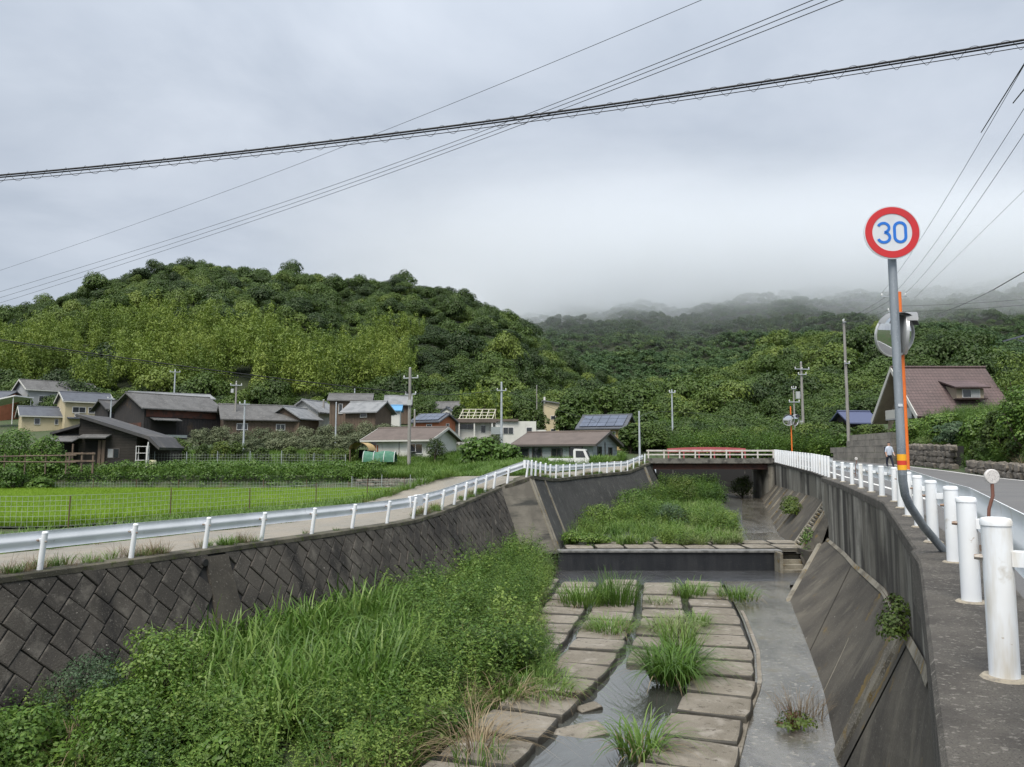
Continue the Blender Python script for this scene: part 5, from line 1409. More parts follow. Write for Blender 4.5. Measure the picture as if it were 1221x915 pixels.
# big dark barn with the reddish end
t = gable('large dark barn with a wide grey tiled roof and reddish boarded end', 190, 520, 95, 10.0, 7.5, 3.3, 1.75, R_(52), w_darkv, r_grey, [], ov=0.55, name='barn', cat='barn')
MB().box((-5.03, 0.2, 0.4), (0.06, 6.8, 2.2)).build('boarding', [w_redwood], t)
MB().box((-2.6, -4.35, 1.95), (3.4, 1.5, 0.10), M=Matrix.Rotation(0.25, 3, 'X')).build('pent_roof', [r_grey], t)
MB().box((-2.6, -3.80, 0.6), (3.2, 0.08, 2.4)).build('opening', [m_dim], t)
MB().box((-0.3, -3.82, 2.65), (9.0, 0.06, 0.9)).build('boarding', [w_redwood], t)
MB().box((-2.0, -4.6, -0.1), (4.0, 0.1, 0.35)).build('tin_panel', [w_bluegrey], t)
gable('cream walled house showing only its upper storey above the barn roof', 195, 488, 112, 9.2, 5, 1.75, 0.55, R_(34), w_cream, r_light, [('f', -1, 1.2, 0.6, 0.3)], ov=1.1)
gable('small dark roofed outhouse beside the lamp armed white pole', 138, 503, 100, 5, 4, 1.6, 1.0, R_(50), w_darkv, r_dark, [], name='shed', cat='shed')
gable('long low barn with a weathered grey roof and brown wall above the bushes', 297, 518, 96, 8.6, 6.5, 1.9, 1.75, R_(26), w_brown, r_grey, [('f', -2.2, 0.9, 1.2, 0.7), ('f', 2.4, 0.9, 1.0, 0.7)], name='barn', cat='barn', ov=0.5)
gable('small brown gabled house with a grey roof at the end of the long barn', 350, 510, 100, 5.0, 4.2, 1.2, 1.25, R_(75), w_brown, r_light, [('l', 0.0, 0.8, 1.0, 0.6)], ov=0.5)
gable('white gabled house with broad pale eaves behind the small brown house', 373, 504, 106, 5.0, 4.4, 1.5, 1.35, R_(72), w_white, r_light, [('l', -0.3, 0.8, 0.8, 0.5)], ov=0.65)
gable('brown sheet clad block house with a plain grey roof', 414, 506, 100, 5.2, 4.6, 3.1, 0.85, R_(8), w_brown, r_grey, [('f', -1.2, 2.0, 0.4, 1.2), ('f', 1.6, 2.0, 0.4, 1.2)], ov=0.35)
gable('low house with a pale blue grey tiled roof below the brown block house', 436, 500, 94, 4.2, 4.0, 1.0, 1.1, R_(-20), w_brown, r_light, [('f', 0.5, 0.5, 0.8, 0.5)], ov=0.55)
gable('house with a light tiled roof above the blue sheeted roof', 473, 493, 108, 3.0, 3.2, 1.4, 1.0, R_(6), w_brown, r_light, [('f', 0.3, 0.7, 0.7, 0.5)], ov=0.5)
gable('small shed under a blue sheet roof', 466, 495, 101, 2.2, 2.2, 0.6, 0.55, R_(4), w_white, r_bluesheet, [('f', 0, 0.25, 0.6, 0.3)], ov=0.3, name='shed', cat='shed')
t = gable('long single storey white house with a dull brown roof and white gable end', 488, 550, 76, 7.2, 5.4, 2.15, 1.05, R_(-24), w_white, r_brown, [('f', -2.9, 1.3, 0.7, 1.3), ('f', 2.0, 1.2, 1.5, 0.9)], ov=0.55, fascia=m_fascia)
MB().box((-2.9, -2.74, 1.25), (1.1, 0.05, 0.7)).build('shutter', [w_brick], t)
MB().box((0.1, -2.72, 1.0), (0.04, 0.04, 2.0)).build('panel_joint', [m_frame_d], t)
MB().box((1.6, -3.3, 0.9), (1.0, 1.2, 0.05)).build('side_awning', [m_frame_w], t)
gable('terracotta walled house with a solar panelled roof behind the long white house', 516, 514, 87, 3.6, 3.4, 1.05, 0.75, R_(-28), w_brick, r_slate, [('r', 0, 0.55, 0.5, 0.5), ('f', 0.5, 0.5, 0.6, 0.4)], ov=0.35, solar=(4, 2))
gable('small grey roofed house with a white gable among the trees', 534, 497, 118, 3.4, 3.2, 1.3, 0.9, R_(-12), w_white, r_grey, [('f', -0.4, 0.7, 0.6, 0.5)], ov=0.4)
gable('tiny white gabled annexe below the small grey roofed house', 534, 497, 114, 1.5, 1.5, 0.7, 0.5, R_(80), w_white, r_slate, [('l', 0, 0.45, 0.3, 0.35)], ov=0.2)

# white two storey house with the roof frame
q = PY(600, 537, 90)
t = thing('house', 'white two storey house with a bare pergola frame on its roof', 'house', tuple(q))
k = 90 / 915.0
def hb(x0, x1, y0, y1, d0, d1, name, m):
    return MB().box((((x0 + x1) / 2 - 600) * k, (d0 + d1) / 2, (537 - (y0 + y1) / 2) * k), ((x1 - x0) * k, d1 - d0, (y1 - y0) * k)).build(name, [m], t)
hb(543, 592, 504, 545, 0.0, 5.0, 'wall', w_white)
hb(591, 639, 503, 545, -0.7, 5.0, 'wall', w_white)
hb(638, 651, 513, 545, -0.3, 3.0, 'wall', w_white)
hb(538, 594, 500, 504.5, -0.9, 5.2, 'roof', r_brown)
hb(592, 618, 500.5, 503.2, -1.0, 5.2, 'roof', r_brown)
def hw(x0, x1, y0, y1, d, nm='window'):
    w = hb(x0 - 0.6, x1 + 0.6, y0 - 0.6, y1 + 0.6, d - 0.04, d + 0.02, nm, m_frame_w)
    n = 2 if x1 - x0 > 8 else 1
    for i in range(n):
        a = x0 + (x1 - x0) * i / n; b = x0 + (x1 - x0) * (i + 1) / n
        MB().box((((a + b) / 2 - 600) * k, d - 0.06 - 0.012 * i, (537 - (y0 + y1) / 2) * k), ((b - a - 0.5) * k, 0.03, (y1 - y0) * k)).build('pane', [m_glass], w)
hw(573.5, 579, 508, 516, 0.0); hw(600, 612, 510.5, 517.5, -0.7); hw(627.5, 634, 510.5, 516, -0.7); hw(548, 566, 506.5, 512, 0.0)
for x in (548, 566, 587):
    hb(x - 0.8, x + 0.8, 500, 545, -0.8, -0.6, 'porch_post', w_white)
hb(586, 597, 510, 518.5, -1.5, -0.75, 'balcony', w_bluegrey)
m_pipe = M_('pale_steel_frame', (0.52, 0.50, 0.40), 0.6)
for i in range(6):
    x = 547 + i * 8
    MB().tube([((x - 600) * k, 0.2, (537 - 500) * k), ((x + 3 - 600) * k, 3.2, (537 - 489) * k + 0.2)], 0.05, 6).build('pergola_rafter', [m_pipe], t)
    MB().tube([((x + 3 - 600) * k, 3.2, (537 - 500) * k), ((x + 3 - 600) * k, 3.2, (537 - 489) * k + 0.2)], 0.05, 6).build('pergola_post', [m_pipe], t)
for f in (0.0, 0.33, 0.66, 1.0):
    MB().tube([((546 + 3 * f - 600) * k, 0.2 + 3 * f, (37 + 11 * f) * k + 0.2 * f + 0.05), ((588 + 3 * f - 600) * k, 0.2 + 3 * f, (37 + 11 * f) * k + 0.2 * f + 0.05)], 0.05, 6).build('pergola_rail', [m_pipe], t)
# tall cream building
q = PY(658, 524, 106); k = 106 / 915.0
t = thing('building', 'tall plain cream building half hidden by trees', 'building', tuple(q))
MB().box((0, 2, 1.9), (2.1, 4, 6.4)).build('wall', [w_cream], t)
MB().box((-0.1, 1.9, 5.15), (2.4, 4.4, 0.16), M=Matrix.Rotation(0.16, 3, 'Y')).build('roof', [r_light], t)
for z in (1.2, 3.0): 
    w = MB().box((0.2, -0.02, z), (0.7, 0.05, 0.5)).build('window', [m_frame_w], t); MB().box((0.2, -0.05, z), (0.6, 0.03, 0.4)).build('pane', [m_glass], w)
MB().box((-1.0, 0.0, 5.4), (0.25, 0.25, 0.9)).build('chimney', [w_white], t)
# grey bungalow by the bank
t = gable('pale blue grey bungalow with a dark brown low pitched roof by the stream lane', 680, 556, 71, 7.6, 6.6, 2.0, 1.05, R_(-27), w_bluegrey, r_brown,
          [('f', -3.0, 1.25, 0.8, 0.7), ('f', -1.7, 1.15, 0.9, 1.0), ('f', 0.3, 1.15, 1.0, 0.9), ('f', 2.2, 1.1, 1.2, 1.3), ('r', -1.6, 1.35, 0.9, 0.8), ('r', 1.3, 1.35, 0.9, 0.7)], ov=0.5, fascia=m_frame_d, fm=m_frame_d)
MB().tube([(3.84, -0.15, 0.0), (3.84, -0.15, 2.2)], 0.05, 6).build('downpipe', [m_frame_d], t)
MB().box((3.95, 0.4, 0.5), (0.3, 0.9, 1.1)).build('meter_cupboard', [m_oldwood], t)
t = gable('ochre house with solar panels almost hidden by trees near the bend', 727, 527, 86, 5.0, 4.6, 1.6, 1.3, R_(-24), w_yellow, r_slate, [('r', 0, 0.9, 0.6, 0.5), ('f', 1.2, 0.8, 0.8, 0.5)], ov=0.45, solar=(5, 3))
gable('ochre cottage with a dark roof peeping out behind the lamp headed pole', 787, 536, 88, 3.6, 3.4, 1.5, 0.9, R_(-20), w_yellow, r_slate, [('f', 0.6, 0.8, 0.9, 0.6)], ov=0.5)
gable('small hut with a blue tiled roof beside the tall concrete pole', 1026, 513, 82, 3.0, 3, 0.9, 1.0, R_(10), w_darkv, M_('blue_glazed_tiles', (0.07, 0.085, 0.16), 0.5), [], ov=0.45, name='shed', cat='shed')

# steep tiled house above the road
q = PY(1062, 438.5, 68)
D, L = 8.2, 8.4; zr_ = q.z; ze = PY(1095.5, 496.5, 64).z
base_z = 3.3
t = thing('house', 'steep roofed house with purplish brown tiles and a small dormer above the road', 'house', (q.x, 68, base_z))
H = ze - base_z; Rr = zr_ - ze
sec = [(-D / 2 + 0.5, -1.0), (-D / 2 + 0.5, H + 0.15), (0, H + Rr - 0.3), (D / 2 - 0.5, H + 0.15), (D / 2 - 0.5, -1.0)]
MB().prism([(1.3, y, z) for y, z in sec], (L - 2.0, 0, 0)).build('wall', [w_beige], t)
s = Rr / (D / 2)
poly = [(0, -D / 2, H), (0, 0, H + Rr), (0, D / 2, H), (0, D / 2 - 0.05, H - 0.22), (0, 0, H + Rr - 0.30), (0, -D / 2 + 0.05, H - 0.22)]
ro = MB().prism(poly, (L, 0, 0)).build('roof', [m_tile_purple], t)
MB().tube([(-0.05, 0, H + Rr + 0.02), (L + 0.05, 0, H + Rr + 0.02)], 0.13, 10).build('ridge_cap', [m_tile_purple], ro)
for s_ in (-1, 1):
    MB().prism([(-0.06, s_ * D / 2, H + 0.06), (-0.06, 0, H + Rr + 0.08), (-0.06, 0, H + Rr - 0.36), (-0.06, s_ * (D / 2 - 0.1), H - 0.36)], (0.08, 0, 0)).build('bargeboard', [m_fascia], t)
    MB().prism([(0.03, s_ * D / 2 * 0.97, H - 0.25), (0.03, 0, H + Rr - 0.33), (0.03, 0, H + Rr - 0.40), (0.03, s_ * D / 2 * 0.95, H - 0.32)], (1.3, 0, 0)).build('soffit', [w_beige], t)
for yy, zz, w_, h_ in ((-1.2, H + 0.55, 1.0, 1.0), (1.0, H + 0.55, 1.1, 1.0), (-0.1, H + 2.2, 0.8, 0.7)):
    w = MB().box((1.27, yy, zz), (0.06, w_ + 0.14, h_ + 0.14)).build('window', [m_frame_d], t); MB().box((1.23, yy, zz), (0.04, w_, h_)).build('pane', [m_glass], w)
MB().box((0.9, 0, H + 0.0), (0.9, 4.6, 0.12)).build('balcony', [w_grey], t)
MB().box((0.48, 0, H + 0.45), (0.06, 4.6, 0.8)).build('balcony_rail', [m_fascia], t)
# dormer
dy = -D / 2 * (1 - 0.40); dz = H + Rr * 0.40
dx = 5.0
zl_ = dz - 0.30
y_f = -D / 2 + (zl_ - H) / s - 0.55
dw = 1.15
MB().prism([(dx - dw, y_f, zl_), (dx - dw, y_f + 1.9, zl_), (dx - dw, y_f + 1.9, zl_ + 1.25), (dx - dw, y_f, zl_ + 0.85)], (2 * dw, 0, 0)).build('dormer', [w_beige], t)
dm = MB().prism([(dx - dw - 0.35, y_f - 0.45, zl_ + 0.84), (dx - dw - 0.35, y_f + 2.1, zl_ + 1.62), (dx - dw - 0.35, y_f + 2.1, zl_ + 1.74), (dx - dw - 0.35, y_f - 0.45, zl_ + 0.98)], (2 * dw + 0.7, 0, 0)).build('dormer_roof', [m_tile_purple], t)
w = MB().box((dx + 0.05, y_f - 0.03, zl_ + 0.45), (1.5, 0.08, 0.72)).build('dormer_window', [m_frame_w], t)
for i, mm in ((0, m_glass), (1, w_grey)): MB().box((dx + 0.05 - 0.36 + 0.72 * i, y_f - 0.08, zl_ + 0.45), (0.66, 0.03, 0.6)).build('pane', [mm], w)
MB().box((dx, y_f - 0.1, zl_ - 0.02), (2 * dw + 0.2, 0.5, 0.1)).build('dormer_sill', [m_tile_purple], t)

# walls along the road
m_stone = M_('field_stone', (0.17, 0.15, 0.125), 0.95, [(1.5, (0.10, 0.09, 0.075), 0.45, 0.62), (6, (0.25, 0.23, 0.2), 0.58, 0.72)], (12, 0.8, 0.04))
m_blk = M_('grey_block_wall', (0.27, 0.25, 0.215), 0.93, [(0.8, (0.17, 0.16, 0.14), 0.42, 0.62), (5, (0.10, 0.095, 0.08), 0.6, 0.72)], (14, 0.6, 0.03))
def rock_mesh(seed):
    r = random.Random(seed); n1, n2 = 7, 5; rows = []
    for i in range(n2 + 1):
        th = math.pi * i / n2; row = []
        for j in range(n1):
            q = (0.5 + r.uniform(-.09, .07)) * (1 if 0 < i < n2 else 0.9)
            a = 2 * math.pi * j / n1
            f = lambda v: math.copysign(abs(v) ** 0.6, v)
            row.append((f(math.sin(th) * math.cos(a)) * q, f(math.sin(th) * math.sin(a)) * q, f(math.cos(th)) * q))
        row.append(row[0]); rows.append(row)
    mb = MB().grid(rows)
    return mb.mesh('stone', [m_stone])
ROCKS = [rock_mesh(k) for k in range(6)]
def stone_wall(label, a, b, h, rows, sl, depth, back, name='stone_wall'):
    a, b = Vector(a), Vector(b); d = b - a; L = math.hypot(d.x, d.y); u = Vector((d.x, d.y, 0)) / L; n = Vector((u.y, -u.x, 0))
    if n.dot(-(a + b) / 2) < 0: n = -n
    t = thing(name, label, 'wall', tuple(a))
    MB().prism([Vector((0, 0, -0.4)) - n * 0.05, u * L + Vector((0, 0, d.z - 0.4)) - n * 0.05, u * L + Vector((0, 0, d.z + h * 0.97)) - n * 0.15, Vector((0, 0, h * 0.97)) - n * 0.15], -n * depth).build('core', [back], t)
    r = random.Random(len(label)); rh = h / rows
    for j in range(rows):
        x = r.uniform(0, sl * 0.5)
        while x < L:
            w = sl * r.uniform(0.7, 1.3)
            o = obj('stone', r.choice(ROCKS), t, u * (x + w / 2) + Vector((0, 0, d.z * x / L + rh * (j + 0.5) + r.uniform(-.05, .05) * rh)) - n * (0.05 + 0.08 * j / rows - r.uniform(0, .08)))
            o.scale = (w * 1.12, 0.45, rh * r.uniform(1.05, 1.3)); o.rotation_euler = (r.uniform(-.2, .2), r.uniform(-.15, .15), math.atan2(u.y, u.x) + r.uniform(-.15, .15))
            x += w
    return t
A = PY(990, 544, 71); B = PY(1064, 548, 58)
t = thing('block_wall', 'stepped grey block retaining wall under the steep roofed house', 'wall', tuple(PY(1030, 546, 62)))
o0 = t.location.copy()
nb_ = 8
for j in range(7):
    for i in range(nb_):
        f0 = i / nb_ + (0.06 if j % 2 else 0); f1 = f0 + 1 / nb_
        if f1 > 1.0 + 0.03: f1 = 1.0
        a = A.lerp(B, f0); b = A.lerp(B, f1)
        ztop_lim = 1.9 + 1.0 * ((f0 + f1) / 2 > 0.36)
        z0 = 0.55 + j * 0.5
        if z0 + 0.5 > ztop_lim + 0.6: continue
        rj = random.Random(i * 9 + j).uniform(0, 0.03)
        MB().prism([a - o0 + Vector((rj, 0, 0)) + Vector((0, 0, z0 - a.z)), b - o0 + Vector((rj, 0, 0)) + Vector((0, 0, z0 - b.z)), b - o0 + Vector((rj, 0, 0)) + Vector((0, 0, z0 + 0.485 - b.z)), a - o0 + Vector((rj, 0, 0)) + Vector((0, 0, z0 + 0.485 - a.z))], (0.6, 0.5, 0)).build('block', [m_blk], t)
stone_wall('rough stone wall at the road edge below the block wall', (float(XP(60)) + 8.9, 60, float(ZR(60))), (float(XP(47)) + 8.9, 47, float(ZR(47))), 1.5, 4, 0.75, 0.6, m_joint_shade)
stone_wall('low tumbled stone edging below the bushy bank', (float(XP(44)) + 8.8, 44, float(ZR(44)) - 0.1), (float(XP(27)) + 8.8, 27, float(ZR(27)) - 0.1), 0.75, 2, 0.7, 0.5, m_joint_shade)
# stone faced terrace at the end of the rice field
stone_wall('dark stone terrace wall at the end of the rice field', (-12.6, 62.0, -1.75), (-3.0, 61.6, -1.7), 1.15, 4, 0.5, 0.6, m_joint_shade)

# small signs past the bridge, marker post by the road
m_signblue = M_('pale_blue_sign', (0.35, 0.50, 0.65), 0.5)
def small_sign(px, py, w, h, Y, label, m, post=True, posts=1):
    c = PY(px, py, Y); zb = float(ZFAR(Y)) 
    t = thing('sign', label, 'sign', (c.x, Y, zb))
    MB().box((0, -0.05, c.z - zb), (w * Y / 915, 0.05, h * Y / 915)).build('panel', [m], t)
    for k in range(posts): MB().tube([((k - (posts - 1) / 2) * w * Y / 915 * 0.8, 0, -0.3), ((k - (posts - 1) / 2) * w * Y / 915 * 0.8, 0, c.z - zb + h * Y / 1830)], 0.04, 8).build('post', [m_steelpole], t)
small_sign(893, 527, 13, 4, 92, 'wide pale sign board on two posts among bushes past the bridge', m_sgw, posts=2)
small_sign(907, 526, 3, 10, 96, 'narrow upright pale blue sign next to the thin pole', m_signblue)
small_sign(898, 526, 4, 4, 90, 'tiny red and white sign in front of the wide pale board', m_red)
q = PY(921, 540, 84)
t = thing('kiosk', 'small roadside shelter with a white flat top and dark inside', 'shelter', (q.x, 84, float(ZFAR(84))))
zt = PY(921, 532, 84).z - float(ZFAR(84))
MB().box((0, 0, zt), (1.05, 0.9, 0.36)).build('roof', [m_frame_w], t)
for x in (-0.45, 0.45): MB().box((x, -0.3, zt / 2 - 0.2), (0.1, 0.1, zt)).build('post', [m_frame_d], t)
MB().box((0, 0.2, zt / 2 - 0.2), (0.9, 0.5, zt)).build('back', [m_dim], t)
q = Vector((float(XP(30.5)) + 8.75, 30.5, float(ZR(30))))
t = thing('marker_post', 'blue and white marker post at the foot of the bushy bank', 'marker post', tuple(q))
MB().tube([(0, 0, -0.1), (0, 0, 0.5)], 0.09, 12).build('base', [M_('marker_blue', (0.05, 0.16, 0.45), 0.5)], t)
MB().tube([(0, 0, 0.5), (0, 0, 0.95)], 0.05, 12).build('post', [m_frame_w], t)

# kei truck beside the bungalow
m_trk = M_('truck_white', (0.72, 0.73, 0.73), 0.3, [(2, (0.62, 0.63, 0.63), 0.5, 0.7)], coat=0.3)
m_tyre = M_('tyre', (0.02, 0.02, 0.02), 0.8)
q = PY(680, 561, 63.5)
t = thing('pickup_truck', 'small white flatbed pickup truck parked before the grey bungalow', 'truck', tuple(q), R_(-12))
cab = MB().prism([(0.35, -0.72, 0.35), (1.62, -0.72, 0.35), (1.64, -0.72, 0.95), (1.30, -0.72, 1.72), (0.42, -0.72, 1.76), (0.35, -0.72, 1.6)], (0, 1.44, 0)).build('cab', [m_trk], t)
MB().prism([(0.55, -0.735, 1.05), (1.35, -0.735, 1.05), (1.16, -0.735, 1.58), (0.55, -0.735, 1.6)], (0, 0.02, 0)).build('window', [m_glass], cab)
MB().prism([(1.645, -0.62, 1.0), (1.645, 0.62, 1.0), (1.36, 0.6, 1.62), (1.36, -0.6, 1.62)], (0.02, 0, 0.01)).build('windscreen', [m_glass], cab)
MB().box((-0.7, 0, 0.62), (2.0, 1.44, 0.10)).build('bed', [m_trk], t)
for y in (-0.7, 0.7): MB().box((-0.7, y, 0.82), (2.0, 0.05, 0.34)).build('bed_side', [m_trk], t)
MB().box((-1.68, 0, 0.82), (0.05, 1.4, 0.34)).build('tailgate', [m_trk], t)
MB().box((0.0, 0, 0.42), (3.0, 0.8, 0.16)).build('chassis', [m_tyre], t)
for x in (1.05, -1.0):
    for y in (-0.66, 0.66):
        w = MB().tube([(x, y - 0.08, 0.28), (x, y + 0.08, 0.28)], 0.28, 18).build('wheel', [m_tyre], t)
        MB().tube([(x, y - 0.085, 0.28), (x, y + 0.085, 0.28)], 0.16, 14).build('rim', [m_steelpole], w)
for y in (-0.5, 0.5): MB().box((1.65, y, 0.72), (0.04, 0.26, 0.14)).build('headlight', [m_porc], t)
# green net tunnel and curved tin roof by the long white house
m_net = M_('green_netting', (0.05, 0.15, 0.10), 0.9, [(3, (0.09, 0.20, 0.14), 0.45, 0.65)])
q = PY(453, 551, 70)
t = thing('net_tunnel', 'low rounded tunnel of green netting before the long white house', 'net tunnel', tuple(q))
rows = [[(x, math.cos(a) * 0.9, math.sin(a) * (0.95 + 0.07 * math.sin(x * 3))) for a in np.linspace(0, math.pi, 12)] for x in np.linspace(-1.45, 1.45, 9)]
MB().grid(rows).build('netting', [m_net], t, smooth=True)
for x in np.linspace(-1.4, 1.4, 4): MB().tube([(x, math.cos(a) * 0.92, math.sin(a) * 0.99) for a in np.linspace(0, math.pi, 12)], 0.025, 6).build('hoop', [m_frame_w], t)
q = PY(433, 551, 72)
t = thing('lean_to', 'curved tan sheet roof of a small open lean-to', 'lean-to', tuple(q), R_(-10))
m_tan = M_('tan_sheet', (0.42, 0.30, 0.13), 0.7, [(2, (0.33, 0.23, 0.1), 0.45, 0.65)])
rows = [[(math.cos(a) * 1.0 - 0.1, y, 1.0 + math.sin(a) * 0.8) for a in np.linspace(0.1, math.pi * 0.92, 12)] for y in (-1.0, 0, 1.0)]
rows2 = [[(x, y, z - 0.05) for x, y, z in r] for r in reversed(rows)]
MB().grid(rows + rows2).build('roof', [m_tan], t, smooth=True)
for x, y in ((-0.95, -0.9), (0.8, -0.9), (-0.95, 0.9), (0.8, 0.9)): MB().box((x, y, 0.5), (0.09, 0.09, 1.3)).build('post', [m_oldwood], t)
MB().box((0, 0.95, 0.5), (1.7, 0.05, 1.3)).build('back', [m_dim], t)

# timber frames by the bushes at the shed
q = PY(97, 561, 62)
t = thing('timber_frame', 'weathered timber trestle frame before the blackened shed', 'trestle', tuple(q))
for x in (-1.0, 0.0, 0.9): MB().box((x, 0, 0.6), (0.12, 0.12, 1.7)).build('post', [m_oldwood], t)
for z in (0.75, 1.35): MB().box((-0.1, -0.08, z), (2.4, 0.07, 0.14)).build('rail', [m_oldwood], t)
q = PY(42, 553, 60)
t = thing('timber_frame', 'long grey bean pole frame among the thick bushes', 'trellis', tuple(q))
for x in (-2.4, -0.8, 0.8, 2.4): MB().tube([(x, 0, -0.8), (x, 0, 0.75)], 0.05, 7).build('post', [m_oldwood], t)
for z, dz in ((0.55, 0.1), (0.15, -0.05)): MB().tube([(-2.9, -0.06, z), (3.2, -0.06, z + dz)], 0.05, 7).build('rail', [m_oldwood], t)

# person walking along the road
m_shirt = M_('pale_blue_shirt', (0.50, 0.56, 0.66), 0.85); m_navy = M_('navy_cloth', (0.015, 0.018, 0.035), 0.9); m_skin = M_('skin', (0.45, 0.27, 0.19), 0.6); m_hair = M_('black_hair', (0.01, 0.01, 0.01), 0.6)
pz = float(ZR(46))
ppos = PY(1060.5, 545, 46)
def skin_body(name, verts, edges, radii, mats, parent, root=0, matfn=None):
    me = bpy.data.meshes.new(name); me.from_pydata(verts, edges, [])
    o = bpy.data.objects.new(name, me); COL.objects.link(o); o.parent = parent
    for m in mats: me.materials.append(m)
    md = o.modifiers.new('skin', 'SKIN'); md.use_smooth_shade = True
    for i, r in enumerate(radii):
        sv = me.skin_vertices[0].data[i]; sv.radius = (r, r) if not isinstance(r, tuple) else r; sv.use_root = (i == root)
    o.modifiers.new('smooth', 'SUBSURF').levels = 2; o.modifiers['smooth'].render_levels = 2
    dg = bpy.context.evaluated_depsgraph_get(); ev = o.evaluated_get(dg)
    nm = bpy.data.meshes.new_from_object(ev); o.modifiers.clear(); o.data = nm
    nm.materials.clear()
    for m in mats: nm.materials.append(m)
    if matfn: 
        for p in nm.polygons: p.material_index = matfn(p.center)
    return o
pt = thing('person', 'person in a pale blue shirt and navy trousers walking along the road', 'person', (ppos.x, 46, pz), R_(15))
V = [(0, 0, .95), (0, 0, 1.15), (0, -.02, 1.36), (0, 0, 1.46), (0, .01, 1.54), (0, .01, 1.64), (0, .01, 1.72),
     (-.17, 0, 1.38), (-.23, .03, 1.12), (-.24, -.05, .90), (-.24, -.08, .82), (.17, 0, 1.38), (.23, -.05, 1.12), (.22, -.16, .93), (.22, -.20, .86),
     (-.09, .02, .88), (-.10, .12, .50), (-.10, .02, .09), (-.10, .14, .04), (.09, .0, .88), (.10, -.12, .50), (.10, -.24, .09), (.10, -.10, .04)]
E = [(0, 1), (1, 2), (2, 3), (3, 4), (4, 5), (5, 6), (2, 7), (7, 8), (8, 9), (9, 10), (2, 11), (11, 12), (12, 13), (13, 14), (0, 15), (15, 16), (16, 17), (17, 18), (0, 19), (19, 20), (20, 21), (21, 22)]
Rr_ = [(.15, .11), (.14, .10), (.17, .11), .06, .075, .095, .06, .065, .05, .037, .035, .065, .05, .037, .035, .085, .062, .045, .035, .085, .062, .045, .035]
def pm_(c):
    if c.z > 1.64: return 3
    if c.z > 1.47: return 2 if c.y < 0.05 else 3
    if abs(c.x) > .19 and c.z < 1.12: return 2
    return 0 if c.z > .93 else 1
skin_body('body', V, E, Rr_, [m_shirt, m_navy, m_skin, m_hair], pt, matfn=pm_)
MB().box((0, .15, 1.22), (.30, .14, .42)).build('backpack', [m_navy], pt)

# house behind the viewpoint, seen in the traffic mirror
t = thing('house', 'white walled house with a dark roof reflected in the big traffic mirror', 'house', (27.0, 6.0, 1.0), R_(58))
MB().prism([(-5, -3.5, -0.5), (-5, -3.5, 4.6), (-5, 0, 6.4), (-5, 3.5, 4.6), (-5, 3.5, -0.5)], (10, 0, 0)).build('wall', [w_white], t)
MB().prism([(-5.6, -4.2, 4.35), (-5.6, 0, 6.5), (-5.6, 4.2, 4.35), (-5.6, 4.2, 4.55), (-5.6, 0, 6.72), (-5.6, -4.2, 4.55)], (11.2, 0, 0)).build('roof', [r_dark], t)
for sx in (-3.2, 0, 3.2):
    for z in (1.4, 3.4):
        for sy in (-1, 1):
            w = MB().box((sx, sy * 3.52, z), (1.7, 0.08, 1.2)).build('window', [m_frame_d], t); MB().box((sx, sy * 3.57, z), (1.55, 0.04, 1.05)).build('pane', [m_glass], w)
# ------------------------------------------------------------------ plants
lf_grass = leafmat('river_grass', (0.042, 0.095, 0.014), (0.100, 0.195, 0.028), (0.235, 0.33, 0.09), rough=0.42, trans=0.35, nscale=1.5)
lf_weed = leafmat('leafy_weed', (0.035, 0.076, 0.013), (0.086, 0.168, 0.026), (0.205, 0.29, 0.06), rough=0.45, trans=0.30, nscale=2.0)
lf_pale = leafmat('pale_variegated_grass', (0.12, 0.17, 0.06), (0.24, 0.29, 0.12), (0.38, 0.40, 0.22), trans=0.30, nscale=2.0)
lf_dry = leafmat('dry_grass', (0.12, 0.085, 0.045), (0.22, 0.16, 0.09), (0.33, 0.27, 0.17), trans=0.2, nscale=2.0)
lf_rice = leafmat('rice_leaf', (0.16, 0.28, 0.018), (0.22, 0.36, 0.026), (0.29, 0.43, 0.04), trans=0.4, nscale=1.0)
lf_olive = leafmat('olive_leaf', (0.060, 0.080, 0.036), (0.115, 0.14, 0.070), (0.20, 0.22, 0.125), trans=0.15, nscale=1.2)
lf_bush = leafmat('garden_leaf', (0.028, 0.052, 0.010), (0.070, 0.115, 0.018), (0.16, 0.20, 0.035), trans=0.25, nscale=1.2)
lf_blue = leafmat('blue_green_leaf', (0.030, 0.060, 0.028), (0.055, 0.10, 0.045), (0.10, 0.15, 0.075), trans=0.2, nscale=1.2)
m_bark = mat('bark', (0.07, 0.055, 0.042), 0.95, [(5, (0.11, 0.09, 0.07), 0.5, 0.65, (3, 3, 0.5))], (14, 0.8, 0.03))
m_bar = mat('silt_and_moss', (0.045, 0.045, 0.022), 0.95, [(1.2, (0.03, 0.05, 0.014), 0.42, 0.6), (7, (0.10, 0.08, 0.05), 0.6, 0.72)], (12, 0.8, 0.05))
g5 = np.random.default_rng(55)
def clump(n, lo, hi, wd, spread, bend, m, r, lean=0.35, seg=4):
    a = r.uniform(0, 6.283, n); q = np.sqrt(r.random(n)) * spread
    b = np.stack([np.cos(a) * q, np.sin(a) * q, np.zeros(n)], 1)
    d = np.stack([np.cos(a) * lean * r.random(n), np.sin(a) * lean * r.random(n), np.ones(n)], 1)
    return blade_mesh('grass_kind', b, d, r.uniform(lo, hi, n), wd * r.uniform(0.7, 1.3, n), r.uniform(bend[0], bend[1], n), m, r, seg)
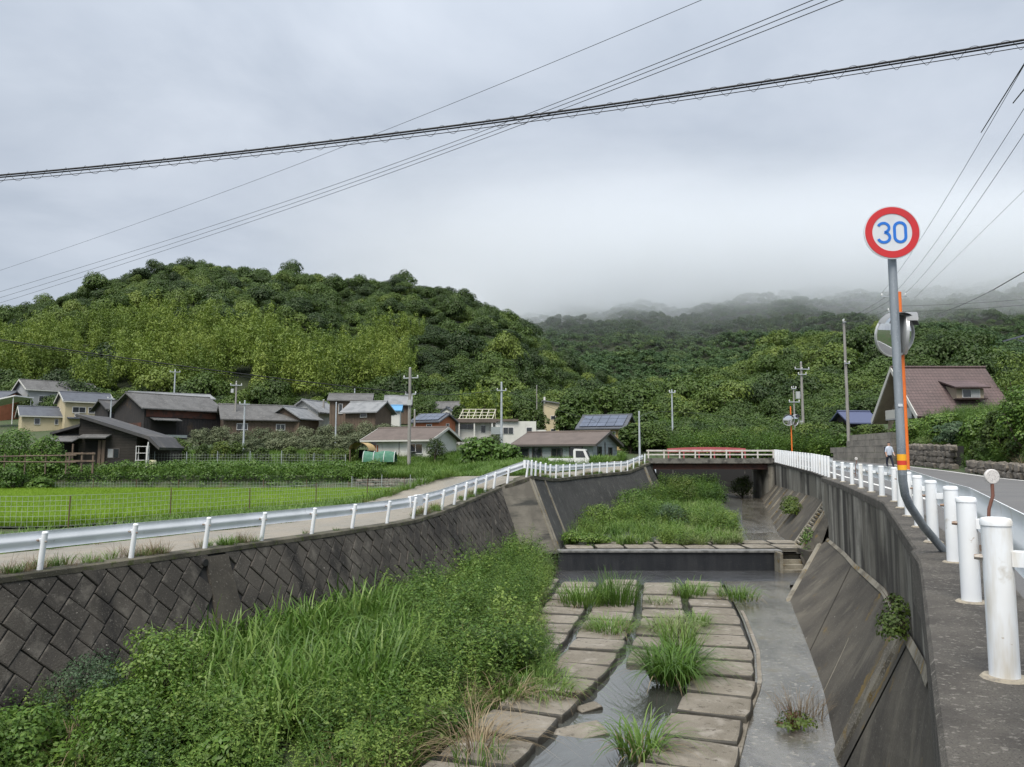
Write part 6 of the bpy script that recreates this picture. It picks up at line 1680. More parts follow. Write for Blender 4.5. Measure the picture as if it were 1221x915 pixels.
def weed(nst, h, leaf, per, m, r, spread=0.3, elong=1.8, top=1.0):
    C = []; Nn = []; S = []
    for s in range(nst):
        a = r.uniform(0, 6.283); q = r.uniform(0, spread); hh = h * r.uniform(0.6, 1.1); ln = r.uniform(0, 0.35)
        for k in range(per):
            f = (k + 1) / per
            p = np.array([math.cos(a) * (q + ln * hh * f), math.sin(a) * (q + ln * hh * f), hh * f])
            an = k * 2.4 + r.uniform(0, 1)
            d = np.array([math.cos(an), math.sin(an), 0.25])
            ls = leaf * (1.25 - 0.65 * f) * r.uniform(0.7, 1.25)
            for j in range(3):
                dd = d + r.normal(size=3) * 0.5
                C.append(p + dd * ls * 0.55 * (1 + 0.6 * j)); Nn.append(np.array([dd[0] * 0.4, dd[1] * 0.4, 1.0]) + r.normal(size=3) * 0.25); S.append(ls)
    C = np.array(C); V, F = leaf_quads(C, norm(np.array(Nn)), np.array(S), r, elong)
    return npmesh('weed_kind', V, F, m, leaf_id=r.random(len(C)) * 97)
TALL = [clump(40, 0.6, 1.5, 0.042, 0.26, (0.3, 1.35), lf_grass, g5) for _ in range(4)]
SHORT = [clump(45, 0.22, 0.5, 0.018, 0.20, (0.3, 1.0), lf_grass, g5, 0.6, 3) for _ in range(4)]
PALE = [clump(60, 0.4, 0.8, 0.022, 0.22, (0.5, 1.3), lf_pale, g5, 0.6) for _ in range(3)]
DRY = [clump(50, 0.5, 1.1, 0.012, 0.25, (0.3, 1.2), lf_dry, g5, 0.7) for _ in range(3)]
WEED = [weed(10, 0.85, 0.078, 15, lf_weed, g5, 0.26) for _ in range(4)]
FINE = [weed(18, 0.75, 0.062, 15, lf_weed, g5, 0.33, 2.8) for _ in range(3)]
FERN = [weed(9, 1.0, 0.055, 26, lf_weed, g5, 0.2, 3.2) for _ in range(2)]
VINE = [weed(10, 0.3, 0.17, 5, lf_weed, g5, 0.5, 1.25) for _ in range(2)]

# ---- silt bar along the block wall
def bar_edge(Y): return JX(Y) + interp([(0, -1.5), (12, -1.6), (13.5, -2.0), (16.6, -1.75), (18.1, -1.1), (20, -1.7), (22.8, -2.6), (26, -3.4), (31.6, -4.0), (36, -4.4)])(Y)
def wall_foot(Y): return XL(Y) + interp([(0, 1.1), (30, 1.15), (37, 1.4)])(Y)
def bar_z(X, Y):
    e = bar_edge(Y); f = wall_foot(Y)
    t = np.clip((e - X) / np.maximum(e - f, 0.5), 0, 1)
    return ZB(Y) + 0.12 + interp([(0, 0.45), (15, 0.5), (20, 0.7), (24, 0.6), (31, 0.3), (37, 0.15)])(Y) * t ** 0.7 + 0.08 * (fbm(X, Y, 3, 40) - 0.5)
P = []
for Y in np.arange(-6, 36.8, 0.5):
    xs = np.linspace(wall_foot(Y) - 0.9, bar_edge(Y) + 0.25, 16)
    P.append([(x, Y, float(bar_z(x, Y)) - (0.16 if j == 15 else 0)) for j, x in enumerate(xs)])
struct(MB().grid(P).build('ground', [m_bar], smooth=True))
n = 16000
Y = g5.uniform(7.5, 36.5, n); u = g5.random(n)
X = wall_foot(Y) - 0.25 + u * (bar_edge(Y) + 0.05 - wall_foot(Y) + 0.25)
Z = bar_z(X, Y)
px, py = pxof(X, Y, Z)
nz = fbm(X * 0.55, Y * 0.55, 3, 61); nz2 = fbm(X * 0.8, Y * 0.8, 3, 62)
edge = (bar_edge(Y) - X)
area_keep = g5.random(n)
tallz = np.exp(-(((px - 370) / 130) ** 2 + ((py - 790) / 85) ** 2)) + 0.55 * np.exp(-(((px - 250) / 90) ** 2 + ((py - 830) / 60) ** 2)) + 0.35 * (nz - 0.5)
leafz = sstep(270, 150, px) + 0.7 * (nz2 - 0.5) + 0.25 * sstep(480, 600, px)
palez = np.exp(-(((px - 545) / 60) ** 2 + ((py - 770) / 70) ** 2)) + 0.5 * (nz2 - 0.5)
def put(name, label, cat, protos, k, smin, smax, tmean, tsd, tilt=0.12, smul=None):
    m_ = np.nonzero(k)[0]
    if len(m_) == 0: return
    q = len(m_)
    scatter(name, label, cat, protos, np.stack([X, Y, Z], 1)[m_], g5.uniform(smin, smax, q) * (1 if smul is None else smul[m_]), g5.uniform(0, 6.283, q), tmean + g5.normal(0, tsd, q) + 0.3 * (nz[m_] - 0.5), g5.integers(0, len(protos), q), tilt=g5.normal(0, tilt, q))
k_t = (tallz > 0.42) & (area_keep < 0.12)
put('grass', 'tall bright green grass crowding the stream bar', 'grass', TALL, k_t, 0.6, 1.45, 0.52, 0.22)
rest = ~(tallz > 0.42)
k_l = (((leafz > 0.45) & (area_keep < 0.055)) | (rest & (nz2 > 0.52) & (area_keep < 0.05))) & (edge > 0.3)
put('weeds', 'leafy weeds and young shrubs below the block wall', 'weeds', WEED + FERN, k_l, 0.7, 2.0, 0.55, 0.24, smul=0.55 + 0.45 * sstep(120, 300, px))
k_f = rest & (leafz <= 0.45) & (area_keep > 0.2) & (area_keep < 0.232)
put('weeds', 'fine leaved mugwort and low weeds on the stream bar', 'weeds', FINE, k_f, 0.6, 1.7, 0.52, 0.26)
k_p = (palez > 0.40) & (area_keep > 0.3) & (area_keep < 0.37)
put('grass', 'pale bleached grass in the middle of the stream bar', 'grass', PALE, k_p, 0.7, 1.1, 0.40, 0.15)
k_d = ((palez > 0.3) | (edge < 0.9)) & (area_keep > 0.4) & (area_keep < 0.425)
put('grass', 'dry straw coloured stalks lying over the bar edge', 'grass', DRY, k_d, 0.6, 1.1, 0.5, 0.2, 0.5)
k_s = (area_keep > 0.5) & (area_keep < np.where(edge < 0.8, 0.62, 0.535))
put('grass', 'short grass over the silt bar and slab edges', 'grass', SHORT, k_s, 0.8, 1.5, 0.50, 0.16)
k_v = (px < 330) & (area_keep > 0.7) & (area_keep < 0.711) & (edge > 0.5)
put('weeds', 'broad leaved creeper trailing through the grass', 'weeds', VINE, k_v, 0.8, 1.3, 0.55, 0.12)

# ---- growth above the weir
n = 9000
Y = g5.uniform(39.0, 63, n)
x0 = np.array([up_pt(max(y, 40.2), -3.0).x for y in Y]); x1 = interp([(38, 11.4), (41, 11.9), (46, 13.0), (54, 14.6), (64, 16.6)])(Y)
X = x0 + 0.2 + g5.random(n) * (x1 - x0 - 0.2); Z = ZUP(Y) + 0.15
px, py = pxof(X, Y, Z); nz = fbm(X * 0.4, Y * 0.4, 3, 71); ar = g5.random(n)
area_keep = ar
bushz = fbm(X * 0.25, Y * 0.25, 2, 72)
front = sstep(44, 40, Y)
put('weeds', 'leafy shrubs and weeds filling the bed above the weir', 'weeds', WEED + FINE, (bushz > 0.50) & (ar < 0.085) & (g5.random(n) > front * 0.4), 0.6, 1.3, 0.62, 0.24, smul=0.5 + 1.3 * sstep(0.48, 0.66, bushz))
put('grass', 'tall green reeds in the bed above the weir', 'grass', TALL, (bushz <= 0.50) & (ar > 0.2) & (ar < 0.30), 0.4, 0.95, 0.56, 0.2)
put('grass', 'pale arching reeds along the running water above the weir', 'grass', PALE, (x1 - X < 3.0) & (ar > 0.4) & (ar < 0.52), 0.7, 1.3, 0.35, 0.18)
# bushes under and beyond the bridge
n = 500; Y = g5.uniform(58, 75, n); X = g5.uniform(12.6, 21.0, n); k = (X < XP(Y) - 4.5); Z = ZUP(Y) + 0.2; nz = fbm(X * 0.4, Y * 0.4, 3, 73)
put('weeds', 'bushes crowding the bed below the bridge', 'weeds', WEED, k & (g5.random(n) < 0.55), 1.2, 2.2, 0.40, 0.15)

# ---- rice field with its net fence
FEN = [(-44, 29.5), (-24, 29.8), (-17.7, 31.0), (-15.4, 35.0), (-13.2, 39.0), (-11.0, 43.5), (-9.0, 48), (-7.3, 52.5), (-6.2, 57), (-5.6, 60.8)]
fx = interp([(p[1], p[0]) for p in FEN[2:]])
m_paddy = mat('paddy_soil', (0.05, 0.075, 0.02), 0.6, [(1, (0.04, 0.06, 0.02), 0.45, 0.6)])
P = [[(x, y, -1.60) for x in np.linspace(-60, (fx(y) if y > 31 else -24) - 0.5, 6)] for y in np.linspace(30.2, 61.3, 24)]
struct(MB().grid(P).build('rice_paddy', [m_paddy]))
RICE = [clump(26, 0.40, 0.58, 0.020, 0.13, (0.15, 0.6), lf_rice, g5, 0.4, 3) for _ in range(4)]
gx, gy = np.meshgrid(np.arange(-58, -5, 0.24), np.arange(30.4, 61.3, 0.33)); gx = gx.ravel() + g5.normal(0, 0.04, gx.size); gy = gy.ravel() + g5.normal(0, 0.04, gy.size)
k = (gx < np.where(gy > 31, fx(gy), -24) - 0.7) & (gx > -gy * 0.80 - 2)
q = k.sum(); xx, yy = gx[k], gy[k]
scatter('rice', 'bright green young rice filling the field', 'rice', RICE, np.stack([xx, yy, np.full(q, -1.6)], 1), g5.uniform(0.85, 1.15, q), g5.uniform(0, 6.28, q), 0.5 + 0.5 * (fbm(xx / 5, yy / 5, 3, 91) - 0.5) + g5.normal(0, 0.06, q), g5.integers(0, 4, q))
m_rpost = mat('rusty_stake', (0.12, 0.075, 0.05), 0.85)
m_netw = mat('pale_net_cord', (0.34, 0.38, 0.34), 0.8)
def net_fence(label, pts, h, zf, cell, mpost, r=0.025, thick=0.006, step=3.6, hj=0.15):
    base = Vector((pts[0][0], pts[0][1], zf(*pts[0])))
    t = thing('net_fence', label, 'fence', tuple(base))
    P = []
    for (a, b) in zip(pts[:-1], pts[1:]):
        L = math.hypot(b[0] - a[0], b[1] - a[1]); k = max(1, round(L / step))
        for i in range(k): P.append((a[0] + (b[0] - a[0]) * i / k, a[1] + (b[1] - a[1]) * i / k))
    P.append(pts[-1]); rr = random.Random(len(pts) + int(h * 100))
    for (x, y) in P:
        z = zf(x, y); o = Vector((x, y, z)) - base
        MB().tube([o + Vector((0, 0, -0.2)), o + Vector((rr.uniform(-.05, .05), 0, h + rr.uniform(-hj, hj)))], r, 6).build('stake', [mpost], t)
    for (a, b) in zip(P[:-1], P[1:]):
        mb = MB(); L = math.hypot(b[0] - a[0], b[1] - a[1]); nv = max(1, int(L / cell)); nh = int(h * 0.92 / cell)
        A_ = Vector((a[0], a[1], zf(*a))) - base; B_ = Vector((b[0], b[1], zf(*b))) - base
        for i in range(nv):
            f = (i + 0.5) / nv; p_ = A_.lerp(B_, f); mb.tube([p_ + Vector((0, 0, 0.03)), p_ + Vector((0, 0, h * 0.92))], thick, 3, caps=False)
        for j in range(nh + 1):
            z = Vector((0, 0, 0.05 + j * cell)); mid = A_.lerp(B_, 0.5) - Vector((0, 0, 0.03))
            mb.tube([A_ + z, mid + z, B_ + z], thick, 3, caps=False)
        mb.build('netting', [m_netw], t, fix=False)['kind'] = 'stuff'
    return t
zp = lambda x, y: -1.62
net_fence('pale net fence on rusty stakes along the lane side of the rice field', FEN[1:], 1.35, zp, 0.20, m_rpost, step=4.2)
net_fence('low net fence on stakes between the rice field and the hedge', [(-60, 61.1), (-12.9, 61.2)], 1.0, zp, 0.24, m_rpost, step=3.4)
net_fence('net fence on pale stakes in front of the stone terrace wall', [(-12.6, 60.9), (-5.7, 61.0)], 1.3, zp, 0.20, m_steelpole, step=2.3)
zg = lambda x, y: float(z_left(x, y))
net_fence('green grey net fence above the hedge below the citrus bushes', [(-38, 69.5), (-15, 69.5)], 1.5, zg, 0.24, m_steelpole, step=3.0, thick=0.007)

# ---- trees and shrubs that stand singly
def bushy(rx, H, n, rg, low):
    "lobes of a crown that reaches down near the ground"
    out = [((0, 0, H * 0.5), (rx * 0.55, rx * 0.55, H * 0.32))]
    for i in range(n):
        f = (i + 0.5) / n; a = i * 2.4 + rg.uniform(-0.5, 0.5)
        z = H * (max(low * 0.6, 0.14) + (0.70 - max(low * 0.6, 0.14) * 0.6) * f)
        q = rx * math.sqrt(max(1 - 0.85 * f * f, 0.05)) * rg.uniform(0.38, 0.66) * (1 if f > 0.15 else 0.85)
        k = rg.uniform(0.75, 1.2)
        out.append(((math.cos(a) * q, math.sin(a) * q, z), (rx * 0.36 * k, rx * 0.36 * k, H * 0.16 * k + 0.05)))
    return out
def tree(name, label, cat, px, ytop, ybase, Y, w, m, leaf=0.22, n=900, tint=0.5, trunk=0.35, group=None, lobes=9, elong=1.5, shape=None, gz=None, key=None, up=0.35, droop=0.0, shell=0.45):
    "w: crown width in photo pixels; stands on the ground at distance Y"
    s = Y / FPX
    b = PY(px, ybase, Y); top = PY(px, ytop, Y)
    g = gz if gz is not None else (float(z_left(b.x, Y)) if b.x < XL(Y) else (float(z_right(b.x, Y)) if b.x > XP(Y) else b.z))
    H = max(top.z - g, 0.6); rx = w * s / 2
    t = thing(name, label, cat, (b.x, Y, g), float(g5.uniform(0, 6.28)), group)
    th = H * trunk; rz = (H - th) / 2
    kk = (name, lobes, n, leaf, key)
    rg = np.random.default_rng(abs(hash((px, Y))) % 99991 if False else int(px * 31 + Y * 17))
    lob = shape(rx, rz, H, th, rg) if shape else bushy(rx, H, lobes + 5, rg, trunk)
    cme = crown_mesh('crown', lob, n, leaf, m, rg, elong, up, shell, droop)
    c = obj('crown', cme, t); c['tint'] = float(tint)
    mb = MB()
    mb.tube([(0, 0, -0.3), (0.04 * H * rg.normal() * 0.5, 0, th * 0.6), (0, 0.03 * H * rg.normal() * 0.5, th + rz * 0.7)], [0.035 * H + 0.03, 0.026 * H + 0.02, 0.012 * H], 8)
    for i in range(4):
        a = i * 1.57 + rg.uniform(0, 1)
        mb.tube([(0, 0, th * 0.75), (math.cos(a) * rx * 0.35, math.sin(a) * rx * 0.35, th + rz * 0.4), (math.cos(a) * rx * 0.62, math.sin(a) * rx * 0.62, th + rz * 1.1)], [0.016 * H + 0.01, 0.011 * H + 0.01, 0.005 * H], 5)
    mb.build('trunk', [m_bark], t)
    return t
ORD = 'first second third fourth fifth sixth seventh eighth ninth tenth eleventh'.split()
go = 'olive trees in the grove above the rice field'
olv = [(238, 508, 541, 84), (262, 505, 540, 86), (288, 511, 542, 83), (312, 507, 541, 86), (336, 509, 541, 84), (362, 506, 540, 87), (388, 503, 538, 88), (412, 500, 538, 88), (436, 499, 536, 90), (458, 501, 534, 90), (474, 505, 532, 90),
       (300, 519, 548, 78), (326, 520, 548, 79), (352, 517, 548, 80), (378, 515, 546, 80), (404, 516, 546, 80), (426, 513, 544, 81)]
for i, (x, yt, yb, Yd) in enumerate(olv):
    tree('olive_tree', ('%s olive tree from the dark barn in the upper row of the grove' if i < 11 else '%s olive tree from the thin pale pole in the lower row of the grove') % ORD[i if i < 11 else i - 11], 'tree', x, yt, yb, Yd + g5.uniform(-1, 1), 40, lf_olive, 0.17, 2600, 0.5 + g5.normal(0, 0.12), 0.22, go, 10, 2.2, shell=0.6)
gc = 'citrus bushes behind the green grey net'
for i, (x, yt, yb, Yd, w) in enumerate([(197, 521, 552, 72, 26), (214, 518, 552, 73, 28), (240, 527, 553, 72, 22), (262, 523, 552, 73, 28), (283, 524, 552, 73, 24), (312, 531, 553, 72, 24), (345, 530, 553, 72, 26), (376, 531, 552, 72, 26), (402, 532, 552, 72, 24), (418, 533, 552, 72, 20)]):
    tree('citrus_bush', '%s round citrus bush from the blackened shed, behind the green grey net' % ORD[i], 'bush', x, yt, yb, Yd, w * 1.15, lf_bush, 0.15, 2000, 0.52 + g5.normal(0, 0.12), 0.1, gc, 8)
gb = 'overgrown bushes beside the bean pole frame'
for i, (x, yt, yb, Yd, w) in enumerate([(14, 503, 566, 64, 74), (52, 512, 566, 63, 56), (-30, 505, 570, 62, 70), (10, 553, 588, 60.5, 60), (48, 566, 590, 61, 40), (76, 545, 576, 65, 30)]):
    tree('bush', ['tallest rounded green bush behind the bean pole frame', 'rounded green bush between the bean pole frame and the shed awning', 'rounded green bush behind the outer end of the bean pole frame', 'low bush before the bean pole frame at the rice field edge', 'low bush at the rice field corner below the trestle', 'small bush under the weathered trestle'][i], 'bush', x, yt, yb, Yd, w, lf_weed, 0.18, 2600, 0.50 + g5.normal(0, 0.1), 0.08, gb, 10)
tree('fig_tree', 'broad leaved fig tree before the white two storey house', 'tree', 574, 517, 560, 70, 62, lf_weed, 0.30, 1700, 0.42, 0.15, None, 10, 1.2)
tree('fig_tree', 'lower spreading fig tree close to the pale pole', 'tree', 606, 527, 562, 68, 50, lf_weed, 0.26, 1100, 0.38, 0.12, None, 9, 1.2)
tree('small_tree', 'dark round tree touching the wall of the long white house', 'tree', 519, 519, 552, 72, 32, lf_bush, 0.16, 1100, 0.12, 0.35, None, 8)
tree('topiary_tree', 'flat clipped garden pine beside the pale pole', 'tree', 590, 516, 545, 76, 30, lf_bush, 0.14, 1200, 0.25, 0.45, None, 6)
gt = 'big broadleaf trees at the foot of the hill behind the bungalow'
for x, yt, yb, Yd, w in [(690, 461, 528, 108, 56), (722, 456, 528, 112, 62), (752, 462, 530, 108, 56), (676, 480, 528, 102, 36), (706, 488, 532, 98, 46)]:
    tree('broadleaf_tree', {690: 'big round crowned tree next to the tall cream building behind the bungalow', 722: 'tallest big round crowned tree behind the bungalow', 752: 'big round crowned tree behind the ochre solar roofed house', 676: 'narrow dark tree touching the tall cream building', 706: 'low broad tree just above the bungalow roof'}[x], 'tree', x, yt, yb, Yd, w, lf_wood, 0.40, 2600, 0.42 + g5.normal(0, 0.08), 0.15, gt, 13)
for x, yt, yb, Yd, w, la in [(752, 500, 540, 82, 40, 'dark tree with loose branches in front of the ochre house'), (772, 488, 538, 92, 44, 'tall bushy tree between the ochre house and the lamp headed pole'), (815, 470, 535, 100, 60, 'light green tree rising behind the red parapet'), (850, 455, 535, 108, 70, 'tallest yellow green tree beyond the bridge'),
                             (780, 470, 535, 104, 52, 'dull green tree left of the light green tree beyond the bridge'.replace('left of', 'next to')), (890, 478, 538, 104, 50, 'dark tree behind the wide pale sign board'), (925, 490, 540, 98, 44, 'dark low tree behind the roadside shelter'), (985, 500, 540, 84, 44, 'bright round bush at the near end of the block wall'), (968, 478, 540, 100, 50, 'dark tree behind the transformer pole')]:
    tree('broadleaf_tree', la, 'tree', x, yt, yb, Yd, w, lf_wood, 0.36, 2400, 0.62 if ('light' in la or 'yellow' in la or 'bright' in la) else 0.30, 0.12, None, 12)
for x, yt, yb, Yd, w, la in [(548, 478, 512, 108, 30, 'dark tree behind the terracotta house'), (505, 478, 512, 112, 36, 'dark tree between the blue sheeted shed and the terracotta house'), (640, 482, 528, 100, 34, 'dark tree shading the side of the tall cream building'), (624, 478, 525, 104, 30, 'dark tree behind the roof of the white two storey house'), (31, 468, 500, 118, 16, 'small dark tree behind the cream house roof'), (130, 497, 512, 98, 18, 'small bush below the lamp armed white pole')]:
    tree('broadleaf_tree', la, 'tree', x, yt, yb, Yd, w, lf_bush, 0.30, 1500, 0.30, 0.12, None, 9)
def plume(rx, rz, H, th, rg):
    out = []
    for c in range(10):
        a = rg.uniform(0, 6.28); q = rx * rg.uniform(0.1, 0.75); h = H * rg.uniform(0.75, 1.05)
        for j in range(5):
            f = j / 4; out.append(((math.cos(a) * q * (1 + 0.3 * f * f), math.sin(a) * q * (1 + 0.3 * f * f), h * (0.3 + 0.68 * f)), (rx * 0.33 * (1.05 - 0.6 * f),) * 2 + (H * 0.11,)))
    return out
for x, yt, yb, Yd, w, la in [(572, 462, 512, 108, 40, 'yellow green bamboo clump behind the pergola frame'), (600, 468, 512, 106, 36, 'yellow green bamboo clump behind the pale pole'), (556, 470, 510, 112, 26, 'thin bamboo clump behind the small grey roofed house')]:
    tree('bamboo_clump', la, 'bamboo', x, yt, yb, Yd, w, lf_bamboo, 0.42, 2200, 0.62, 0.1, None, 8, 2.6, plume, droop=0.7, shell=0.8)

# belt of trees between the houses and the hill
n = 4000
Y = g5.uniform(98, 150, n); pxx = g5.uniform(-500, 1700, n); X = (pxx - 610.5) / FPX * Y
k = (((pxx < 660) & (Y > 126)) | ((pxx > 760) & (pxx < 1000) & (Y > 100)) | ((pxx > 1000) & (Y > 84)) | ((pxx > 440) & (pxx < 560) & (Y > 118)))
k &= (g5.random(n) < 0.55)
Y, X, pxx = Y[k], X[k], pxx[k]; q = len(X)
Zg = np.where(X < XL(Y), z_left(X, Y), np.where(X > XP(Y), z_right(X, Y), ZFAR(Y))) - 0.5
s_ = g5.uniform(2.0, 3.2, q)
scatter('forest', 'belt of trees between the houses and the hills', 'forest', WP, np.stack([X, Y, Zg], 1), np.stack([s_, s_, s_ * 1.3], 1), g5.uniform(0, 6.28, q), 0.40 + g5.normal(0, 0.16, q), g5.integers(0, 6, q))

n = 2600
Y = g5.uniform(74, 103, n); pxx = g5.uniform(690, 1120, n); X = (pxx - 610.5) / FPX * Y
k = ((pxx < 1000) | (Y > 86)) & (X > 12) & ~((pxx > 690) & (pxx < 800) & (Y < 84)) & (Y > 76 + 3 * vnoise(X * 0.4, Y * 0.2, 4))
Y, X, pxx = Y[k], X[k], pxx[k]; Z = np.where(X > XP(Y), z_right(X, Y), np.where(X < XL(Y), z_left(X, Y), ZFAR(Y))); nz = fbm(X * 0.2, Y * 0.2, 3, 88); q = len(X)
put('weeds', 'thick undergrowth on the ground beyond the bridge', 'weeds', WEED + FINE, g5.random(q) < 0.7, 1.6, 3.6, 0.42, 0.18)
k = (g5.random(q) < 0.24) & (Y > 83)
scatter('undergrowth', 'young trees over the ground beyond the bridge', 'undergrowth', WP, np.stack([X, Y, Z - 0.4], 1)[k], g5.uniform(1.5, 3.0, k.sum()), g5.uniform(0, 6.28, k.sum()), 0.38 + g5.normal(0, 0.18, k.sum()), g5.integers(0, 6, k.sum()))

# hedge along the far side of the rice field
hd = thing('hedge', 'long thick green hedge along the far side of the rice field', 'hedge', (-25, 62.6, -1.6))
lob = []
for x in np.arange(-19.5, 14.6, 0.75):
    h = 1.5 + 0.6 * vnoise(x * 0.5, 3.3) + 0.25 * vnoise(x * 1.9, 8.3)
    for j in range(3): lob.append(((x + g5.uniform(-.25, .25), g5.uniform(-.5, .5), 0.15 + h * (0.15 + 0.36 * j)), (0.75, 0.8, 0.60)))
c = obj('foliage', crown_mesh('foliage', lob, 26000, 0.15, lf_weed, g5, 1.4, 0.3, 0.4), hd); c['tint'] = 0.46
mb = MB()
for x in np.arange(-19, 14.5, 1.1): mb.tube([(x, 0, -0.6), (x + 0.1, 0.05, 0.9)], [0.05, 0.03], 5)
mb.build('stem', [m_bark], hd)['kind'] = 'stuff'

# ---- grass over the garden ground, the lane edges and the bushy bank
def zany(X, Y): return np.where(X < XL(Y), z_left(X, Y), np.where(X > XP(Y), z_right(X, Y), ZFAR(Y)))
n = 9000
Y = g5.uniform(62.3, 80, n); X = g5.uniform(-60, 12, n); k = (X < XL(np.minimum(Y, 79)) - 3.6) & ((X > -14) | (Y > 64.5)) & (X > -0.75 * Y)
X, Y = X[k], Y[k]; Z = zany(X, Y); nz = fbm(X * 0.3, Y * 0.3, 3, 74); nn_ = len(X)
put('grass', 'rough green grass on the garden slope behind the rice field', 'grass', SHORT, np.ones(nn_, bool), 1.2, 2.4, 0.58, 0.12)
n = 2600
Y = g5.uniform(24, 62, n); off = g5.uniform(4.1, 13, n); X = XL(Y) - off; k = (X > fx(Y) - 0.3)
X, Y = X[k], Y[k]; Z = zany(X, Y); nz = fbm(X * 0.3, Y * 0.3, 3, 75)
put('grass', 'grass verge between the lane and the rice field', 'grass', SHORT, np.ones(len(X), bool), 0.9, 1.9, 0.58, 0.12)
n = 2200
Y = g5.uniform(7, 64, n); off = np.where(g5.random(n) < 0.6, g5.uniform(0.12, 0.55, n), g5.uniform(3.6, 4.6, n)); X = XL(Y) - off * 1.1
k = (fbm(X * 0.7, Y * 0.7, 3, 81) > 0.50) & (g5.random(n) < 0.6) & ((Y < 36.5) | (Y > 40))
X, Y = X[k], Y[k]; Z = zany(X, Y); nz = fbm(X * 0.3, Y * 0.3, 3, 76)
kk = g5.random(len(X)) < 0.62
put('grass', 'tufts of green grass in the lane edge under the rail', 'grass', SHORT, kk, 0.35, 0.9, 0.55, 0.14)
put('grass', 'brown dry tufts in the lane edge under the rail', 'grass', DRY, ~kk, 0.25, 0.6, 0.45, 0.2)
n = 9000
Y = g5.uniform(24, 76, n); off = g5.uniform(9.3, 26, n); X = XP(Y) + off; Z = zany(X, Y); nz = fbm(X * 0.25, Y * 0.25, 3, 77)
k = ~((X > 32.5) & (X < 43.5) & (Y > 62.5))
kk = g5.random(n)
put('grass', 'long fresh grass on top of the roadside bank', 'grass', TALL, k & (kk < 0.22) & (off > 11), 0.6, 1.05, 0.62, 0.12)
put('weeds', 'tangled weeds on the face of the roadside bank', 'weeds', WEED + FINE, k & (kk > 0.5) & (kk < 0.66), 0.9, 1.7, 0.46, 0.16)
put('grass', 'dry brown grass at the foot of the roadside bank', 'grass', DRY, k & (off < 12) & (nz > 0.52) & (kk > 0.7) & (kk < 0.86), 0.8, 1.4, 0.45, 0.18)
for x, yt, yb, Yd, w, m_, ti, la in [(1150, 500, 556, 50, 84, lf_blue, 0.5, 'rounded blue green shrub on the roadside bank'), (1110, 520, 552, 57, 50, lf_bush, 0.45, 'dull green shrub at the foot of the bank by the mirror pole'), (1200, 482, 560, 42, 70, lf_bush, 0.28, 'dark dense shrub at the frame edge of the bank'.replace('frame edge', 'high end')),
                                     (1228, 452, 560, 39, 84, lf_weed, 0.55, 'tall leafy tree with pale blossom topping the bank'), (1175, 522, 562, 44, 44, lf_bush, 0.35, 'low dark bush spilling over the stone edging'), (1090, 496, 550, 62, 60, lf_weed, 0.60, 'bright grassy shrub in front of the steep roof'), (1128, 489, 540, 54, 60, lf_weed, 0.62, 'fresh green shrub under the dormer'), (1168, 490, 540, 48, 50, lf_weed, 0.55, 'leafy shrub under the far eave of the steep roof')]:
    tree('shrub', la, 'shrub', x, yt, yb, Yd, w, m_, 0.16, 4200, ti, 0.05, None, 11)
tree('shrub', 'leafy shrub behind the block wall below the steep gable', 'shrub', 1040, 503, 530, 74, 56, lf_bush, 0.2, 2600, 0.5, 0.05, None, 10)
tree('shrub', 'low green shrub between the blue roofed hut and the block wall', 'shrub', 1012, 514, 535, 78, 44, lf_weed, 0.2, 2200, 0.5, 0.05, None, 10)
tree('bamboo_clump', 'tall feathery bamboo clump behind the bank beside the steep roof', 'bamboo', 1222, 424, 500, 66, 70, lf_bamboo, 0.30, 2200, 0.25, 0.1, None, 8, 2.6, plume, droop=0.7, shell=0.8)

# ---- single plants in the channel
def grass_thing(label, px, py, z, n, lo, hi, wd, spread, bend, m, tint, lean=0.5, name='grass_clump', seg=5, extra=None):
    q = PZ(px, py, z)
    t = thing(name, label, 'grass', tuple(q))
    if name == 'grass_clump' and px > 600: lo, hi, wd, spread, n = lo * 1.3, hi * 1.3, wd * 1.1, spread * 1.2, int(n * 1.2)
    r = np.random.default_rng(int(px * 7 + py))
    o = obj('blades', clump(n, lo, hi, wd, spread, bend, m, r, lean, seg), t); o['tint'] = tint; o['kind'] = 'stuff'
    if extra:
        o = obj('dry_blades', clump(extra, lo * 0.5, hi * 0.7, wd * 0.8, spread * 1.1, (0.9, 1.5), lf_dry, r, 1.0, seg), t); o['tint'] = 0.6; o['kind'] = 'stuff'
    return t
grass_thing('largest arching dark green grass clump growing on the slabs in midstream', 801, 812, -4.1, 330, 0.7, 1.45, 0.034, 0.42, (0.7, 1.35), lf_grass, 0.34, 0.6, extra=40)
grass_thing('upright bright grass clump behind the largest arching clump', 812, 785, -4.1, 150, 0.7, 1.35, 0.022, 0.35, (0.3, 0.8), lf_grass, 0.6)
grass_thing('sparse spiky grass clump with yellowed blades rooted in the open pool', 762, 902, -4.15, 95, 0.55, 1.05, 0.034, 0.30, (0.5, 1.2), lf_grass, 0.55, 0.8, extra=40)
grass_thing('pale straw tipped grass clump beyond the largest arching clump', 800, 755, -4.08, 220, 0.5, 0.95, 0.026, 0.55, (0.8, 1.4), lf_pale, 0.30, 0.8, extra=40)
grass_thing('small bright tuft by the pale straw tipped clump', 832, 748, -4.08, 110, 0.4, 0.75, 0.024, 0.3, (0.6, 1.2), lf_grass, 0.62)
grass_thing('dense dark reed clump at the upper end of the slabs', 735, 722, -4.08, 260, 0.7, 1.35, 0.024, 0.60, (0.2, 0.8), lf_grass, 0.30)
grass_thing('light green reed clump touching the dense dark reed clump', 695, 722, -4.08, 260, 0.6, 1.15, 0.026, 0.70, (0.4, 1.0), lf_grass, 0.58, extra=40)
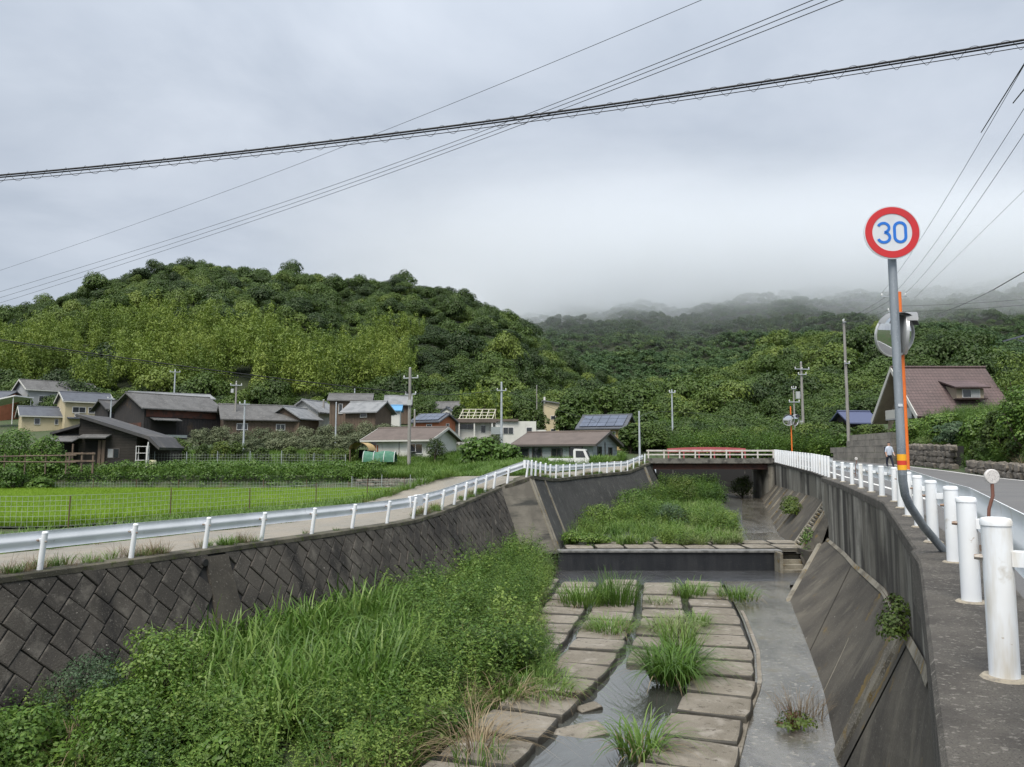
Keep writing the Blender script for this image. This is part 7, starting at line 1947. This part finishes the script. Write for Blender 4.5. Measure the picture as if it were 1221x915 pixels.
grass_thing('low green tuft with dead leaves below the reed clumps', 727, 753, -4.08, 240, 0.35, 0.75, 0.024, 0.6, (0.6, 1.3), lf_grass, 0.60, 0.8, extra=90)
grass_thing('yellowish tuft on the far slabs between two joints', 786, 722, -4.08, 110, 0.3, 0.6, 0.02, 0.4, (0.6, 1.3), lf_pale, 0.2, 0.8, extra=40)
grass_thing('arching reed tuft at the corner of the far slabs', 823, 712, -4.08, 180, 0.5, 1.0, 0.026, 0.5, (0.5, 1.2), lf_grass, 0.55, extra=20)
grass_thing('low weedy tuft at the slab corner by the shallow apron', 880, 715, -4.08, 200, 0.4, 0.8, 0.022, 0.6, (0.5, 1.2), lf_grass, 0.50, extra=50)
grass_thing('yellowing tuft draped over the slab edge beside the silt bar', 641, 827, -4.08, 240, 0.35, 0.8, 0.022, 0.65, (0.7, 1.4), lf_grass, 0.68, 0.8, extra=120)
grass_thing('thin green shoots by the lowest slabs', 570, 915, -4.1, 70, 0.3, 0.6, 0.02, 0.5, (0.2, 0.7), lf_grass, 0.45)
grass_thing('tall pale plumed grass at the foot of the return wall', 625, 690, -4.1, 230, 0.9, 1.7, 0.022, 0.7, (0.3, 0.9), lf_pale, 0.12, extra=90)
grass_thing('dark green grass against the end of the block wall', 648, 668, -4.2, 160, 0.7, 1.3, 0.026, 0.4, (0.4, 1.0), lf_grass, 0.5, extra=40)
for (gx_, gy_, n_, lo_, hi_, sp_, ti_, la_) in [(566, 892, 170, 0.7, 1.5, 0.45, 0.75, 'bundle of bleached dead reeds flattened beside the slabs'), (600, 838, 150, 0.6, 1.3, 0.4, 0.85, 'grey dead reed stalks leaning above the dark rounded cushion'), (455, 912, 130, 0.5, 1.1, 0.5, 0.6, 'dry brown reed litter low on the bar'), (590, 742, 110, 0.7, 1.4, 0.5, 0.5, 'tawny seeding grass near the end of the block wall'), (90, 905, 90, 0.6, 1.2, 0.4, 0.5, 'brown dead stems at the foot of the low shrubs')]:
    q_ = PZ(gx_, gy_, -4.0); zz_ = float(bar_z(q_.x, q_.y)) if q_.x < bar_edge(q_.y) else -4.1
    grass_thing(la_, gx_, gy_, zz_, n_, lo_, hi_, 0.018, sp_, (0.5, 1.5), lf_dry, ti_, 1.5, name='dead_reeds')
for (gx_, gy_, n_, lo_, hi_, sp_, ti_, la_) in [(470, 800, 120, 0.9, 1.7, 0.35, 0.85, 'tall pale green reed clump at the edge of the bright grass'), (520, 760, 110, 0.8, 1.5, 0.4, 0.95, 'yellowish reed clump in the middle of the bar'), (330, 850, 90, 1.0, 1.7, 0.3, 0.75, 'broad bladed bright reed clump in front of the tall grass'), (420, 870, 80, 0.7, 1.3, 0.3, 0.9, 'light arching broad bladed clump low on the bar')]:
    q_ = PZ(gx_, gy_, -3.9); zz_ = float(bar_z(q_.x, q_.y))
    grass_thing(la_, gx_, gy_, zz_, n_, lo_, hi_, 0.05, sp_, (0.5, 1.4), lf_grass, ti_, 0.7, name='reed_clump')
def shrub_at(label, p, lobes, n, leaf, m, tint, stems=8, sm=None, name='shrub', elong=1.6, hgt=0.5):
    t = thing(name, label, 'shrub', tuple(p))
    r = np.random.default_rng(int(abs(p[0]) * 100 + n))
    o = obj('foliage', crown_mesh('foliage', lobes, n, leaf, m, r, elong, 0.3, 0.7), t); o['tint'] = tint
    mb = MB()
    for i in range(stems):
        c = lobes[i % len(lobes)][0]
        mb.tube([(0, 0, -0.05), (c[0] * 0.5 + r.normal() * 0.03, c[1] * 0.5 + r.normal() * 0.03, c[2] * 0.6), (c[0] + r.normal() * 0.12, c[1] + r.normal() * 0.12, c[2] + r.uniform(0, 0.25))], [0.012, 0.009, 0.004], 4)
    mb.build('stems', [sm or m_bark], t)['kind'] = 'stuff'
    return t
q = slope_pt(0.462, 0.02); 
p_ = Vector((float(XR(11.2)) - 0.05, 11.2, float(ZJ(11.2)) + 0.0))
shrub_at('small leafy shrub sprouting from the joint under the streaked wall', p_, [((-0.2, 0, 0.15), (0.22, 0.3, 0.2)), ((-0.05, 0.15, 0.3), (0.18, 0.3, 0.22)), ((-0.3, -0.2, 0.05), (0.2, 0.25, 0.15)), ((0.0, 0.3, 0.4), (0.1, 0.15, 0.15))], 900, 0.055, lf_bush, 0.42, 24)
q = PZ(952, 868, -4.15)
shrub_at('half dead reddish brush caught at the foot of the slope', q, [((0, 0, 0.12), (0.35, 0.5, 0.15)), ((-0.3, -0.2, 0.1), (0.25, 0.3, 0.12))], 330, 0.07, lf_bush, 0.5, 40, m_stem)
t = grass_thing('bare brown twigs caught at the foot of the slope', 955, 855, -4.15, 160, 0.4, 0.9, 0.010, 0.45, (0.2, 0.9), lf_dry, 0.05, 0.9, name='brushwood')
q = PZ(700, 652, -3.3)
shrub_at('bright green creeper spilling over the weir crest', q + Vector((0, 0.1, 0.1)), [((0, 0, 0.25), (0.9, 0.5, 0.3)), ((0.1, -0.35, -0.25), (0.35, 0.15, 0.35)), ((-0.7, 0.2, 0.3), (0.6, 0.5, 0.35)), ((0.9, 0.3, 0.15), (0.5, 0.4, 0.2))], 1800, 0.10, lf_weed, 0.66, 8)
q = us(45.5, 0.45)
shrub_at('leafy shrub rooted in the ribbed bank wall above the weir', q, [((-0.3, 0, 0.3), (0.6, 0.9, 0.5)), ((-0.1, 0.6, 0.6), (0.5, 0.7, 0.4)), ((-0.5, -0.5, 0.1), (0.5, 0.6, 0.4))], 1600, 0.11, lf_bush, 0.55, 10)
q = Vector((float(XR(38)) - 0.9, 37.6, -3.2))
shrub_at('grassy tuft of weeds in the corner behind the steps', q, [((0, 0, 0.3), (0.4, 0.6, 0.7)), ((-0.2, -0.6, -0.3), (0.35, 0.5, 0.5))], 900, 0.09, lf_weed, 0.5, 6)
# single shrubs in the bed above the weir
for (pxx_, pyt, Yd, w, m_, ti, lf_, la) in [(705, 596, 46, 60, lf_weed, 0.72, 0.10, 'bright leafy shrub at the weir end against the climbing wall'), (745, 577, 54, 70, lf_weed, 0.5, 0.11, 'tallest rounded shrub in the bed before the bridge'), (800, 562, 60, 60, lf_bush, 0.6, 0.11, 'dark rounded shrub close under the bridge girder'), (790, 596, 47, 56, lf_blue, 0.6, 0.09, 'greyish shrub in the middle of the bed above the weir'), (850, 605, 45, 50, lf_weed, 0.85, 0.09, 'yellow green shrub beside the running water above the weir'), (868, 563, 68, 40, lf_bush, 0.5, 0.12, 'green shrub in the shade under the bridge')]:
    tree('shrub', la, 'shrub', pxx_, pyt, 0, Yd, w, m_, lf_, 2600, ti, 0.06, None, 10, 1.8, gz=float(ZUP(Yd)), shell=0.7)
# the tallest shrubs along the block wall
for (pxx_, pyt, Yd, w, m_, ti, lf_, la, shp) in [(232, 732, 15.2, 150, lf_weed, 0.66, 0.075, 'tall yellow green shrub with fresh tips below the block wall', None), (150, 770, 14.6, 130, lf_blue, 0.45, 0.05, 'dusky feathery shrub spread against the block wall', None), (180, 800, 13.2, 150, lf_weed, 0.55, 0.07, 'light green leafy shrub in front of the dusky feathery one', None), (60, 835, 12.6, 150, lf_weed, 0.55, 0.08, 'broad leafy shrub low against the block wall', None), (20, 850, 11.8, 120, lf_weed, 0.62, 0.08, 'yellow green shrub at the downstream end of the bar', None), (610, 715, 30, 40, lf_weed, 0.55, 0.08, 'small rounded weed bush before the end of the block wall', None), (500, 742, 20.5, 70, lf_pale, 0.35, 0.06, 'pale silvery weed bush beside the tall grass', None), (570, 775, 19.5, 70, lf_weed, 0.8, 0.055, 'yellow green rounded weed bush in the middle of the bar', None), (440, 860, 13.6, 80, lf_weed, 0.75, 0.10, 'broad leaved bright weed bush low on the bar', None), (300, 868, 12.8, 90, lf_weed, 0.6, 0.11, 'broad leaved creeper mound in front of the tall grass', None), (615, 775, 21.5, 50, lf_weed, 0.6, 0.06, 'fresh green weed bush at the slab edge', None), (540, 850, 15.2, 100, lf_weed, 0.32, 0.05, 'dense dark rounded cushion of fine leaves beside the slabs', None)]:
    b = PY(pxx_, pyt, Yd); g_ = float(bar_z(b.x, Yd))
    tree('shrub', la, 'shrub', pxx_, pyt, 0, Yd, w, m_, lf_, 4200, ti, 0.10, None, 14, 1.9, gz=g_, shell=0.75)
